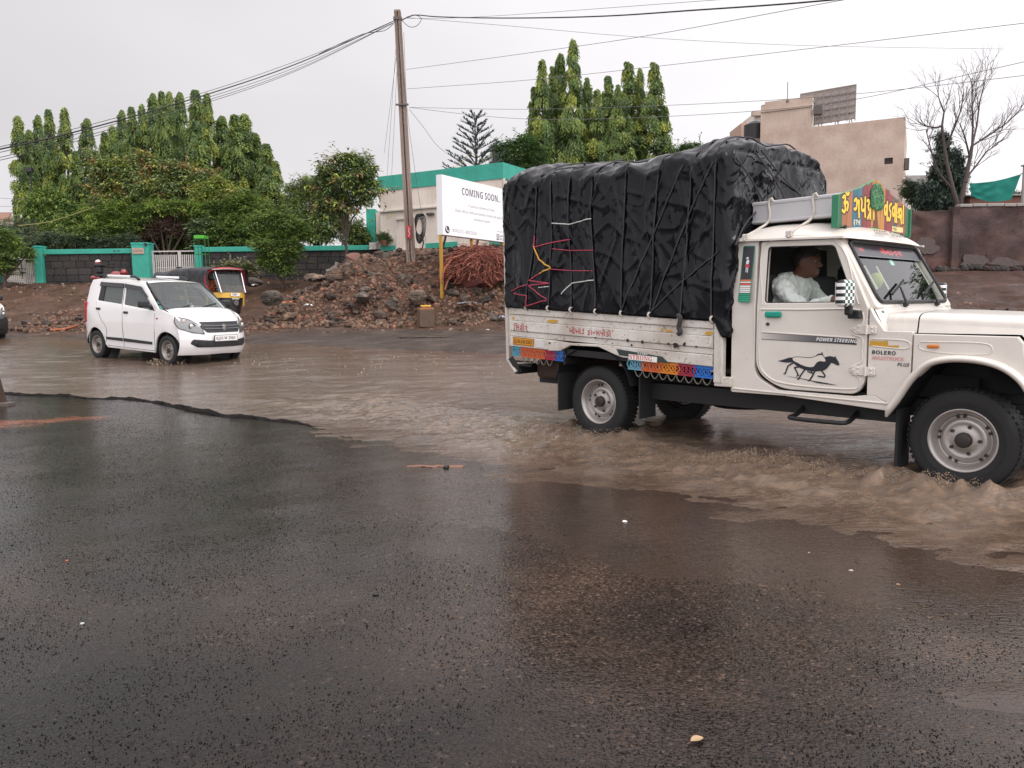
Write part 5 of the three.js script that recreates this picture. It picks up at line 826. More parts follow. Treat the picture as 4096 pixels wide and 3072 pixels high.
seatedDriver('driver in a pale blue shirt inside the white hatchback', inGroup(car, 1.2, 0.63, 0.36), car.rotation.y, [0.25, 0.5, 0.52], undefined, -0.033);
{
  const c2 = thing('hatchback_car', 'white car with dark bumper, only its front corner showing, beside the gate', 'car', [-16.02, 0.55, -21.2], 0);
  c2.rotation.set(0, -31 * Math.PI / 180, -0.04, 'YXZ');
  hatchback(c2, { darkBumper: true, plate: 'GJ4 C 7211' });
}
// ---------------------------------------------------------------- three-wheeled taxi
{
  const R = thing('auto_rickshaw', 'black and yellow auto rickshaw with a draped dark hood, beside the rubble', 'auto rickshaw', [0, 0, 0], 0);
  const base = at(184, 318, 23.2); R.position.set(base.x, landY(base.x, 23.2) - 0.2, base.z); R.rotation.set(0, -33 * Math.PI / 180, -0.03, 'YXZ');
  const yellow = std([0.62, 0.36, 0.05], 0.4), black = std([0.014, 0.014, 0.015], 0.35), red = std([0.3, 0.02, 0.025], 0.4), hood = std([0.035, 0.037, 0.042], 0.7, { bumpMap: again(TX.grain, 3), bumpScale: 0.03 });
  part('body', [rbox(1.35, 0.5, 1.25, 0.35, 0.55, 0, 0.08), rbox(0.9, 0.12, 1.2, 1.35, 0.34, 0, 0.03), rbox(0.5, 0.55, 1.2, -0.1, 0.9, 0, 0.1)], black, R);
  part('side_band', [rbox(1.3, 0.14, 1.28, 0.3, 0.8, 0, 0.03)], yellow, R);
  // front cowl: narrows downwards to the mudguard
  const cowl = (y0, y1, w0, w1, x0, x1) => gridGeo(20, 8, (u, v) => { const a = (u - 0.5) * Math.PI * 0.92, w = mix(w0, w1, v), x = mix(x0, x1, v); return [x - 0.34 * (1 - Math.cos(a)) * 1.0, mix(y0, y1, v), w * Math.sin(a)]; });
  part('front_cowl', [cowl(0.38, 0.84, 0.3, 0.47, 2.42, 2.4)], black, R);
  part('front_band', [cowl(0.84, 0.985, 0.475, 0.485, 2.41, 2.385)], yellow, R);
  decal('taxi_number', 0.3, 0.09, print(256, 80, (g) => { g.fillStyle = '#e6e2d8'; g.fillRect(0, 0, 256, 80); g.fillStyle = '#26262c'; g.font = 'bold 62px sans-serif'; g.fillText('7887', 40, 62); }), R, (m) => { m.rotation.y = Math.PI / 2; m.position.set(2.415, 0.93, 0); }, { clear: false });
  part('name_strip', box(0.01, 0.035, 0.24, 2.418, 0.815, 0), std([0.45, 0.48, 0.4], 0.5), R);
  const scr = part('windscreen', [gridGeo(10, 8, (u, v) => [mix(2.36, 2.12, v) - 0.05 * (u * 2 - 1) ** 2, mix(0.99, 1.58, v), (u * 2 - 1) * mix(0.46, 0.5, v)])], CAR.screen, R);
  part('windscreen_bar', [1, -1].map((s) => bar([2.34, 0.985, s * 0.4], [2.12, 1.58, s * 0.43], 0.02))[0], MAT.chrome, scr); part('windscreen_bar', bar([2.34, 0.985, -0.4], [2.12, 1.58, -0.43], 0.02), MAT.chrome, scr);
  part('front_arch', tube([[2.0, 0.98, 0.6], [1.98, 1.4, 0.62], [2.06, 1.58, 0.56], [2.14, 1.64, 0.3], [2.16, 1.65, 0], [2.14, 1.64, -0.3], [2.06, 1.58, -0.56], [1.98, 1.4, -0.62], [2.0, 0.98, -0.6]], 0.045, 60, 8), red, R);
  part('visor', gridGeo(20, 3, (u, v) => { const w = u * 2 - 1; return [mix(2.08, 2.3, v) - 0.1 * w * w, 1.67 - 0.03 * w * w - 0.03 * v, w * 0.56]; }), std([0.55, 0.5, 0.46], 0.4), R);
  part('hood', gridGeo(50, 30, (u, v) => { const w = v * 2 - 1, x = mix(-0.42, 2.14, u), a = Math.abs(w), sag = 0.03 * Math.cos(u * 18) * (1 - u) + 0.025 * n2(u * 5, v * 4), rise = mix(1.55, 1.69, smooth(0, 0.7, u)); return [x, a > 0.7 ? mix(rise - 0.06, 1.18, (a - 0.7) / 0.3) + 0.02 * n2(u * 9, w * 3) : rise - 0.06 * (a / 0.7) ** 3 + sag, Math.sign(w) * (a > 0.7 ? 0.66 + 0.03 * n2(u * 8, w * 2) : 0.64 * a / 0.7)]; }), hood, R);
  part('hood_back', gridGeo(6, 8, (u, v) => [-0.42 + 0.04 * n2(u * 3, v * 3), mix(0.9, 1.5, v), (u * 2 - 1) * 0.62]), hood, R);
  part('door_post', [bar([1.98, 0.6, 0.6], [1.98, 1.2, 0.62], 0.03)], yellow, R); part('door_post', [bar([1.98, 0.6, -0.6], [1.98, 1.2, -0.62], 0.03)], yellow, R);
  part('rear_seat', [rbox(0.5, 0.14, 1.1, 0.3, 0.86, 0, 0.05)], std([0.1, 0.03, 0.03], 0.6), R); part('driver_seat', [rbox(0.35, 0.12, 0.7, 1.35, 0.76, 0, 0.05), rbox(0.06, 0.3, 0.6, 1.15, 0.97, 0, 0.03)], std([0.06, 0.02, 0.02], 0.6), R);
  part('headlamp', new THREE.CylinderGeometry(0.08, 0.08, 0.05, 20).rotateZ(Math.PI / 2).translate(2.43, 0.7, 0), MAT.chrome, R);
  part('handlebar', [tube([[1.98, 1.08, 0.3], [1.95, 1.12, 0.1], [1.95, 1.12, -0.1], [1.98, 1.08, -0.3]], 0.018, 20, 6), bar([2.05, 0.5, 0], [1.96, 1.1, 0], 0.025)], CAR.dark, R);
  part('speaker', new THREE.CylinderGeometry(0.1, 0.1, 0.05, 20).rotateZ(Math.PI / 2).translate(1.99, 1.44, 0.44), CAR.dark, R);
  part('side_mirror', [rbox(0.05, 0.12, 0.1, 2.08, 1.05, 0.68, 0.02), bar([2.05, 1.05, 0.6], [2.08, 1.05, 0.66], 0.012)], CAR.dark, R);
  part('mudguard', gridGeo(14, 6, (u, v) => { const a = mix(-0.2, Math.PI * 0.75, u); return [2.12 + 0.29 * Math.cos(a), 0.22 + 0.3 * Math.sin(a), (v - 0.5) * 0.2]; }), black, R);
  wheel(R, 2.12, 0.21, 0, 0.215, 0.11, 0.1, 1, CAR.steel); wheel(R, 0.1, 0.21, 0.55, 0.215, 0.11, 0.1, 1, CAR.steel); wheel(R, 0.1, 0.21, -0.55, 0.215, 0.11, 0.1, -1, CAR.steel);
  seatedDriver('driver in an orange red shirt inside the auto rickshaw', inGroup(R, 1.4, 0.82, 0.12), R.rotation.y, [0.42, 0.1, 0.05], undefined, -0.03);
}
// ---------------------------------------------------------------- motorcycle by the wall
{
  const p = at(99, 296, 29), B = thing('motorcycle', 'red motorcycle parked by the dark block wall behind the white hatchback', 'motorcycle', [p.x, landY(p.x, 29) - 0.16, p.z], -0.2);
  const red = phys([0.27, 0.012, 0.015], 0.3, { clearcoat: 1 }), blk = CAR.dark;
  wheel(B, 0, 0.3, 0, 0.3, 0.22, 0.09, 1, CAR.steel); wheel(B, 1.25, 0.3, 0, 0.3, 0.22, 0.09, 1, CAR.steel);
  part('frame', [bar([0, 0.3, 0.08], [0.5, 0.45, 0.08], 0.025), bar([0.5, 0.45, 0], [1.0, 0.85, 0], 0.03), bar([1.25, 0.3, 0.06], [1.02, 0.95, 0.06], 0.025), bar([1.25, 0.3, -0.06], [1.02, 0.95, -0.06], 0.025), rbox(0.34, 0.34, 0.22, 0.58, 0.42, 0, 0.05), bar([-0.15, 0.32, 0.13], [0.6, 0.3, 0.13], 0.04)], blk, B);
  part('tank', new THREE.SphereGeometry(0.2, 20, 14).scale(1.25, 0.72, 0.75).translate(0.78, 0.86, 0), red, B);
  part('tail_cowl', [rbox(0.42, 0.14, 0.2, -0.05, 0.78, 0, 0.06)], red, B);
  part('seat', rbox(0.66, 0.1, 0.24, 0.28, 0.86, 0, 0.04), blk, B);
  part('headlamp', [new THREE.SphereGeometry(0.12, 16, 12).translate(1.12, 0.95, 0)], red, B);
  part('handlebar', [tube([[0.9, 1.08, 0.34], [1.0, 1.06, 0.15], [1.0, 1.04, -0.15], [0.9, 1.08, -0.34]], 0.016, 20, 6)], blk, B);
  for (const s of [1, -1]) part('mirror', [bar([0.97, 1.07, s * 0.24], [0.95, 1.24, s * 0.3], 0.008), rbox(0.03, 0.08, 0.12, 0.94, 1.25, s * 0.31, 0.02)], blk, B);
  part('mudguard', gridGeo(14, 4, (u, v) => { const a = mix(0, Math.PI * 0.8, u); return [1.25 + 0.34 * Math.cos(a), 0.3 + 0.34 * Math.sin(a), (v - 0.5) * 0.13]; }), red, B);
  const q = inGroup(B, 0.1, 0.91, 0), bag = thing('bag', 'black bag strapped on the seat of the red motorcycle', 'bag', q, -0.2); part('sack', rbox(0.24, 0.36, 0.26, 0, 0.18, 0, 0.1), blk, bag); part('flap', rbox(0.31, 0.12, 0.31, 0, 0.32, 0, 0.05), CAR.trim, bag);
  const hq = inGroup(B, 0.08, 1.27, 0), hm = thing('helmet', 'red and white helmet resting on the bag on the motorcycle', 'helmet', hq, -0.2); part('shell', new THREE.SphereGeometry(0.13, 20, 14, 0, 6.3, 0, 1.9).translate(0, 0.04, 0), red, hm); part('stripe', new THREE.SphereGeometry(0.133, 20, 10, 0, 2.6, 0, 1.2).translate(0, 0.042, 0), CAR.white, hm); part('visor', new THREE.SphereGeometry(0.132, 20, 8, 2.2, 1.9, 1.15, 0.5).translate(0, 0.041, 0), CAR.dark, hm);
}
// ---------------------------------------------------------------- walls, gates, houses
const WALL = {
  teal: std([0.045, 0.4, 0.31], 0.7), tealB: std([0.04, 0.42, 0.33], 0.75), cream: std([0.8, 0.71, 0.63], 0.85), mortar: std([0.045, 0.04, 0.038], 0.95),
  blocks: [[0.034, 0.03, 0.029], [0.042, 0.037, 0.035], [0.03, 0.028, 0.028], [0.05, 0.044, 0.04]].map((c) => std(c, 0.85, { bumpMap: again(TX.grain, 1), bumpScale: 0.03 })),
  gate: std([0.5, 0.47, 0.45], 0.55), wood: std([0.13, 0.1, 0.09], 0.8), sill: std([0.66, 0.64, 0.6], 0.8), beige: std([0.56, 0.44, 0.365], 0.88), beige2: std([0.46, 0.36, 0.3], 0.88),
  steel: std([0.12, 0.1, 0.09], 0.6, { metalness: 0.4 }), concrete: std([0.36, 0.34, 0.32], 0.9), white: std([0.75, 0.75, 0.76], 0.6), yellow: std([0.45, 0.24, 0.03], 0.6),
};
{
  const a = tileNoise(512, 4, 6, 81), st = tileNoise(512, 24, 5, 82, 3, 0.3), f = tileNoise(512, 70, 2, 83);
  const weather = (lo, k = 1.7) => tinted(512, a.map((v, i) => clamp(0.78 + (v - 0.5) * k * 0.45 + (st[i] - 0.5) * k * 0.2 + (f[i] - 0.5) * 0.2)), lo, [1, 1, 1], 1);
  const wt = weather([0.8, 0.77, 0.74]); wt.repeat.set(0.35, 0.35);
  for (const k of ['cream', 'beige', 'beige2', 'concrete', 'teal', 'tealB', 'sill']) { WALL[k].map = again(wt, 0.35); WALL[k].bumpMap = again(TX.grain, 0.8); WALL[k].bumpScale = 0.01; }
  WALL.wood.map = again(TX.streak.clone(), 1); WALL.wood.map.colorSpace = THREE.SRGBColorSpace;
}
const metricUV = (g) => { const p = g.attributes.position, n = g.attributes.normal, uv = new Float32Array(p.count * 2); for (let i = 0; i < p.count; i++) { const ax = Math.abs(n.getX(i)), ay = Math.abs(n.getY(i)), az = Math.abs(n.getZ(i)); uv[2 * i] = az >= ax && az >= ay ? p.getX(i) : ay > ax ? p.getX(i) : p.getZ(i); uv[2 * i + 1] = ay > ax && ay > az ? p.getZ(i) : p.getY(i); } g.setAttribute('uv', new THREE.BufferAttribute(uv, 2)); return g; };
const mbox = (...a) => metricUV(box(...a));
const blockGeos = [0, 1, 2, 3].map((k) => { const R = mulberry(900 + k), g = new RoundedBoxGeometry(1, 1, 1, 1, 0.06); return warp(g, (v) => { v.x += (R() - 0.5) * 0.012; v.y += (R() - 0.5) * 0.012; v.z += (R() - 0.5) * 0.06; }); });
function blockWall(o, L, H, course, seed, skip) {        // dressed blocks on a mortar core; local x along the wall, face at z = 0
  const R = mulberry(seed), n = Math.max(1, Math.round(H / course)), h = H / n;
  part('mortar_core', box(L, H, 0.2, L / 2, H / 2, -0.125), WALL.mortar, o);
  for (let j = 0; j < n; j++) { let x = j % 2 ? -0.2 : 0; while (x < L - 0.02) { const w = 0.36 + 0.22 * R(), x0 = Math.max(0, x), x1 = Math.min(L, x + w); if (x1 - x0 > 0.1 && !(skip && skip(x0, x1, j))) { const m = part('block', blockGeos[Math.floor(R() * 4)], WALL.blocks[Math.floor(R() * 4)], o); m.scale.set(x1 - x0 - 0.009, h - 0.009, 0.12); m.position.set((x0 + x1) / 2, (j + 0.5) * h, -0.055 + 0.012 * (R() - 0.5)); } x += w; } }
}
const WD = 32, wx = (px) => at(px, 260, WD).x, wy = (px, py) => at(px, py, WD).y;
{ // the compound wall with its teal coping, pillars and gates
  const base = 2.12, top = wy(90, 251.5);
  const w1 = thing('compound_wall', 'dark block wall with teal coping between the two gates', 'wall', [wx(44.5), base, -WD]); blockWall(w1, wx(135) - wx(44.5), top - base - 0.1, 0.27, 3); part('coping', metricUV(rbox(wx(135) - wx(44.5), 0.2, 0.34, (wx(135) - wx(44.5)) / 2, top - base, -0.1, 0.015)), WALL.teal, w1);
  decal('house_number', 0.5, 0.12, print(256, 64, (g) => { g.fillStyle = '#2a2a2a'; g.font = 'bold 54px sans-serif'; g.fillText('III 18', 40, 52); }), w1, (m) => m.position.set(3.05, top - base, 0.075));
  const pil = (a, b, t, label, w = 0.36) => { const g = thing('gate_pillar', label, 'pillar', [wx((a + b) / 2), base - 0.1, -WD + 0.02]); const h = wy(a, t) - base + 0.1, ww = wx(b) - wx(a); part('shaft', metricUV(rbox(ww, h, w, 0, h / 2, 0, 0.015)), WALL.teal, g); part('cap', metricUV(rbox(ww + 0.03, 0.07, w + 0.03, 0, h + 0.02, 0, 0.01)), WALL.tealB, g); return g; };
  pil(37, 44.5, 247.5, 'teal gate pillar with stub beside the dark block wall'); pil(-6, 0.5, 250, 'teal gate pillar beside the bush, far end of slatted gate');
  const pb = pil(135, 152, 244.5, 'wide teal gate pillar bearing a name plaque', 0.5); pil(196.5, 203, 247, 'slim teal gate pillar beside the green tree guard');
  const plaque = thing('name_plaque', 'small stone name plaque on the wide teal pillar', 'plaque', [wx(142), wy(142, 251.5), -WD + 0.29]); part('slab', rbox(0.48, 0.24, 0.03, 0, 0, 0, 0.01), std([0.42, 0.3, 0.24], 0.7), plaque); decal('plaque_lettering', 0.4, 0.14, print(256, 96, (g) => { g.fillStyle = '#4a4a55'; for (let i = 0; i < 7; i++) { g.fillRect(10 + i * 35, 22, 8, 48); g.fillRect(10 + i * 35, i % 2 ? 22 : 62, 26, 8); } }), plaque, (m) => m.position.set(0, 0, 0.018));
  const cam = thing('wall_lamp', 'small dark lamp on top of the wide teal pillar', 'lamp', [wx(150), wy(150, 245), -WD + 0.3]); part('housing', new THREE.CylinderGeometry(0.06, 0.06, 0.12, 12).rotateX(1.57), CAR.dark, cam); part('bracket', box(0.03, 0.1, 0.03, 0, 0.06, -0.05), CAR.dark, cam);
  const gate = (a, b, t, label, seed) => { const g = thing('slatted_gate', label, 'gate', [wx(a), base + 0.02, -WD - 0.02]), L = wx(b) - wx(a), h = wy(a, t) - base - 0.02; part('frame', [box(L, 0.05, 0.05, L / 2, h, 0), box(L, 0.05, 0.05, L / 2, 0.06, 0)], WALL.gate, g); for (const x of [0.03, L * 0.62, L - 0.03]) part('stile', box(x === L * 0.62 ? 0.12 : 0.05, h - 0.05, 0.05, x, h / 2 + 0.02, 0.002), WALL.gate, g); const n = Math.round(L / 0.085); for (let i = 0; i < n; i++) { const x = 0.08 + (L - 0.16) * i / (n - 1); if (Math.abs(x - L * 0.62) > 0.075) part('slat', box(0.045, h - 0.24, 0.02, x, (h - 0.24) / 2 + 0.1, 0.004), WALL.gate, g); } part('rail', box(L - 0.12, 0.03, 0.018, L / 2, h * 0.55, -0.02), WALL.gate, g); part('rail', box(L - 0.12, 0.03, 0.018, L / 2, h * 0.28, -0.02), WALL.gate, g); part('latch', box(0.22, 0.04, 0.05, L * 0.6, h * 0.55, 0.04), CAR.dark, g); return g; };
  gate(0.5, 37, 259.5, 'pale slatted metal gate under the bush by the teal stub pillar'); gate(152, 196.5, 251.5, 'pale slatted metal gate between the wide and slim teal pillars');
  const x2 = wx(203), L2 = wx(382) - x2, w2 = thing('compound_wall', 'long dark block wall with teal coping running up to the cream building', 'wall', [x2, base - 0.1, -WD]), t2 = wy(300, 248.5) - base + 0.1; blockWall(w2, L2, t2 - 0.1, 0.27, 7); part('coping', metricUV(rbox(L2, 0.2, 0.34, L2 / 2, t2, -0.1, 0.015)), WALL.teal, w2);
  const patch = thing('cement_patch', 'grey cement smear over the block wall behind the young mango trunk', 'patch', [wx(345), base, -WD + 0.012]); { const R = mulberry(3), pts = []; for (let i = 0; i < 40; i++) { const a = i / 40 * 6.283; pts.push([Math.cos(a) * (0.55 + 0.35 * R()), 0.5 + Math.sin(a) * (0.38 + 0.2 * R())]); } part('skim', slab(shapeOf(pts), 0.012, 0), WALL.concrete, patch); }
  const box1 = thing('meter_box', 'pale meter box with painted number at the end of the wall', 'box', [wx(376), wy(376, 250), -WD + 0.18]); part('case', rbox(0.42, 0.28, 0.2, 0, 0.14, 0, 0.015), WALL.sill, box1); part('lid', rbox(0.12, 0.26, 0.02, 0.12, 0.14, 0.105, 0.008), WALL.concrete, box1);
  const pot = thing('flower_pot', 'brown flower pot on the ledge beside the meter box', 'pot', [wx(388.5), wy(388, 248), -30.9]); part('bowl', new THREE.CylinderGeometry(0.13, 0.1, 0.22, 16).translate(0, 0.11, 0), std([0.16, 0.06, 0.035], 0.8), pot); part('soil', new THREE.CylinderGeometry(0.12, 0.12, 0.02, 16).translate(0, 0.215, 0), WALL.mortar, pot);
}
{ // cream building with teal bands; its front runs from A to B
  const A = at(381.4, 260, 31.4), B = at(503.5, 260, 28.6), L = Math.hypot(B.x - A.x, B.z - A.z), turn = Math.atan2(-(B.z - A.z), B.x - A.x), base = 1.9;
  const o = thing('cream_building', 'cream single-storey building with teal parapet and teal plinth band', 'building', [A.x, base, A.z], turn), Y = (px, py, t) => at(px, py, mix(31.4, 28.6, t)).y - base;
  const top = Y(381, 176.8, 0), band = Y(381, 191.4, 0), low1 = Y(440, 242.8, 0.48), low0 = Y(440, 248, 0.48), depth = 7;
  const X = (px) => { const t = (px - 381.4) / (503.5 - 381.4), z = 1 / mix(1 / 31.4, 1 / 28.6, t); return (z - 31.4) / (28.6 - 31.4) * L; };
  const w1 = [X(398.2), X(425.2), Y(410, 249.8, 0.22), Y(410, 219.4, 0.22)], w2 = [X(460), X(488.8), Y(474, 249.8, 0.75), Y(474, 219.8, 0.75)];
  const hole = (w) => shapeOf([[w[0], w[2]], [w[1], w[2]], [w[1], w[3]], [w[0], w[3]]]);
  const frontShape = shapeOf([[0, low0], [L, low0], [L, band], [0, band]]); frontShape.holes.push(hole(w1), hole(w2));
  const wall = part('front_wall', metricUV(slab(frontShape, 0.25, 0)), WALL.cream, o);
  part('side_wall', [mbox(0.25, band - low0, depth, 0.125, (band + low0) / 2, -depth / 2 - 0.25), mbox(0.25, band - low0, depth, L - 0.125, (band + low0) / 2, -depth / 2 - 0.25)], WALL.cream, o);
  part('parapet', [mbox(L + 0.1, top - band, 0.2, L / 2, (top + band) / 2, -0.06), mbox(0.2, top - band, depth, 0.05, (top + band) / 2, -depth / 2 - 0.16), mbox(0.2, top - band, depth, L - 0.05, (top + band) / 2, -depth / 2 - 0.16)], WALL.teal, o);
  part('roof_slab', mbox(L, 0.15, depth, L / 2, band + 0.05, -depth / 2 - 0.2), WALL.concrete, o);
  part('plinth_band', [mbox(w1[0] - 0.03, low1 - low0, 0.05, (w1[0] - 0.03) / 2, (low0 + low1) / 2, 0.025), mbox(w2[0] - w1[1] - 0.06, low1 - low0, 0.05, (w1[1] + w2[0]) / 2, (low0 + low1) / 2, 0.025), mbox(L - w2[1] - 0.03, low1 - low0, 0.05, (L + w2[1] + 0.03) / 2, (low0 + low1) / 2, 0.025)][0], WALL.teal, o);
  part('plinth_band', mbox(w2[0] - w1[1] - 0.06, low1 - low0, 0.05, (w1[1] + w2[0]) / 2, (low0 + low1) / 2, 0.025), WALL.teal, o); part('plinth_band', mbox(L - w2[1] - 0.03, low1 - low0, 0.05, (L + w2[1] + 0.03) / 2, (low0 + low1) / 2, 0.025), WALL.teal, o);
  const ly = Y(430, 208.8, 0.3); part('ledge', mbox(L, 0.05, 0.1, L / 2, ly, 0.05), WALL.sill, o);
  for (const w of [w1, w2]) {
    const win = part('shuttered_window', box(w[1] - w[0], w[3] - w[2], 0.04, (w[0] + w[1]) / 2, (w[2] + w[3]) / 2, -0.16), WALL.wood, o), ww = (w[1] - w[0]) / 4, hh = w[3] - w[2];
    for (let i = 0; i < 4; i++) part('shutter_leaf', merge([0, 1, 2].map((k) => rbox(ww - 0.1, hh / 3 - 0.1, 0.03, w[0] + (i + 0.5) * ww, w[2] + hh * (k + 0.5) / 3, -0.125, 0.012)).concat([box(ww - 0.02, hh - 0.02, 0.02, w[0] + (i + 0.5) * ww, w[2] + hh / 2, -0.138)])), WALL.wood, win);
    part('window_sill', mbox(w[1] - w[0] + 0.24, 0.06, 0.16, (w[0] + w[1]) / 2, w[2] - 0.03, 0.06), WALL.sill, win); part('window_frame', [mbox(0.06, hh, 0.08, w[0] - 0.03, w[2] + hh / 2, 0.02), mbox(0.06, hh, 0.08, w[1] + 0.03, w[2] + hh / 2, 0.02), mbox(w[1] - w[0] + 0.12, 0.06, 0.09, (w[0] + w[1]) / 2, w[3] + 0.03, 0.022)], WALL.sill, win);
  }
  for (let i = 0; i < 14; i++) part('window_bar', bar([mix(w2[0], w2[1], (i + 0.5) / 14), w2[2], -0.03], [mix(w2[0], w2[1], (i + 0.5) / 14), w2[3], -0.03], 0.012), WALL.steel, o);
  const pl = part('plinth', box(0.01, 0.01, 0.01, L / 2, 0.1, -0.3), WALL.mortar, o); blockWall(pl, L, low0 - 0.02, 0.27, 13);
  part('wall_lamp', [rbox(0.3, 0.1, 0.14, X(433), Y(433, 214.6, 0.4), 0.1, 0.03), box(0.06, 0.06, 0.1, X(429), Y(433, 214.4, 0.4), 0.04)], WALL.steel, o);
  // the set-back wing
  const C = at(368, 260, 33.2), q = thing('teal_wing', 'narrow teal and cream wing set back behind the cream building corner', 'building', [C.x, base, C.z]), qh = at(370, 209, 33.2).y - base; part('teal_face', mbox(0.38, qh, 2, 0.17, qh / 2, -1), WALL.tealB, q); part('cream_face', mbox(0.34, qh - 0.15, 2, 0.56, (qh - 0.15) / 2, -0.98), WALL.cream, q); part('pipe', bar([0.6, 0.3, 0.06], [0.6, qh - 0.2, 0.06], 0.03), WALL.concrete, q);
  const mast = at(494.5, 193, 29.6), ms = thing('roof_mast', 'rusty iron mast with stay wire standing at the teal parapet', 'mast', [mast.x, mast.y, mast.z]); part('post', bar([0, -0.3, 0], [0, at(494.5, 151, 29.6).y - mast.y, 0], 0.05), WALL.wood, ms); part('stay', bar([-0.5, 0, 0.02], [-0.38, 1.05, 0.02], 0.03), CAR.dark, ms);
}
{ // billboard
  const A = at(443, 240, 23), B = at(505, 240, 26.1), L = Math.hypot(B.x - A.x, B.z - A.z), turn = Math.atan2(-(B.z - A.z), B.x - A.x), y0 = at(443, 234.8, 23).y, h = at(442.5, 174.3, 23).y - y0;
  const o = thing('billboard', 'white coming soon billboard on yellow posts', 'billboard', [A.x, y0, A.z], turn);
  const art = print(2048, 1024, (g, w, hh) => {
    g.fillStyle = '#f3f2f4'; g.fillRect(0, 0, w, hh); g.textAlign = 'center'; g.fillStyle = '#55505a';
    g.font = 'bold 178px sans-serif'; g.fillText('COMING SOON..', 1250, 270, 1330);
    g.fillStyle = '#4a464e'; g.font = '66px sans-serif'; g.fillText('A Luxurious commercial Project', 1240, 470, 900); g.fillText('Shops- offices -Helthcare Facilities- Hotels & all types of', 1180, 590, 1620); g.fillText('commercial spaces', 1240, 700, 560);
    g.textAlign = 'left'; g.font = '78px sans-serif'; g.fillText('7874721721 - 9825725254', 270, 960, 780);
    g.fillStyle = '#3a3840'; g.beginPath(); g.ellipse(130, 930, 66, 66, 0, 0, 7); g.fill(); g.strokeStyle = '#f3f2f4'; g.lineWidth = 16; g.lineCap = 'round'; g.beginPath(); g.arc(152, 906, 46, 1.6, 3.3); g.stroke(); g.fillStyle = '#f3f2f4'; g.fillRect(96, 886, 22, 34); g.fillRect(140, 940, 34, 22);
    g.fillStyle = '#4a464e'; g.font = '48px sans-serif'; g.fillText('A Project By', 1760, 850); g.font = 'bold 60px sans-serif'; g.fillText('NARMADA', 1850, 940, 190); g.fillText('SPACE', 1850, 1000, 150); g.lineWidth = 14; g.strokeStyle = '#3a3840'; g.strokeRect(1752, 890, 76, 106); g.fillRect(1772, 920, 14, 76); g.fillRect(1772, 912, 40, 14); g.fillRect(1800, 930, 14, 66);
  });
  part('panel', rbox(L, h, 0.2, L / 2, h / 2, -0.105, 0.008), WALL.white, o);
  const f = part('printed_face', new THREE.PlaneGeometry(L - 0.02, h - 0.02).translate(L / 2, h / 2, 0), new THREE.MeshStandardMaterial({ map: art, roughness: 0.5 }), o);
  for (const [x, d] of [[0.02, 0], [L * 0.47, 0], [L - 0.05, 0]]) { const p = V(x, 0, 0).applyAxisAngle(V(0, 1, 0), turn).add(A), gy = landY(p.x, -p.z) - y0 - 0.15; part('post', box(0.075, -gy + 0.02, 0.075, x + 0.01, gy / 2, -0.1), WALL.yellow, o); }
  for (const x of [L * 0.12, L * 0.62]) part('brace', beam([x, 0, -0.2], [x + 0.35, -1.3, -0.9], 0.05, 0.05), WALL.steel, o);
}
{ // concrete pole
  const P0 = at(412, 270, 25), P1 = at(397.5, 12, 25), o = thing('utility_pole', 'tall leaning concrete utility pole standing in the rubble', 'pole', [P0.x, P0.y - 0.35, P0.z]), d = P1.clone().sub(V(...o.position.toArray()));
  const conc = std([0.52, 0.44, 0.385], 0.9, { bumpMap: again(TX.streak, 1), bumpScale: 0.02 }); const pn = tileNoise(512, 3, 5, 91, 4, 0.4); conc.map = tinted(512, pn, [0.62, 0.54, 0.5], [1, 1, 1], 2.0);
  const leg = (s) => { const g = box(0.1, 1, 0.2, s * 0.075, 0.5, 0); return warp(new THREE.BoxGeometry(0.1, 1, 0.2, 1, 24, 1).translate(s * 0.075, 0.5, 0), (v) => { const t = v.y, k = mix(1.12, 0.82, t); v.x = v.x * k + d.x * t; v.z = v.z * k + d.z * t; v.y = d.y * t; }); };
  part('flange', leg(1), conc, o); part('flange', leg(-1), conc, o);
  part('web', warp(new THREE.BoxGeometry(0.06, 1, 0.1, 1, 24, 1).translate(0, 0.5, -0.02), (v) => { const t = v.y, k = mix(1.12, 0.82, t); v.x = v.x * k + d.x * t; v.z = v.z * k + d.z * t; v.y = mix(0.12, 0.995, t) * d.y; }), conc, o);
  part('cap', box(0.19, 0.06, 0.15, d.x, d.y + 0.02, d.z), conc, o);
  part('crossbar', [box(0.4, 0.05, 0.05, d.x * 0.66, d.y * 0.66, 0.12)], WALL.steel, o); part('top_clamp', [box(0.26, 0.08, 0.16, d.x * 0.985, d.y * 0.975, 0.02)], WALL.steel, o);
  const rs = at(409, 232, 24.85), sg = thing('pole_sign', 'small red sign with white lettering strapped to the concrete pole', 'sign', [rs.x, rs.y, rs.z + 0.02]); part('plate', box(0.13, 0.4, 0.015), std([0.42, 0.02, 0.025], 0.5), sg); decal('sign_lettering', 0.1, 0.34, print(64, 220, (g) => { g.strokeStyle = '#e8d8d0'; g.lineWidth = 8; g.beginPath(); g.moveTo(20, 20); g.lineTo(44, 60); g.lineTo(18, 90); g.lineTo(46, 130); g.lineTo(24, 200); g.stroke(); }), sg, (m) => m.position.set(0, 0, 0.009));
  const cc = at(418.5, 225, 24.8), coil = thing('cable_coil', 'coil of black cable hung on the concrete pole', 'cable coil', [cc.x, cc.y, cc.z]); const loops = []; for (let i = 0; i < 5; i++) loops.push(new THREE.TorusGeometry(0.26 + 0.025 * i, 0.022, 6, 30).scale(0.42, 1.25, 1).rotateZ(-0.06 * i + 0.1).translate(0.02 * i, -0.03 * i, 0.02 * i)); loops.forEach((g) => part('loop', g, MAT.rubber, coil)); part('loose_end', tube([[0.05, -0.3, 0], [0.14, -0.5, 0.02], [0.1, -0.75, 0]], 0.02, 14, 6), MAT.rubber, coil);
}
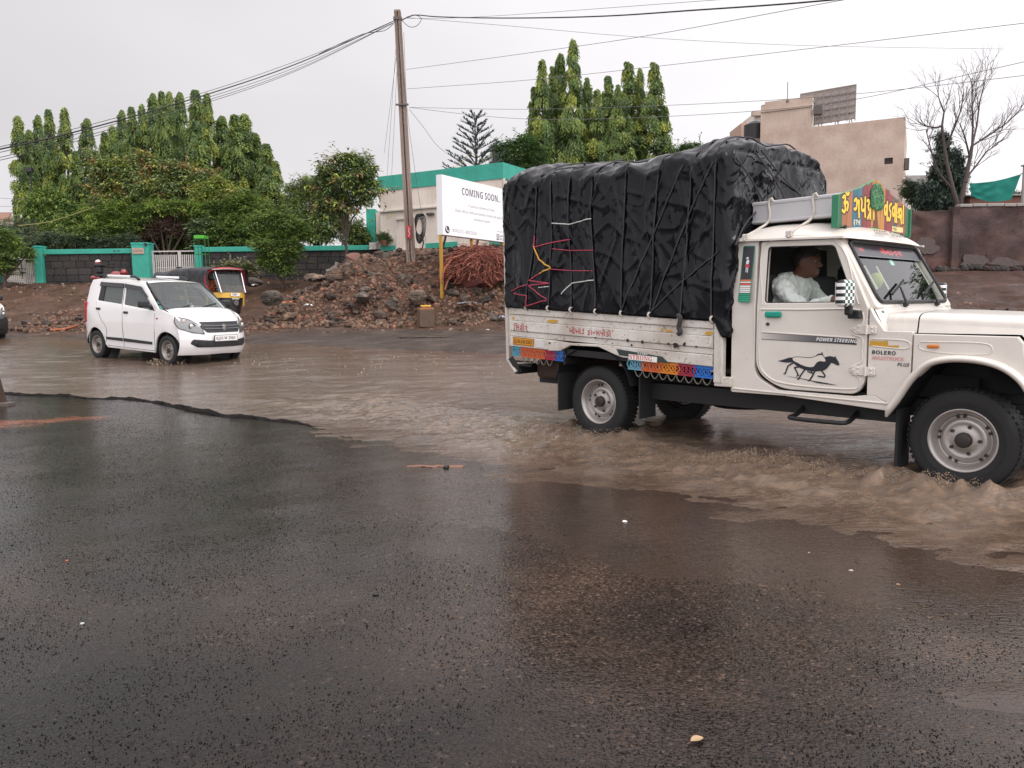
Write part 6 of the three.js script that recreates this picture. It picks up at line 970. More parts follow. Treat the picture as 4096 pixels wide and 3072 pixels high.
{ // cables: pixels of the photo give the direction, the pole and the far supports the distance
  const blackW = std([0.02, 0.02, 0.022], 0.6), greyW = std([0.16, 0.15, 0.16], 0.6), yellowW = std([0.3, 0.26, 0.1], 0.7), k = 1024 / 2212;
  const wire = (label, pts, r, mat, name = 'overhead_cable', group) => { const P = pts.map(([x, y, D]) => at(x * k, y * k, D)); return solo(name, label, 'cable', tube(P, r * 0.72, 60, 5), mat, group); };
  const L = 'thick black cable slung from the pole top across the tall drooping trees';
  wire(L, [[858, 42, 25], [640, 138, 21.5], [440, 206, 18.5], [200, 275, 15.5], [0, 322, 13.5], [-400, 395, 11]], 0.02, blackW, undefined, 'cables from the pole over the drooping trees');
  for (const [y1, y2, y3] of [[145, 213, 329], [150, 219, 340], [132, 200, 317], [153, 224, 346]]) wire('thin cable in the bundle slung from the pole across the drooping trees', [[858, 46, 25], [640, y1, 21.5], [440, y2, 18.5], [0, y3, 13.5], [-400, y3 + 72, 11]], 0.0085, blackW, undefined, 'thin cables from the pole over the drooping trees');
  wire('slack black cable looping under the pole top', [[850, 52, 25], [830, 66, 24.6], [790, 72, 24.2], [740, 92, 23.6], [690, 116, 22.8]], 0.014, blackW);
  wire('thick black cable running from the pole top above the truck', [[868, 44, 25], [890, 33, 24.6], [940, 36, 24], [1100, 39, 21.5], [1300, 35, 19], [1500, 22, 16.5], [1750, 4, 14.5], [2212, -44, 11.5]], 0.022, blackW);
  wire('round loop of black cable at the pole top', [[868, 44, 24.9], [885, 58, 24.8], [900, 56, 24.8], [910, 40, 24.8], [898, 33, 24.8], [880, 38, 24.9]], 0.013, blackW);
  wire('thin grey cable rising from the pole top out of the sky', [[868, 40, 25], [1000, 38, 22.5], [1545, 0, 16], [2000, -34, 12]], 0.007, greyW);
  wire('grey cable sagging from the pole top behind the tall trees', [[880, 38, 25], [1100, 56, 26], [1380, 80, 27], [1700, 97, 28], [2170, 106, 30]], 0.009, greyW);
  wire('grey cable climbing from mid pole past the tallest tree tip', [[878, 150, 25], [1130, 116, 21], [1380, 80, 18], [1820, 0, 14], [2212, -72, 12]], 0.0085, greyW);
  wire('grey cable climbing from mid pole over the beige building', [[880, 192, 25], [1150, 172, 22], [1430, 142, 19.5], [2212, 50, 14], [2500, 16, 12.5]], 0.0085, greyW);
  wire('grey cable from the pole crossing the tall trees, upper of two', [[884, 232, 25], [1140, 236, 23], [1430, 228, 21], [1800, 207, 18], [2212, 163, 15], [2500, 126, 13]], 0.0085, greyW);
  wire('grey cable from the pole crossing the tall trees, lower of two', [[884, 232, 25], [1000, 246, 24], [1140, 257, 23], [1430, 252, 21], [1800, 222, 18], [2130, 152, 15], [2400, 90, 13]], 0.0085, greyW);
  wire('slack wire from the pole drooping to the conifer', [[884, 236, 25], [915, 275, 25.5], [945, 315, 26], [1000, 352, 27.5]], 0.009, greyW);
  for (const [a, b, c] of [[858, 836, 382], [862, 846, 378], [864, 830, 330]]) wire('stay wire from the pole down to the cream building roof', [[a, 60, 25], [(a + b) / 2, (60 + c) / 2, 27], [b, c, 30]], 0.008, greyW, 'stay_wire', 'stay wires on the pole');
  wire('stay wire from the pole down past the shuttered window', [[872, 70, 24.9], [880, 240, 25.5], [893, 345, 26], [920, 520, 28.6]], 0.009, greyW, 'stay_wire');
  wire('yellow green wire running through the bushes above the gate', [[40, 488, 32.6], [110, 478, 32.7], [205, 447, 32.8]], 0.02, yellowW);
  wire('thin wire low beside the drooping trees, upper of two', [[-60, 424, 36], [100, 434, 36.5]], 0.012, greyW); wire('thin wire low beside the drooping trees, lower of two', [[-60, 444, 36], [100, 448, 36.5]], 0.012, greyW);
  wire('yellow wire looping between the conifer and the iron mast', [[955, 380, 29.8], [990, 356, 29.7], [1020, 332, 29.6], [1068, 372, 29.4]], 0.012, yellowW);
}
// ---------------------------------------------------------------- the other side: brick boundary wall, beige block, net
{
  const D = 33, x0 = at(898, 240, D).x, x1 = 30, y0 = 2.1, yT = at(985, 206.5, D).y, yL = at(925, 211, D).y, xp = at(953, 240, D).x, rd = tileNoise(1024, 5, 6, 95), rf = tileNoise(1024, 12, 6, 96, 0.8, 1.2);
  const tex = texture(1024, (i) => { const t = clamp(0.5 + (rd[i] - 0.5) * 2.2), f = 0.8 + 0.4 * (rf[i] - 0.5) * 2; return [mix(0.38, 0.43, t) * f, mix(0.315, 0.315, t) * f, mix(0.305, 0.285, t) * f].map((q) => q * 1.0); }, true);
  const m = std([1, 1, 1], 0.92, { map: again(tex, 0.16), bumpMap: again(TX.mudBump, 0.5), bumpScale: 0.05 });
  const o = thing('boundary_wall', 'weathered reddish brown plastered boundary wall behind the truck bonnet', 'wall', [0, 0, -D]);
  const wavy = (xa, xb, top, seed) => metricUV(shadeSmooth(warp(tess.modify(slab(shapeOf([[xa, y0 - 0.6], [xb, y0 - 0.6], [xb, top], [mix(xa, xb, 0.75), top + 0.03], [mix(xa, xb, 0.5), top - 0.02], [mix(xa, xb, 0.25), top + 0.02], [xa, top]]), 0.3, 0.01)), (v) => { v.z += 0.04 * n2(v.x * 0.8 + seed, v.y * 1.3) + 0.02 * n2(v.x * 3, v.y * 4 + seed); }), 0.4));
  part('plastered_bay', wavy(x0, xp, yL, 1), m, o); part('plastered_bay', wavy(xp + 0.02, x1, yT, 5), m, o); part('plastered_bay', wavy(-4, x0 - 0.02, yL - 0.1, 9), m, o);
  part('pier', metricUV(rbox(0.3, yT - y0 + 0.6, 0.42, xp, (yT + y0 - 0.6) / 2, 0, 0.02)), m, o);
  const R = mulberry(66); for (let x = xp + 0.2; x < 23; ) { const w = 0.5 + 0.4 * R(); part('coping_stone', rbox(w - 0.03, 0.13, 0.36, x + w / 2, yT + 0.05 + 0.015 * R(), -0.13, 0.03), WALL.concrete, o); x += w; }
  for (let i = 0; i < 46; i++) { const g = new THREE.DodecahedronGeometry(0.17, 0), x = mix(x0 - 2, 23, i / 46) + 0.3 * (R() - 0.5); part('footing_stone', warp(g, (v) => { v.x *= 1 + 0.5 * R(); v.y *= 0.7 + 0.3 * R(); }).translate(x, landY(x, D - 0.3) + 0.06 + 0.1 * R(), 0.22 + 0.12 * R()), i % 3 ? WALL.blocks[3] : m, o); }
  const skim = (px, py, w, h, seed) => { const q = at(px, py, D), Rr = mulberry(seed), pts = []; for (let i = 0; i < 30; i++) { const a = i / 30 * 6.283; pts.push([Math.cos(a) * w * (0.85 + 0.22 * Rr()) * (1 + 0.25 * Math.sin(a * 3 + seed)), Math.sin(a) * h * (0.8 + 0.25 * Rr()) * (1 + 0.3 * Math.sin(a * 2 + seed))]); } part('plaster_patch', slab(shapeOf(pts), 0.02, 0.004).translate(q.x, q.y, 0.075), std([0.105, 0.082, 0.074], 0.9, { bumpMap: again(TX.grain, 1), bumpScale: 0.02 }), o); };
  skim(972, 260, 0.55, 0.35, 2); skim(1004, 262, 0.7, 0.2, 3); skim(925, 246, 0.6, 0.3, 4);
}
{
  const A = at(760, 150, 53), B = at(904.3, 150, 49), L = Math.hypot(B.x - A.x, B.z - A.z), turn = Math.atan2(-(B.z - A.z), B.x - A.x), base = 2.2, o = thing('beige_building', 'plain beige apartment block with one small window and a hoarding frame on top', 'building', [A.x, base, A.z], turn);
  const hMain = at(904, 116.8, 49).y - base, hTall = at(811, 96.8, 51.7).y - base, hStep = at(760, 106, 53).y - base, xs = L * 0.37, Dp = 9;
  const sq = at(888.6, 160.8, 49.4), X = V(sq.x - A.x, 0, sq.z - A.z).applyAxisAngle(V(0, 1, 0), -turn).x, wy0 = at(888, 164, 49.4).y - base, wy1 = at(888, 157.8, 49.4).y - base;
  const sh = shapeOf([[0, 0], [L, 0], [L, hMain], [xs, hMain], [xs, hTall], [0.25, hTall], [0.25, hStep], [0, hStep]]); sh.holes.push(shapeOf([[X - 0.24, wy0], [X + 0.24, wy0], [X + 0.24, wy1], [X - 0.24, wy1]]));
  part('front_wall', metricUV(slab(sh, 0.25, 0)), WALL.beige, o);
  part('side_wall', [mbox(0.25, hMain, Dp, L - 0.125, hMain / 2, -Dp / 2 - 0.25)], WALL.beige, o); part('side_wall', mbox(0.25, hStep, Dp, 0.125, hStep / 2, -Dp / 2 - 0.25), WALL.beige, o); part('back_wall', mbox(L, hMain, 0.25, L / 2, hMain / 2, -Dp - 0.3), WALL.beige, o);
  part('roof_slab', mbox(L - xs, 0.2, Dp, (L + xs) / 2, hMain - 0.6, -Dp / 2 - 0.25), WALL.concrete, o); part('tower_roof', mbox(xs, 0.2, Dp * 0.5, xs / 2, hTall - 0.2, -Dp * 0.25 - 0.25), WALL.concrete, o); part('tower_side', mbox(0.25, hTall - hMain + 0.6, Dp * 0.5, xs - 0.125, (hTall + hMain - 0.6) / 2, -Dp * 0.25 - 0.25), WALL.sill, o);
  part('tower_band', mbox(xs + 0.04, 0.1, 0.08, xs / 2, hTall - 0.62, 0.04), WALL.beige2, o);
  const win = part('window', box(0.48, wy1 - wy0, 0.03, X, (wy0 + wy1) / 2, -0.16), std([0.06, 0.045, 0.04], 0.4), o); part('louvre', merge([0, 1, 2, 3].map((i) => box(0.44, 0.03, 0.04, X, mix(wy0, wy1, (i + 0.5) / 4), -0.12))), WALL.wood, win);
  part('edge_vent', [box(0.3, 0.7, 0.35, L + 0.15, hMain - 2.8, -0.5), box(0.24, 0.5, 0.3, L + 0.16, hMain - 2.9, -0.32)], WALL.steel, o);
  part('flood_light', [box(0.5, 0.5, 0.6, xs + 0.35, hTall - 0.95, -0.1)], WALL.steel, o);
  const hd = thing('hoarding_frame', 'bare steel hoarding frame with grid of bars on the beige building roof', 'hoarding', [A.x, base, A.z], turn); hd.translateZ(-1.2);
  { const a = L * 0.27, b = L * 0.66, lo = hMain + 0.35, hi = hTall + 0.5, rise = (x) => (x - a) * 0.045; const steel = std([0.24, 0.2, 0.18], 0.6); part('sheet', metricUV(slab(shapeOf([[a, lo], [b, lo + rise(b)], [b, hi + rise(b)], [a, hi]]), 0.03, 0)).translate(0, 0, -0.12), std([0.4, 0.35, 0.32], 0.8, { bumpMap: again(TX.streak, 0.5), bumpScale: 0.02 }), hd); for (let i = 0; i <= 5; i++) part('rail', beam([a, mix(lo, hi, i / 5), 0], [b, mix(lo, hi, i / 5) + rise(b), 0], 0.06, 0.07), steel, hd); for (let i = 0; i <= 7; i++) { const x = mix(a, b, i / 7); part('upright', beam([x, lo, 0.06], [x, hi + rise(x), 0.06], 0.06, 0.06, [1, 0, 0]), steel, hd); } for (const t of [0.35, 0.65, 0.9]) { const x = mix(a, b, t); part('leg', beam([x, hMain - 0.55, 0.02], [x, lo + rise(x), 0.02], 0.06, 0.06, [1, 0, 0]), steel, hd); part('brace', beam([x, lo + 0.6, 0.05], [x + 0.3, hMain - 0.5, -2.4], 0.05, 0.05), steel, hd); } }
  const C = at(741, 150, 57), p2 = thing('pink_building', 'pinkish block peeping out behind the beige apartment block', 'building', [C.x, base, C.z]), ph = at(741, 123, 57).y - base, ph2 = at(757, 112, 57).y - base; part('tower', mbox(1.2, ph, 3, 0.6, ph / 2, -1.5), std([0.5, 0.34, 0.27], 0.9), p2); part('stair_head', mbox(0.9, ph2, 3, 1.45, ph2 / 2, -1.6), WALL.sill, p2); part('ledge', mbox(1.2, 0.3, 0.3, 1.3, ph2 - 0.15, 0.1), WALL.beige2, p2);
  const T0 = at(753, 141, 54.5), tk = thing('water_tank', 'round black water tank on a stub tower beside the beige block', 'water tank', [T0.x, T0.y - 1.0, T0.z]); part('drum', new THREE.CylinderGeometry(0.72, 0.72, 1.0, 24).translate(0.1, 1.55, 0), CAR.dark, tk); part('lid', new THREE.CylinderGeometry(0.3, 0.66, 0.24, 24).translate(0.1, 2.15, 0), CAR.dark, tk); part('stand', mbox(1.7, 6, 1.5, 0.35, -1.98, 0), WALL.concrete, tk);
  const an = at(787.5, 95, 52), ant = thing('roof_antenna', 'thin antenna rod above the beige building tower', 'antenna', [an.x, an.y, an.z]); part('rod', bar([0, -0.5, 0], [0, at(787.5, 82, 52).y - an.y, 0], 0.025), WALL.steel, ant); part('base', box(0.15, 0.1, 0.15, 0, -0.4, 0), WALL.steel, ant);
}
{ // green shade net slung behind the boundary wall
  const c = [at(969.5, 183.3, 35), at(1021, 174, 34), at(1011, 199.5, 34), at(971, 196, 35)], o = thing('shade_net', 'green shade net slung on cords above the boundary wall', 'net', [0, 0, 0]);
  part('cloth', gridGeo(30, 14, (u, v) => { const p = c[3].clone().lerp(c[2], u).lerp(c[0].clone().lerp(c[1], u), v); return [p.x, p.y - 0.16 * Math.sin(Math.PI * u) * (1 - 0.4 * v), p.z + 0.04 * n2(u * 3, v * 2)]; }), std([0.01, 0.19, 0.15], 0.85), o);
  part('cord', bar(c[1].toArray(), at(1040, 168, 33.5).toArray(), 0.02), MAT.rubber, o); part('cord', bar(c[0].toArray(), at(962, 181, 35.2).toArray(), 0.02), MAT.rubber, o);
  const pp = at(1023, 200, 33.8), po = thing('net_post', 'grey post holding the corner of the green net', 'post', [pp.x, 2, pp.z]); part('shaft', bar([0, 0, 0], [0.02, at(1023, 166, 33.8).y - 2, 0], 0.09), WALL.concrete, po); part('top_cap', box(0.24, 0.06, 0.24, 0.02, at(1023, 166, 33.8).y - 1.98, 0), WALL.concrete, po);
  const sh = at(972, 203, 36), s2 = thing('brick_shed', 'low brick shed behind the boundary wall under the green net', 'shed', [sh.x, 1.9, sh.z]), shH = at(972, 189, 36).y - 1.9; part('brick_wall', mbox(3.2, shH - 0.35, 1.5, 1.5, (shH - 0.35) / 2, -0.75), std([0.2, 0.1, 0.075], 0.9), s2); part('tin_roof', mbox(3.5, 0.06, 1.8, 1.5, shH - 0.3, -0.75), WALL.concrete, s2);
  const fb = at(905, 186, 62), f2 = thing('far_house', 'pale house with railing far behind the boundary wall', 'house', [fb.x, 2.4, fb.z]), fh = at(905, 181.5, 62).y - 2.4; part('wall', mbox(5, fh, 4, 2.5, fh / 2, -2), WALL.sill, f2); part('parapet', mbox(5.1, 0.5, 0.2, 2.5, fh + 0.2, 0), WALL.concrete, f2); part('stair_head', mbox(1.4, 1.2, 2, 3.9, fh + 0.9, -1.5), std([0.4, 0.22, 0.17], 0.9), f2);
  const lh = at(3, 245, 46), h3 = thing('far_house', 'cream and pink house beyond the bushes by the slatted gate', 'house', [lh.x - 3, 2.4, lh.z]), hh = at(10, 222, 46).y - 2.4; part('wall', mbox(7.2, hh, 5, 3.2, hh / 2, -2.5), WALL.cream, h3); part('upper_wall', mbox(4.6, at(20, 211, 46).y - 2.4 - hh, 3, 4.1, (at(20, 211, 46).y - 2.4 + hh) / 2, -2), std([0.4, 0.25, 0.19], 0.9), h3); part('white_pier', mbox(0.5, at(15, 208, 46).y - 2.4 - hh + 0.3, 0.4, 3.85, (at(15, 208, 46).y - 2.4 + hh) / 2, -0.3), WALL.white, h3); part('window', box(0.18, 0.45, 0.06, 3.85, hh + 0.45, -0.09), CAR.dark, h3);
}
// ---------------------------------------------------------------- rubble, roots, litter
const ROCK = {
  geos: Array.from({ length: 9 }, (_, k) => { const R = mulberry(500 + k), g = mergeVertices((() => { const q = k < 6 ? new THREE.DodecahedronGeometry(1, 0) : new THREE.IcosahedronGeometry(1, 1); q.deleteAttribute('normal'); q.deleteAttribute('uv'); return q; })(), 1e-4), sx = 0.8 + 0.5 * R(), sy = 0.55 + 0.35 * R(), sz = 0.75 + 0.4 * R(), cut = V(R() - 0.5, R() - 0.5, R() - 0.5).normalize(), lim = 0.55 + 0.25 * R(); warp(g, (v) => { const e = 1 + 0.28 * (R() - 0.5); v.multiplyScalar(e); const d = v.dot(cut); if (d > lim) v.addScaledVector(cut, lim - d); v.x *= sx; v.y *= sy; v.z *= sz; }); const h = g.toNonIndexed(); const p = h.attributes.position; h.setAttribute('uv', new THREE.BufferAttribute(Float32Array.from({ length: p.count * 2 }, (_, i) => (i % 2 ? p.getY(i >> 1) : p.getX(i >> 1) + p.getZ(i >> 1) * 0.7)), 2)); return k < 6 ? (h.computeVertexNormals(), h) : toCreasedNormals(h, 0.55); }),
  mats: [[0.145, 0.094, 0.067], [0.12, 0.083, 0.062], [0.17, 0.11, 0.076], [0.105, 0.07, 0.053], [0.14, 0.108, 0.086], [0.175, 0.1, 0.064], [0.125, 0.098, 0.08], [0.22, 0.15, 0.106]].map((c) => std(c, 0.85, { bumpMap: again(TX.grain, 0.8), bumpScale: 0.05, map: again(TX.blotch, 0.35) })),
};
ROCK.mats.forEach((m) => { m.map.colorSpace = THREE.SRGBColorSpace; m.color.multiplyScalar(2.9); });
function rubble(o, n, small, place, seed, big) {
  const R = mulberry(seed), rocks = [];
  for (let i = 0; i < n; i++) { const [x, D] = place(R), s = (big ? 0.07 : 0.06) + 0.15 * R() ** 3.2; rocks.push([x, D, s]); }
  for (const [x, D, s] of rocks) { const m = part('rock', ROCK.geos[Math.floor(R() * 9)], ROCK.mats[Math.floor(R() ** 1.2 * 8)], o); m.scale.set(s * (0.85 + 0.4 * R()), s * (0.8 + 0.4 * R()), s); m.rotation.set((R() - 0.5) * 1.2, R() * 6.28, (R() - 0.5) * 1.2); m.position.set(x, landY(x, D) + s * 0.3, -D); }
  const im = new THREE.InstancedMesh(ROCK.geos[2], std([1, 1, 1], 0.9), small), M = new THREE.Matrix4(), Q = new THREE.Quaternion(), c = new THREE.Color();
  for (let i = 0; i < small; i++) { const [x, D] = place(R), s = 0.02 + 0.06 * R() ** 2; M.compose(V(x, landY(x, D) + s * 0.25, -D), Q.setFromEuler(new THREE.Euler(R() * 3, R() * 6, R() * 3)), V(s * (0.7 + 0.7 * R()), s, s)); im.setMatrixAt(i, M); const k = 0.55 + 0.8 * R(), q = R(); im.setColorAt(i, c.setRGB((q > 0.9 ? 0.24 : 0.16) * k, (q > 0.9 ? 0.1 : 0.096) * k, (q > 0.9 ? 0.06 : 0.066) * k)); }
  im.name = 'chippings'; im.userData.kind = 'stuff'; im.castShadow = im.receiveShadow = true; o.add(im);
}
{
  const o = thing('rubble_heap', 'broad heap of broken brown rock at the foot of the pole', 'rubble heap');
  rubble(o, 275, 5200, (R) => { for (;;) { const x = -7.6 + 9.6 * R(), D = 21.5 + 6.2 * R() ** 1.25; const ok = x < 0.9 - Math.max(0, D - 23) * 0.55 + 0.5 * R() && !(x > -2.6 && D > 23.6 && D < 26 && R() < 0.6) && D > 21.5 + 0.5 * Math.abs(n2(x * 0.8, 3)); if (ok) return [x, D]; } }, 21, true);
  const boulder = (px, py, D, s, k, c) => { const p = at(px, py, D), m = part('boulder', ROCK.geos[6 + k], c ?? ROCK.mats[6], o); m.scale.set(s, s * 0.8, s * 0.8); m.rotation.y = px; m.position.set(p.x, Math.max(p.y, landY(p.x, D)), p.z); };
  boulder(272, 298, 22.6, 0.36, 0); boulder(363, 297, 22.7, 0.36, 1); boulder(364, 289.5, 22.9, 0.2, 2, ROCK.mats[4]); boulder(335.5, 279, 24, 0.3, 2, ROCK.mats[2]); boulder(355, 270, 26.2, 0.38, 0, std([0.2, 0.1, 0.075], 0.85)); boulder(314, 278, 24.2, 0.3, 1, ROCK.mats[7]); boulder(254, 282, 24, 0.3, 2); boulder(417, 297, 22.6, 0.34, 0, ROCK.mats[7]);
  const o2 = thing('rubble_heap', 'low heap of broken rock behind the white hatchback, near the orange pipe', 'rubble heap');
  rubble(o2, 70, 900, (R) => [-14.3 + 5 * R() ** 0.8, 21.3 + 2.6 * R()], 22, false);
  // loose stones spread over the bare earth
  const im = new THREE.InstancedMesh(ROCK.geos[1], std([1, 1, 1], 0.9), 4200), R = mulberry(24), M = new THREE.Matrix4(), Q = new THREE.Quaternion(), c = new THREE.Color();
  for (let i = 0; i < 4200; i++) { const x = -20 + 36 * R(), D = 20.4 + 11.5 * R(), s = 0.012 + 0.045 * R() ** 3; M.compose(V(x, landY(x, D) + s * 0.2, -D), Q.setFromEuler(new THREE.Euler(R() * 3, R() * 6, 0)), V(s * (0.8 + 0.7 * R()), s * 0.7, s)); im.setMatrixAt(i, M); const k = 0.6 + R(), q = R(); im.setColorAt(i, q > 0.97 ? c.setRGB(0.4, 0.38, 0.35) : c.setRGB(0.13 * k, 0.085 * k, 0.062 * k)); }
  im.name = 'gravel'; im.userData = { kind: 'stuff', label: 'loose stones scattered over the brown earth bank', category: 'gravel' }; im.castShadow = im.receiveShadow = true; scene.add(im);
}
const tilted = (o, x, D, lift = 0) => o.position.set(x, landY(x, D) + lift, -D);
{ // litter on the heap: a wooden block with a yellow top, rags, bottle pieces
  const p = at(426, 322, 21.75), b = thing('wooden_crate_block', 'brown wooden block with orange top at the foot of the rubble heap', 'block', [p.x, landY(p.x, 21.75), p.z], 0.3); part('block', rbox(0.42, 0.5, 0.38, 0, 0.22, 0, 0.02), std([0.13, 0.085, 0.06], 0.85, { bumpMap: again(TX.streak, 1), bumpScale: 0.02 }), b); part('top', rbox(0.4, 0.05, 0.36, 0, 0.49, 0, 0.01), std([0.34, 0.14, 0.06], 0.8), b); part('yellow_strip', rbox(0.3, 0.05, 0.06, 0.02, 0.56, -0.08, 0.02), std([0.6, 0.36, 0.04], 0.6), b);
  const rag = (label, px, py, D, c, s, seed) => { const q = at(px, py, D), R = mulberry(seed); const g = gridGeo(8, 6, (u, v) => [(u - 0.5) * s + 0.03 * n2(u * 4, v * 4 + seed), 0.05 * (1 - Math.abs(u - 0.5)) + 0.04 * n2(u * 5 + seed, v * 5), (v - 0.5) * s * 0.7]); const m = solo('litter_scrap', label, 'litter', g, std(c, 0.7)); m.position.set(q.x, Math.max(q.y, landY(q.x, D) + 0.04), q.z); m.rotation.y = R() * 6; return m; };
  rag('white crumpled scrap low on the rubble heap', 308, 306, 22.4, [0.7, 0.68, 0.68], 0.22, 1); rag('orange scrap beside the big grey boulder', 291, 303, 22.5, [0.4, 0.13, 0.05], 0.4, 2); rag('black rag on the upper part of the rubble heap', 315, 281, 24, [0.015, 0.015, 0.018], 0.6, 3); rag('black rag low on the rubble heap beside brown rocks', 349, 306, 22.5, [0.012, 0.012, 0.015], 0.4, 4); rag('pale stone flake high on the heap near the rickshaw', 255, 286, 23.6, [0.55, 0.5, 0.46], 0.2, 5); rag('pale blue scrap on the earth behind the truck tail', 502, 318, 21, [0.45, 0.55, 0.7], 0.15, 6); rag('blue grey scrap among stones just below the root tangle', 468, 304, 22.4, [0.16, 0.17, 0.18], 0.6, 7);
  const q0 = at(50, 323.5, 21.4), q1 = at(77, 320.5, 21.3), pipe = solo('orange_pipe', 'long thin orange pipe lying before the low rubble heap', 'pipe', tube([[q0.x, landY(q0.x, 21.4) + 0.03, q0.z], [mix(q0.x, q1.x, 0.5), landY(mix(q0.x, q1.x, 0.5), 21.4) + 0.05, q0.z - 0.02], [q1.x, landY(q1.x, 21.3) + 0.14, q1.z]], 0.028, 20, 7), std([0.45, 0.13, 0.05], 0.6));
  const mud = at(423, 335, 18.9); solo('mud_lump', 'small dark lump of mud on the wet road before the heap', 'mud lump', ROCK.geos[7].clone().scale(0.55, 0.05, 0.14), ROCK.mats[3]).position.set(mud.x, landY(mud.x, 18.9) + 0.01, -18.9);
}
{ // the tangle of red roots torn out of the ground
  const c = at(478, 292, 23.6), o = thing('root_tangle', 'big tangle of torn red roots beside the billboard posts', 'roots', [c.x, landY(c.x, 23.6) - 0.05, c.z]), R = mulberry(55);
  const mats = [[0.26, 0.075, 0.042], [0.2, 0.055, 0.035], [0.32, 0.11, 0.065], [0.14, 0.045, 0.035]].map((q) => std(q, 0.8)), rest = [];
  part('root_stock', (() => { const g = new THREE.IcosahedronGeometry(1, 3); return shadeSmooth(warp(g, (v) => { const k = 1 + 0.3 * n3(v.x * 1.6, v.y * 1.6, v.z * 1.6); v.set(v.x * 0.66 * k, Math.max(-0.1, v.y * 0.62 * k + 0.34), v.z * 0.5 * k); }), 1.2); })(), mats[3], o);
  for (let i = 0; i < 1500; i++) {                       // strands leave the mound and hang down over it
    const a = R() * 6.283, e = Math.acos(1 - R() * 1.02), k0 = 0.85 + 0.3 * R(), p = V(0.84 * Math.sin(e) * Math.cos(a) * k0, 0.22 + 0.86 * Math.cos(e) * k0, 0.66 * Math.sin(e) * Math.sin(a) * k0), pts = [p.clone()], dir = V(Math.sin(e) * Math.cos(a) * 0.8 + (R() - 0.5) * 1.4, 0.35 * R() - 0.35 * Math.sin(e), Math.sin(e) * Math.sin(a) * 0.8 + (R() - 0.5) * 1.2).normalize(), L = 0.18 + 0.42 * R() ** 1.6; let q = p.clone();
    for (let k = 0; k < 5; k++) { dir.x += (R() - 0.5) * 0.75; dir.y += (R() - 0.68) * 0.7; dir.z += (R() - 0.5) * 0.7; dir.normalize(); q = q.clone().addScaledVector(dir, L / 5); q.y = Math.max(q.y, 0.02); pts.push(q); }
    const r = 0.006 + 0.012 * R() ** 3; if (i < 70) part('root', tube(pts, r + 0.006, 12, 6), mats[i % 4], o); else rest.push(flatColor(tube(pts, r, 7, 4), [[0.26, 0.075, 0.045], [0.2, 0.058, 0.038], [0.32, 0.115, 0.07], [0.14, 0.045, 0.035]][i % 4]));
  }
  part('root_hair', rest, std([1, 1, 1], 0.8, { vertexColors: true }), o).userData.kind = 'stuff';
  for (const [x1, y1, x2, y2] of [[-0.75, 0.75, -1.05, 0.05], [-0.6, 0.4, -0.95, -0.15], [0.2, 0.3, 0.45, -0.1]]) part('root', tube([[x1, y1, 0.4], [(x1 + x2) / 2 - 0.08, (y1 + y2) / 2, 0.55], [x2, y2, 0.6]], 0.03, 14, 6), mats[2], o);
}
// ---------------------------------------------------------------- trees and shrubs
const LEAF = phys([1, 1, 1], 0.55, { specularIntensity: 0.45,  transmission: 0.25, thickness: 0,  vertexColors: true, side: THREE.DoubleSide }), BARK = std([0.11, 0.08, 0.065], 0.9, { bumpMap: again(TX.streak, 2), bumpScale: 0.03 }), BARKPALE = std([0.2, 0.155, 0.13], 0.9);
class Leaves {
  constructor() { this.P = []; this.C = []; this.N = []; }
  add(p, d, n, len, wid, col, fold = 0.25) {             // base point, direction, upward hint
    const s = V().crossVectors(d, n).normalize(), u = V().crossVectors(s, d).normalize(), m = p.clone().addScaledVector(d, len * 0.45), t = p.clone().addScaledVector(d, len).addScaledVector(u, -len * 0.12);
    const a = m.clone().addScaledVector(s, wid / 2).addScaledVector(u, wid * fold), b = m.clone().addScaledVector(s, -wid / 2).addScaledVector(u, wid * fold);
    this.P.push(p.x, p.y, p.z, a.x, a.y, a.z, t.x, t.y, t.z, p.x, p.y, p.z, t.x, t.y, t.z, b.x, b.y, b.z);
    for (let i = 0; i < 6; i++) this.C.push(col[0], col[1], col[2]);
  }
  geo() { const g = new THREE.BufferGeometry(); g.setAttribute('position', new THREE.Float32BufferAttribute(this.P, 3)); g.setAttribute('color', new THREE.Float32BufferAttribute(this.C, 3)); g.computeVertexNormals(); return g; }
}
const tint = (R, c, k = 0.35, warm = 0) => { const q = 2.3 + 2.3 * k * (R() - 0.5) * 2; return [c[0] * q * (1 + warm), c[1] * q * 0.93, c[2] * q * 1.3]; };
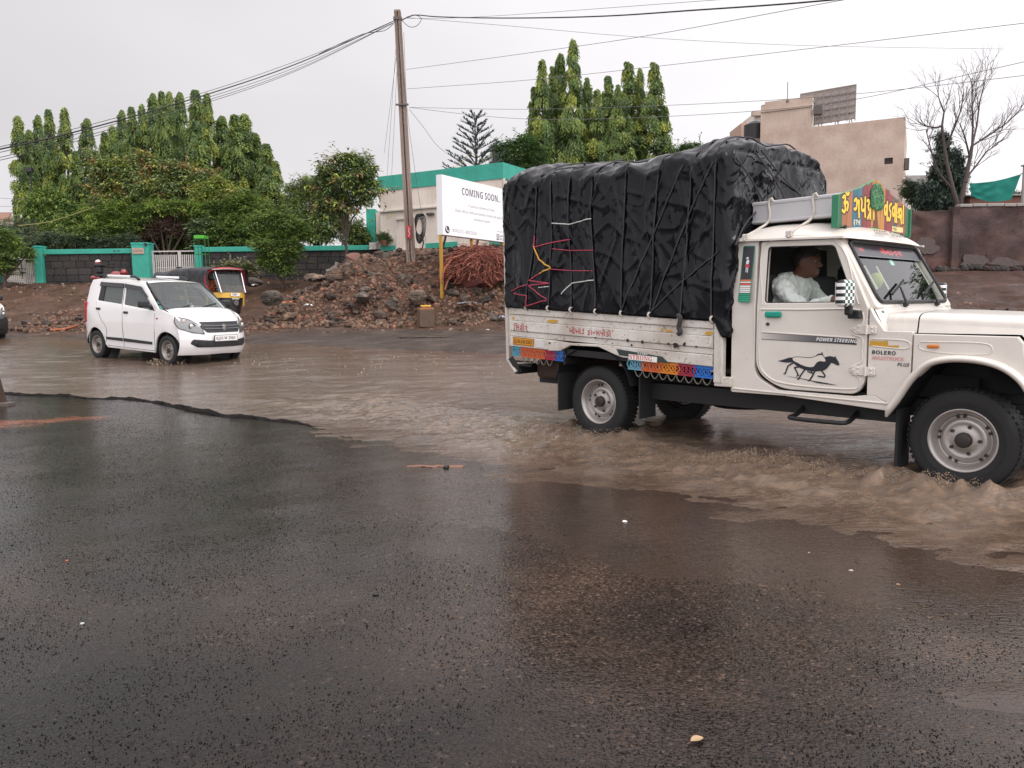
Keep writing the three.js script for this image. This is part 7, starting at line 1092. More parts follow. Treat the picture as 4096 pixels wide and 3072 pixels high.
function ashokaCrown(seed, H, W, density = 1, lopsided = 0.2) {  // a mast tree: narrow, all its branches hanging in bunches
  const R = mulberry(seed), L = new Leaves(), n = Math.round(25 * H * density), nz = createNoise2D(mulberry(seed + 5));
  for (let i = 0; i < n; i++) {
    const t = 1 - R() ** 0.9 * 0.97, az = R() * 6.283, ca = Math.cos(az), sa = Math.sin(az), prof = Math.min(1, 0.03 + 1.15 * Math.pow(Math.max(0, (1 - t) * 2.5), 0.9)) * (0.82 + 0.18 * Math.sin(t * 3.1)) * (1 + 1.3 * lopsided * nz(ca * 0.8 + sa * 0.5, t * 5) + 0.4 * nz(ca + 5, t * 12 + sa));
    const r = W * 0.315 * prof * (0.3 + 0.7 * Math.sqrt(R())), c = V(ca * r, t * H, sa * r), out = V(ca, 0, sa), size = (0.09 + 0.1 * R()) * Math.min(1, 0.25 + (1 - t) * 4), m = Math.round(5 + 3 * R());
    const shade = R(), base = shade > 0.88 ? [0.16, 0.19, 0.03] : shade > 0.45 ? [0.1, 0.138, 0.027] : shade > 0.2 ? [0.062, 0.098, 0.022] : [0.045, 0.075, 0.02];
    for (let b = 0; b < m; b++) {
      const p = c.clone().add(V((R() - 0.5) * 2 * size, (R() - 0.4) * 1.5 * size, (R() - 0.5) * 2 * size)), len = 0.22 + 0.3 * R(), k = Math.round(6 + 3 * R()), o2 = out.clone().add(V(R() - 0.5, 0, R() - 0.5)).normalize();
      for (let j = 0; j < k; j++) {
        const s = j / k, q = p.clone().addScaledVector(o2, 0.08 * s).add(V(0.05 * (R() - 0.5), -len * s, 0.05 * (R() - 0.5))), side = V(o2.z, 0, -o2.x).multiplyScalar((j % 2 ? 1 : -1) * (0.4 + 0.5 * R())), d = o2.clone().multiplyScalar(0.3 + 0.4 * R()).add(side).add(V(0, -0.85, 0)).normalize();
        L.add(q, d, o2.clone().add(V(0, 0.6, 0)), 0.13 + 0.08 * R(), 0.05 + 0.02 * R(), tint(R, base, 0.28), 0.2);
      }
    }
  }
  return L.geo();
}
const ashokaBank = [0, 1, 2, 3, 4, 5].map((k) => ashokaCrown(300 + k * 17, 8.4, [1.15, 1.3, 1.05, 1.4, 1.2, 1.5][k], [1, 1, 0.95, 1.1, 1, 0.85][k], [0.2, 0.3, 0.25, 0.35, 0.2, 0.5][k]));
function ashoka(px, top, D, k, label, group, wide = 1, baseY) {
  const p = at(px, top, D), y0 = (baseY ?? landY(p.x, D)) - 0.1, H = p.y - y0, o = thing('mast_tree', label, 'tree', [p.x, y0, p.z], k * 1.3, group);
  const c = part('crown', ashokaBank[k % 6], LEAF, o); c.position.y = H * 0.06; c.scale.set(wide, H * 0.94 / 8.4, wide); part('trunk', bar([0, 0, 0], [0, H * 0.9, 0], 0.1, 0.025, 8), BARK, o);
  return o;
}
// limbs for a spreading tree; returns tips
function limbs(R, from, dir, len, r, depth, out, tips, spread = 0.7, up = 0.15, kids = 3) {
  const mid = from.clone().addScaledVector(dir, len * 0.5).add(V((R() - 0.5) * len * 0.16, (R() - 0.5) * len * 0.1, (R() - 0.5) * len * 0.16)), end = from.clone().addScaledVector(dir, len).add(V((R() - 0.5) * len * 0.14, 0, (R() - 0.5) * len * 0.14));
  out.push(bar(from.toArray(), mid.toArray(), r, r * 0.84, r > 0.03 ? 7 : 4), bar(mid.toArray(), end.toArray(), r * 0.84, r * 0.68, r > 0.03 ? 7 : 4)); tips.push([end, depth]);
  if (depth > 0) for (let i = 0; i < kids; i++) { const d = dir.clone().add(V((R() - 0.5) * 2 * spread, up + (R() - 0.5) * spread, (R() - 0.5) * 2 * spread)).normalize(); limbs(R, i === kids - 1 ? mid : end, d, len * (0.62 + 0.25 * R()), r * 0.62, depth - 1, out, tips, spread, up, kids); }
}
function foliage(seed, lobes0, count, leaf, cols, droop = 0.5, per = 14) {
  const R0 = mulberry(seed + 77), lobes = [];
  for (const [x, y, z, rx, ry, rz] of lobes0) { lobes.push([x, y, z, rx * 0.72, ry * 0.72, rz * 0.72]); for (let i = 0; i < 6; i++) { const u = R0() * 1.7 - 0.7, a = R0() * 6.283, s = Math.sqrt(Math.max(0, 1 - u * u)), k = 0.26 + 0.24 * R0(); lobes.push([x + s * Math.cos(a) * rx * 0.72, y + u * ry * 0.74, z + s * Math.sin(a) * rz * 0.72, rx * k, ry * k, rz * k]); } }   // lobes: [x, y, z, rx, ry, rz]; sprays sit towards the outside of each lobe
  const R = mulberry(seed), L = new Leaves(), nz = createNoise3D(mulberry(seed + 3)), tot = lobes.reduce((s, l) => s + l[3] * l[4], 0);
  for (const [cx, cy, cz, rx, ry, rz] of lobes) for (let i = 0, n = Math.round(count * rx * ry / tot); i < n; i++) {
    const u = R() * 2 - 1, a = R() * 6.283, s = Math.sqrt(1 - u * u), rr = (0.4 + 0.68 * Math.sqrt(R())), d0 = V(s * Math.cos(a), u, s * Math.sin(a)), bulge = 1 + 0.36 * nz(d0.x * 2 + cx, d0.y * 2 + cy, d0.z * 2 + cz) + 0.2 * nz(d0.x * 5 + cx, d0.y * 5, d0.z * 5); if (d0.y < -0.55 && R() < 0.5) continue;
    const p = V(cx + d0.x * rx * rr * bulge, cy + d0.y * ry * rr * bulge, cz + d0.z * rz * rr * bulge), pick = R(), c0 = cols[Math.min(cols.length - 1, Math.floor(pick ** 1.4 * cols.length))], n1 = Math.round(per * (0.7 + 0.6 * R()));
    if (R() < 0.14) {                                    // a shoot standing out of the mass
      const dir = d0.clone().add(V((R() - 0.5) * 0.8, 0.35 * R(), (R() - 0.5) * 0.8)).normalize(), len = leaf * (2 + 2.6 * R());
      for (let j = 0; j < n1; j++) { const q = p.clone().addScaledVector(dir, len * j / n1).add(V(0, -0.12 * len * (j / n1) ** 2, 0)), az = R() * 6.283, d = V(Math.cos(az), 0.2 - droop * R(), Math.sin(az)).addScaledVector(dir, 0.5).normalize(); L.add(q, d, V(0, 1, 0.2), leaf * (0.7 + 0.5 * R()), leaf * (0.28 + 0.12 * R()), tint(R, c0, 0.3), 0.15); }
      continue;
    }
    for (let j = 0; j < n1; j++) { const az = R() * 6.283, d = V(Math.cos(az), 0.5 * (R() - 0.3) - droop * R(), Math.sin(az)).addScaledVector(d0, 0.4).normalize(), q = p.clone().addScaledVector(d, 0.03 + 0.05 * R()).add(V((R() - 0.5) * leaf, (R() - 0.5) * leaf, (R() - 0.5) * leaf)); L.add(q, d, V(0, 1, 0.2), leaf * (0.75 + 0.5 * R()), leaf * (0.3 + 0.12 * R()), tint(R, c0, 0.3), 0.15); }
  }
  return L.geo();
}
const GREEN = { mango: [[0.088, 0.118, 0.04], [0.108, 0.15, 0.042], [0.13, 0.17, 0.044], [0.15, 0.19, 0.03], [0.2, 0.14, 0.05]], dark: [[0.05, 0.09, 0.026], [0.065, 0.115, 0.03], [0.085, 0.14, 0.034]], bright: [[0.07, 0.11, 0.026], [0.09, 0.14, 0.028], [0.125, 0.18, 0.03], [0.17, 0.23, 0.035]], dusty: [[0.06, 0.09, 0.04], [0.07, 0.095, 0.045], [0.1, 0.12, 0.05]], grey: [[0.028, 0.045, 0.026], [0.04, 0.06, 0.034], [0.055, 0.075, 0.04]] };
function leafy(name, label, cat, px, py, D, lobesPx, count, leaf, cols, seed, o2 = {}) {   // lobes given as pixel boxes [px, py, half width px, half height px, depth offset]
  const s = D / FOCAL, foot = at(px, py, D), y0 = o2.base ?? landY(foot.x, D) - 0.05, o = thing(name, label, cat, [foot.x, y0, foot.z], 0, o2.group), lobes = lobesPx.map(([a, b, w, h, dz = 0]) => { const c = at(a, b, D); return [c.x - foot.x, c.y - y0, dz, w * s, h * s, (o2.depth ?? 0.8) * w * s]; });
  part('crown', foliage(seed, lobes, count, leaf, cols, o2.droop, o2.per), o2.mat ?? LEAF, o);
  const R = mulberry(seed + 9), wood = [], r = o2.trunk ?? 0.08; for (const l of lobes) { const tip = V(l[0], l[1], l[2]), fork = V(tip.x * 0.25, Math.max(0.25, tip.y * (o2.fork ?? 0.45)), tip.z * 0.25); wood.push(bar(fork.toArray(), tip.toArray(), r * 0.55, r * 0.2, 6)); for (let i = 0; i < 3; i++) wood.push(bar(tip.toArray(), [tip.x + (R() - 0.5) * l[3] * 1.3, tip.y + (R() - 0.1) * l[4] * 0.9, tip.z + (R() - 0.5) * l[5]], r * 0.22, r * 0.08, 5)); wood.push(bar([tip.x * 0.06, fork.y * 0.7, 0], fork.toArray(), r * 0.7, r * 0.55, 6)); }
  const top = Math.max(...lobes.map((l) => Math.max(0.25, l[1] * (o2.fork ?? 0.45)))); wood.push(bar([0, -0.1, 0], [0.02, top * 0.8, 0], r, r * 0.75, 8)); part('trunk', wood, o2.bark ?? BARK, o);
  return o;
}
{
  const G1 = 'row of drooping mast trees behind the compound wall';
  const row = [[17.5, 115, 37, 0, 0.95], [37, 113, 38, 1, 0.85], [48, 108.5, 38.5, 2, 0.95], [63.5, 106.5, 37, 3, 0.95], [86, 116.5, 38, 4, 1.05], [104, 131, 38.5, 5, 0.85], [112, 125, 37.5, 0, 0.9], [121, 108, 38, 1, 0.85], [131, 106, 39, 2, 0.95], [141, 103, 38, 3, 0.85], [152, 91, 39, 4, 1], [161, 90, 38, 5, 0.85], [169, 90.5, 38.5, 0, 0.9], [179, 90, 39, 1, 1.05], [195, 89, 38, 2, 1.25], [206, 92, 39, 3, 1.05], [221, 114, 38, 4, 1.25], [234, 113.5, 38.5, 5, 1.2], [244, 113, 39, 0, 1.45], [253, 131, 38, 1, 1.5], [266, 143, 38.5, 2, 1.25], [274, 160, 39, 3, 1.2], [28, 128, 37.5, 4, 0.9], [75, 150, 37, 5, 0.8]];
  row.forEach(([px, top, D, k, w], i) => ashoka(px, top, D + [0, 1.8, -0.9][i % 3], k + (i % 2) * 3, 'tall drooping mast tree in the row behind the compound wall', G1, w * 1.12));
  const G2 = 'drooping mast trees behind the tarpaulin load';
  [[534, 86, 44, 2, 1.15], [542, 58, 43.5, 0, 1.25], [553, 66, 44.5, 5, 1.2], [560, 51, 44, 4, 1.2], [573, 39, 43.5, 3, 1.3], [587, 77, 44.5, 1, 1.25], [597, 88, 43.6, 0, 1.25], [608, 75, 44, 2, 1.35], [628, 61.5, 44.5, 5, 1.6], [640, 68, 45, 3, 1], [654, 62, 44, 5, 1.5], [664, 104, 44.5, 4, 1.2], [618, 84, 43.5, 1, 1.2]].forEach(([px, top, D, k, w]) => ashoka(px, top, D, k, 'tall drooping mast tree rising behind the tarpaulin load', G2, w * 1.1));
  // garden behind the compound wall
  leafy('mango_tree', 'broad dark mango tree in front of the drooping mast trees', 'tree', 150, 240, 35.4, [[110, 178, 24, 18], [140, 176, 26, 20, 0.3], [172, 178, 24, 18], [200, 182, 20, 14], [125, 205, 34, 18, 0.4], [165, 200, 32, 20, 0.4]], 1900, 0.23, GREEN.mango, 41, { droop: 0.9, trunk: 0.16 });
  leafy('mango_tree', 'yellowish mango tree with fresh leaves behind the slim pillar', 'tree', 222, 245, 34.6, [[205, 196, 16, 10], [222, 190, 14, 12], [230, 200, 16, 12, 0.3], [212, 208, 18, 10]], 900, 0.2, [[0.1, 0.14, 0.03], [0.16, 0.2, 0.035], [0.2, 0.18, 0.05], [0.19, 0.23, 0.035]], 42, { droop: 0.9 });
  leafy('creeper_shrub', 'bright green creeper arching over brown dead leaves', 'shrub', 165, 248, 33.6, [[140, 215, 12, 9], [158, 207, 14, 7], [178, 206, 14, 7], [196, 211, 12, 9], [132, 228, 9, 12]], 1100, 0.13, GREEN.bright, 43, { droop: 0.6 });
  leafy('dead_creeper', 'brown withered creeper under the bright green arch', 'shrub', 168, 248, 33.9, [[166, 222, 16, 11], [150, 232, 13, 8], [180, 232, 12, 8]], 600, 0.12, [[0.075, 0.05, 0.03], [0.1, 0.065, 0.035], [0.07, 0.07, 0.03]], 44, { droop: 0.8 });
  leafy('garden_shrub', 'dense fine-leaved green shrub below the dark mango', 'shrub', 110, 248, 33.8, [[98, 218, 18, 12], [120, 214, 18, 14], [104, 234, 22, 12, 0.3], [128, 232, 14, 12, 0.3]], 1000, 0.14, GREEN.bright.slice(0, 4), 45, { droop: 0.3 });
  leafy('garden_shrub', 'drooping yellow green shrub at the foot of the end mast trees', 'shrub', 52, 246, 35, [[42, 205, 14, 16], [58, 214, 16, 18], [68, 230, 12, 14, 0.3]], 1300, 0.17, [[0.07, 0.12, 0.025], [0.11, 0.16, 0.03], [0.14, 0.19, 0.035]], 46, { droop: 1.2 });
  leafy('garden_hedge', 'dark straggling hedge top just behind the dark block wall', 'hedge', 90, 250, 33.1, [[52, 240, 14, 9], [78, 242, 16, 8], [104, 244, 14, 7], [128, 243, 12, 8], [30, 246, 14, 10]], 1500, 0.1, GREEN.dusty, 47, { droop: 0.3, trunk: 0.04 });
  leafy('garden_hedge', 'rounded green shrubs massed behind the long block wall', 'hedge', 240, 250, 33.6, [[222, 212, 18, 16], [246, 206, 18, 14], [262, 216, 18, 16, 0.3], [282, 222, 18, 16], [228, 232, 22, 16, 0.4], [256, 236, 22, 14, 0.4], [290, 238, 18, 12, 0.3]], 2000, 0.15, GREEN.bright.slice(0, 3), 48, { droop: 0.4 });
  leafy('garden_hedge', 'dark leafy trees massed behind the wall beside the young mango', 'hedge', 320, 250, 33.4, [[298, 196, 14, 12], [312, 188, 14, 14], [326, 200, 16, 18, 0.2], [304, 216, 16, 16, 0.3], [334, 224, 18, 18, 0.4], [318, 234, 18, 14, 0.4], [356, 232, 14, 16, 0.2], [364, 240, 10, 10]], 2900, 0.15, GREEN.mango.slice(0, 4), 49, { droop: 0.8 });
  leafy('roadside_bush', 'bright green bush spilling over the long block wall', 'bush', 282, 277, 29.6, [[262, 226, 14, 10], [282, 222, 16, 12], [296, 230, 12, 12], [272, 244, 18, 14, 0.2], [288, 252, 14, 16, 0.2], [268, 262, 12, 10], [284, 268, 10, 8]], 1500, 0.145, GREEN.bright.slice(0, 3), 50, { droop: 0.5, trunk: 0.07 });
  leafy('young_mango_tree', 'young mango tree with slim trunk in front of the block wall', 'tree', 347, 274, 28.2, [[345, 160, 15, 9], [328, 170, 12, 10], [366, 172, 12, 12], [350, 182, 24, 14, 0.2], [330, 196, 16, 12], [370, 196, 12, 12, 0.2], [346, 204, 14, 10], [322, 184, 9, 9], [322, 214, 10, 10]], 760, 0.2, [[0.05, 0.08, 0.028], [0.06, 0.1, 0.03], [0.09, 0.13, 0.03], [0.16, 0.2, 0.035], [0.2, 0.16, 0.06]], 51, { droop: 1.0, trunk: 0.055, fork: 0.7, per: 12 });
  leafy('gate_bush', 'green bush leaning over the slatted gate by the far pillar', 'bush', 4, 276, 31, [[2, 240, 14, 14], [0, 262, 12, 12], [14, 248, 9, 9], [28, 254, 8, 4]], 900, 0.14, GREEN.bright.slice(0, 3), 52, { droop: 0.5 });
  leafy('garden_shrub', 'sparse shrub in front of the far cream house', 'shrub', 22, 250, 34, [[14, 226, 16, 8], [24, 238, 16, 8], [6, 234, 12, 8]], 520, 0.12, GREEN.dusty, 53, { droop: 0.4, trunk: 0.04 });
  leafy('frangipani', 'thin frangipani with fanned leaves inside the slatted gate', 'shrub', 205, 248, 33.2, [[200, 230, 8, 7], [212, 228, 9, 7], [206, 238, 8, 7]], 130, 0.3, [[0.08, 0.12, 0.045], [0.1, 0.15, 0.05]], 54, { droop: 0.1, per: 9, trunk: 0.05 });
  leafy('weeds', 'pale dry weeds along the foot of the long block wall', 'weeds', 232, 284, 28.5, [[218, 276, 8, 6], [228, 272, 9, 9], [240, 276, 8, 7], [250, 272, 6, 8]], 420, 0.13, [[0.09, 0.1, 0.04], [0.14, 0.13, 0.05], [0.06, 0.1, 0.03]], 55, { droop: -0.6, trunk: 0.015 });
  leafy('ledge_plant', 'potted plant on the ledge at the building corner', 'plant', 385, 246, 31.2, [[383, 238, 5, 5], [388, 240, 4, 4]], 140, 0.1, GREEN.dark, 56, { base: wy(388, 248) + 0.16, droop: 0.3, trunk: 0.02, group: undefined });
  // behind the cream building
  leafy('garden_tree', 'dark bushy tree beside the conifer behind the cream building', 'tree', 515, 200, 40, [[505, 152, 14, 10], [522, 150, 16, 12], [535, 162, 16, 14], [512, 168, 18, 12]], 1100, 0.2, GREEN.dark, 57, { droop: 0.5 });
  leafy('garden_tree', 'dark low tree showing over the tarpaulin near the beige block', 'tree', 690, 200, 60, [[684, 150, 11, 5], [697, 148, 10, 5], [690, 156, 16, 8]], 420, 0.26, GREEN.dark, 58, { droop: 0.3 });
  // by the boundary wall
  leafy('mast_sapling', 'dark conical drooping tree beside the bare tree', 'tree', 940, 215, 37, [[943, 142, 4, 10], [942, 158, 6.5, 13], [940, 176, 10, 14], [936, 192, 13, 13], [945, 203, 13, 9]], 1500, 0.19, GREEN.grey, 59, { droop: 2.2, trunk: 0.1 });
  leafy('mast_sapling', 'slim dark drooping tree close to the bare tree trunk', 'tree', 957, 215, 37.4, [[957, 158, 4, 10], [956, 176, 6, 14], [955, 194, 8, 14]], 620, 0.18, GREEN.grey, 60, { droop: 2.2, trunk: 0.07 });
  leafy('wall_bush', 'dusty grey green bush behind the boundary wall beside the beige block', 'bush', 918, 215, 38.5, [[910, 190, 8, 9], [918, 198, 11, 11], [928, 204, 9, 9]], 900, 0.15, GREEN.dusty, 61, { droop: 0.6 });
  leafy('wall_bush', 'low greenery behind the brick shed under the green net', 'bush', 1004, 212, 37.5, [[996, 200, 12, 5], [1014, 200, 12, 7]], 420, 0.15, GREEN.dusty, 62, { droop: 0.5 });
  // trees past the edge of the photo that the windscreen mirrors
  leafy('roadside_tree', 'spreading green tree across the road mirrored in the truck windscreen', 'tree', 1330, 300, 17.5, [[1200, 190, 70, 50], [1280, 160, 90, 60], [1370, 120, 110, 80], [1440, 190, 90, 60], [1330, 60, 80, 50], [1250, 90, 60, 40]], 1700, 0.22, GREEN.dark, 63, { droop: 0.6, trunk: 0.2 });
}
{ // monkey-puzzle-like conifer behind the cream building
  const p = at(478, 175, 34), top = at(474.5, 112, 34), y0 = landY(p.x, 34) - 0.1, H = top.y - y0, o = thing('conifer', 'young tiered conifer with upswept branches behind the cream building', 'tree', [p.x, y0, p.z]), R = mulberry(71), wood = [bar([0, 0, 0], [(top.x - p.x), H, 0], 0.09, 0.02, 7)], L = new Leaves();
  const lean = (y) => (top.x - p.x) * y / H;
  for (let t = 0; t < 11; t++) { const y = H * (0.5 + 0.5 * t / 11), len = 1.55 * (1 - t / 12.5) + 0.15; for (let b = 0; b < 6; b++) { const a = b / 6 * 6.283 + t * 0.5, e = V(lean(y) + Math.cos(a) * len, y + len * 0.5, Math.sin(a) * len), s = V(lean(y), y, 0); wood.push(bar(s.toArray(), e.toArray(), 0.018, 0.007, 4)); const n = Math.round(len * 46); for (let i = 0; i < n; i++) { const k = 0.15 + 0.85 * R(), q = s.clone().lerp(e, k), d = V(Math.cos(a) * 0.6 + (R() - 0.5), 0.55 + 0.5 * R(), Math.sin(a) * 0.6 + (R() - 0.5)).normalize(); L.add(q, d, V(0, 1, 0.1), 0.13 + 0.07 * R(), 0.04, tint(R, [0.03, 0.048, 0.036], 0.4)); } } }
  part('crown', L.geo(), LEAF, o); part('trunk', wood, BARK, o);
}
{ // bare tree
  const f = at(958, 210, 36), y0 = landY(f.x, 36) - 0.1, o = thing('bare_tree', 'leafless tree with fine twigs behind the boundary wall', 'tree', [f.x, y0, f.z]), R = mulberry(88), wood = [], tips = [], q = (px, py, dz = 0) => { const a = at(px, py, 36); return V(a.x - f.x, a.y - y0, dz); };
  const limb = (pts, r0, r1) => { for (let i = 1; i < pts.length; i++) wood.push(bar(pts[i - 1].toArray(), pts[i].toArray(), mix(r0, r1, (i - 1) / (pts.length - 1)), mix(r0, r1, i / (pts.length - 1)), 7)); };
  const A = [V(0, 0, 0), q(957, 203), q(953, 190), q(947, 165), q(944, 145), q(942, 126)], B = [V(0.1, 0, 0), q(961, 200), q(966, 178), q(970, 158), q(972, 146)];
  limb(A, 0.125, 0.055); limb(B, 0.12, 0.07);
  const arms = [[q(942, 126), q(935, 128), q(925, 126)], [q(942, 126), q(944, 112), q(938, 96)], [q(945, 150), q(951, 128, 0.3), q(957, 112, 0.3), q(960, 94, 0.3)], [q(953, 190), q(938, 172), q(931, 150), q(926, 130)], [q(972, 146), q(973, 122), q(972, 100), q(972, 78)], [q(972, 146), q(981, 140), q(994, 132), q(1008, 122), q(1020, 110)], [q(972, 146), q(982, 124, -0.4), q(985, 100, -0.4), q(990, 80, -0.4)], [q(970, 158), q(960, 140, 0.4), q(955, 126, 0.4)], [q(966, 178), q(976, 166), q(986, 152), q(998, 144)]];
  for (const a of arms) { limb(a, 0.048, 0.02); for (let i = 1; i < a.length; i++) { const dir = a[i].clone().sub(a[i - 1]).normalize(); for (let k = 0; k < 3; k++) limbs(R, a[i - 1].clone().lerp(a[i], 0.3 + 0.7 * R()), dir.clone().add(V((R() - 0.5) * 1.3, 0.25 + (R() - 0.5) * 0.9, (R() - 0.5) * 1.1)).normalize(), 0.5 + 0.4 * R(), 0.016, 2, wood, tips, 0.75, 0.2, 3); } }
  part('trunk', wood, std([0.085, 0.066, 0.06], 0.9), o);
}
// ---------------------------------------------------------------- splashes and small things on the road
{
  const R = mulberry(101), geo = new THREE.IcosahedronGeometry(1, 1), M = new THREE.Matrix4(), Q = new THREE.Quaternion(), c = new THREE.Color();
  const mat = phys([1, 1, 1], 0.06, { ior: 1.333, transmission: 0.55, thickness: 0 });
  const spray = (name, label, n, f) => { const im = new THREE.InstancedMesh(geo, mat, n); for (let i = 0; i < n; i++) { const [x, y, D, s, k] = f(i); M.compose(V(x, y, -D), Q.setFromEuler(new THREE.Euler(R() * 3, R() * 6, R() * 3)), V(s * (0.7 + 0.9 * R()), s * (0.6 + 0.6 * R()), s * (0.7 + 0.6 * R()))); im.setMatrixAt(i, M); const q = k * (0.75 + 0.5 * R()); im.setColorAt(i, c.setRGB(0.36 * q, 0.275 * q, 0.205 * q)); } im.name = name; im.userData = { kind: 'stuff', label, category: 'splash' }; im.castShadow = im.receiveShadow = true; scene.add(im); };
  // heading of the truck on the ground
  const hx = 0.688, hd = -0.726, sx = -0.726, sd = -0.688;
  const around = (wx, wd, along, side) => [wx + hx * along + sx * side, wd + hd * along + sd * side];
  spray('front_wheel_splash', 'brown water thrown up beside the front wheel of the pickup', 11000, () => { const t = R(), along = -1.75 + 1.9 * t + 0.1 * (R() - 0.5), side = 0.26 + 0.3 * (R() - 0.5) + 0.25 * (1 - t) * R(), [x, D] = around(2.94, 4.98, along, side), top = 0.17 * Math.sin(Math.min(1, (along + 1.8) / 1.1) * 2.2) * (0.55 + 0.45 * n2b(along * 5, 2)), h = Math.max(0, top) * R() ** 1.3; return [x, waterFlat(x, D) + h, D, 0.0013 + 0.0042 * R() ** 3.5, 1.25]; });
  spray('rear_wheel_splash', 'brown water curling round the rear wheel of the pickup', 5000, () => { const a = -0.3 + 3.5 * R(), r = 0.4 + 0.5 * R() ** 1.6, along = Math.cos(a) * r * 1.1 - 0.12, side = Math.abs(Math.sin(a)) * r * 0.8 + 0.06, [x, D] = around(0.81, 7.23, along, side), h = 0.1 * R() ** 2.2 * Math.exp(-(((r - 0.45) / 0.16) ** 2)); return [x, waterFlat(x, D) + h, D, 0.0014 + 0.0042 * R() ** 3.5, 1.25]; });
  spray('churned_water', 'churned crests of brown water along the pickup wheel track', 5200, () => { const along = -4.4 + 4.3 * R(), side = 0.25 + 1.0 * R() ** 1.2 - 0.15 * R(), [x, D] = around(2.94, 4.98, along, side), m = n2(x * 2.4, D * 2.4); return [x, waterFlat(x, D) + 0.012 + 0.03 * Math.max(0, m) * R(), D, 0.0012 + 0.0026 * R() ** 2.5 * (m > 0 ? 1 : 0.5), 1.2]; });
  spray('car_wheel_splash', 'small splash of brown water round the hatchback front wheel', 260, () => { const x = -6.45 + 0.7 * (R() - 0.5), D = 14.45 + 0.35 * (R() - 0.5); return [x, waterFlat(x, D) + 0.1 * R() ** 2, D, 0.006 + 0.012 * R(), 1.2]; });
  spray('rain_dimples', 'raindrop splashes standing on the puddle beside the hatchback', 260, () => { const x = -5.4 + 6.2 * R(), D = 12.4 + 3.6 * R(); return [x, waterFlat(x, D) + 0.006, D, 0.004 + 0.009 * R() ** 2, 1.7]; });
}
{ // chippings standing out of the wet tarmac
  const R = mulberry(111), n = 75000, im = new THREE.InstancedMesh(new THREE.DodecahedronGeometry(1, 0), phys([1, 1, 1], 0.85, { specularIntensity: 0.4 }), n), M = new THREE.Matrix4(), Q = new THREE.Quaternion(), c = new THREE.Color(); let i = 0;
  while (i < n) { const D = 1.6 + 8.6 * R() ** 1.5, x = (R() - 0.5) * (2 + D * 1.42); if (D > shoreNear(x) + 0.1 || R() < 0.12 + 0.85 * smooth(-0.25, 0.45, fbm(x * 1.1, D * 1.1 + 60))) { if (R() < 0.0005) i++; continue; } const s = 0.0009 + 0.0018 * R() ** 2.4 + (R() > 0.98 ? 0.0026 * R() : 0); M.compose(V(x, tarY(x, D) + s * 0.25, -D), Q.setFromEuler(new THREE.Euler(R() * 3, R() * 6, R() * 3)), V(s * (0.9 + 1.3 * R()), s * 0.7, s * (0.8 + 0.6 * R()))); im.setMatrixAt(i, M); const k = R() > 0.99 ? 5 : 0.6 + 0.9 * R(); im.setColorAt(i, c.setRGB(0.017 * k, 0.0155 * k, 0.015 * k)); i++; }
  im.name = 'road_chippings'; im.userData = { kind: 'stuff', label: 'dark stone chippings standing out of the wet tarmac', category: 'chippings' }; im.castShadow = im.receiveShadow = true; scene.add(im);
}
const onTar = (px, py) => { let D = 3; for (let k = 0; k < 12; k++) { const p = at(px, py, D), dir = at(px, py, 1).sub(V(0, EYE, 0)); D = (EYE - tarY(p.x, D)) / -dir.y; } const p = at(px, py, D); return V(p.x, tarY(p.x, D), -D); };
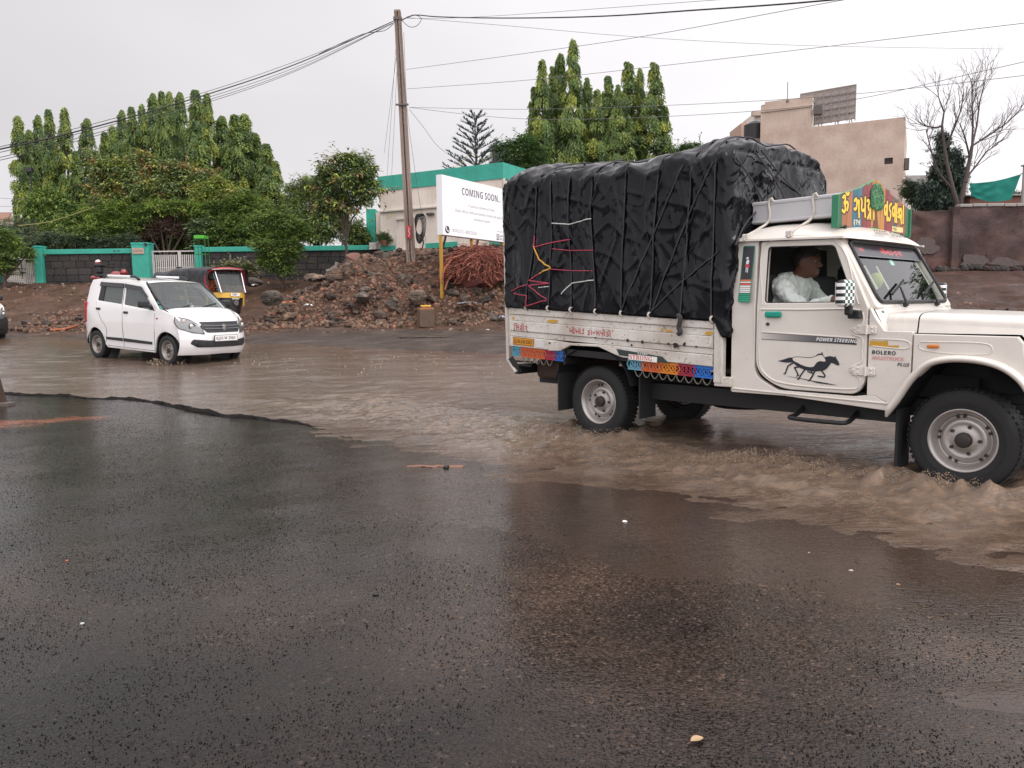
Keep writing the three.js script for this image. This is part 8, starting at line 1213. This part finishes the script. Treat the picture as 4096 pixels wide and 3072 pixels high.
{
  const lp = onTar(697, 742), leaf = solo('fallen_leaf', 'dry tan leaf lying on the wet tarmac', 'leaf', gridGeo(10, 6, (u, v) => { const w = Math.sin(u * Math.PI) ** 0.8 * (v - 0.5); return [(u - 0.5) * 0.042, 0.005 + 0.006 * Math.abs(v - 0.5) + 0.004 * Math.sin(u * 3), w * 0.026]; }), std([0.4, 0.27, 0.15], 0.6)); leaf.position.copy(lp); leaf.rotation.y = 0.4; part('stalk', tube([[-0.02, 0.005, 0], [-0.028, 0.006, 0.003], [-0.034, 0.004, 0.002]], 0.0009, 8, 5), std([0.2, 0.1, 0.05], 0.7), leaf);
  const bit = (name, label, cat, px, py, s, c, k = 0) => { const m = solo(name, label, cat, ROCK.geos[k].clone().scale(s * 1.2, s * 0.7, s), std(c, 0.6)); m.position.copy(onTar(px, py)); m.position.y += s * 0.3; return m; };
  bit('white_pebble', 'white pebble on brown silt below the truck', 'pebble', 625, 522, 0.013, [0.8, 0.78, 0.76]); bit('dark_pebble', 'dark pebble on the wet tarmac amid grey sheen', 'pebble', 376, 595, 0.011, [0.02, 0.02, 0.02], 1); bit('orange_chip', 'tiny orange brick chip on dark tarmac', 'brick chip', 67, 561, 0.007, [0.4, 0.12, 0.05], 2); bit('tan_chip', 'small tan brick chip near the brown silt', 'brick chip', 898, 585, 0.008, [0.42, 0.25, 0.14], 3); bit('pale_chip', 'pale flat chip on brown silt below the front wheel', 'chip', 851, 571, 0.008, [0.4, 0.36, 0.3], 4); bit('silver_wrapper', 'crumpled silver scrap on the tarmac in the dark corner', 'litter', 82, 624, 0.008, [0.5, 0.5, 0.52], 5); bit('cream_chip', 'cream chip beside a shallow wet patch', 'chip', 809, 553, 0.006, [0.5, 0.46, 0.38], 3); bit('dark_lump', 'dark lump beside the brown silt patch', 'stone', 857, 563, 0.01, [0.02, 0.018, 0.018], 6);
  // wet clod of clay standing out of the shallow water
  const cp = at(434, 477, 5.72), clod = thing('clay_clod', 'reddish clay clod lying in the shallow wet sheen', 'clay', [cp.x, tarY(cp.x, 5.72), cp.z]), R = mulberry(7); for (let i = 0; i < 9; i++) part('lump', ROCK.geos[i].clone().scale(0.035 + 0.03 * R(), 0.012, 0.02 + 0.02 * R()).translate(-0.2 + 0.045 * i + 0.02 * R(), 0.004, 0.03 * (R() - 0.5)), std([0.2, 0.09, 0.055], 0.5), clod); part('dark_lump', ROCK.geos[6].clone().scale(0.03, 0.022, 0.022).translate(0.1, 0.012, 0.07), std([0.02, 0.018, 0.017], 0.4), clod);
  // leaning wooden stake and brick at the edge
  const sp = at(4, 418, 9.45), st = thing('wooden_stake', 'short brown wooden stake standing on red grit', 'stake', [sp.x, tarY(sp.x, 9.45), sp.z]); part('post', warp(box(0.08, 0.42, 0.07, 0, 0.19, 0), (v) => { v.x -= v.y * 0.2; }), std([0.13, 0.075, 0.05], 0.9, { bumpMap: again(TX.streak, 2), bumpScale: 0.02 }), st); part('foot', rbox(0.2, 0.05, 0.16, 0.02, 0.02, 0.02, 0.01), std([0.1, 0.08, 0.07], 0.9), st);
  const gp = at(203, 273, 30.8), tg = thing('tree_guard', 'bright green metal tree guard beside the slim teal pillar', 'tree guard', [gp.x, landY(gp.x, 30.8), gp.z]), gm = std([0.03, 0.16, 0.03], 0.5), gh = at(203, 236, 30.8).y - landY(gp.x, 30.8); for (const [x, z] of [[-0.22, -0.2], [0.22, -0.2], [-0.22, 0.2], [0.22, 0.2]]) part('corner_post', bar([x, -0.1, z], [x * 0.95, gh, z * 0.95], 0.012), gm, tg); part('top_panel', rbox(0.42, 0.13, 0.4, 0, gh - 0.05, 0, 0.01), std([0.08, 0.4, 0.03], 0.5), tg); for (const t of [0.3, 0.62]) part('hoop', [beam([-0.22, gh * t, 0.2], [0.22, gh * t, 0.2], 0.012, 0.02), beam([-0.22, gh * t, -0.2], [0.22, gh * t, -0.2], 0.012, 0.02), beam([-0.22, gh * t, -0.2], [-0.22, gh * t, 0.2], 0.012, 0.02), beam([0.22, gh * t, -0.2], [0.22, gh * t, 0.2], 0.012, 0.02)], gm, tg);
  const fl = at(29, 170, 36.4), fo = thing('flood_light', 'dark flood light standing out of the drooping mast tree', 'flood light', [fl.x, fl.y, fl.z]); part('head', rbox(0.34, 0.2, 0.2, 0, 0, 0, 0.02), CAR.dark, fo); part('pole', bar([0, -0.08, -0.06], [0, landY(fl.x, 36.4) - fl.y, -0.06], 0.035), CAR.dark, fo);
}
renderer.render(scene, camera);
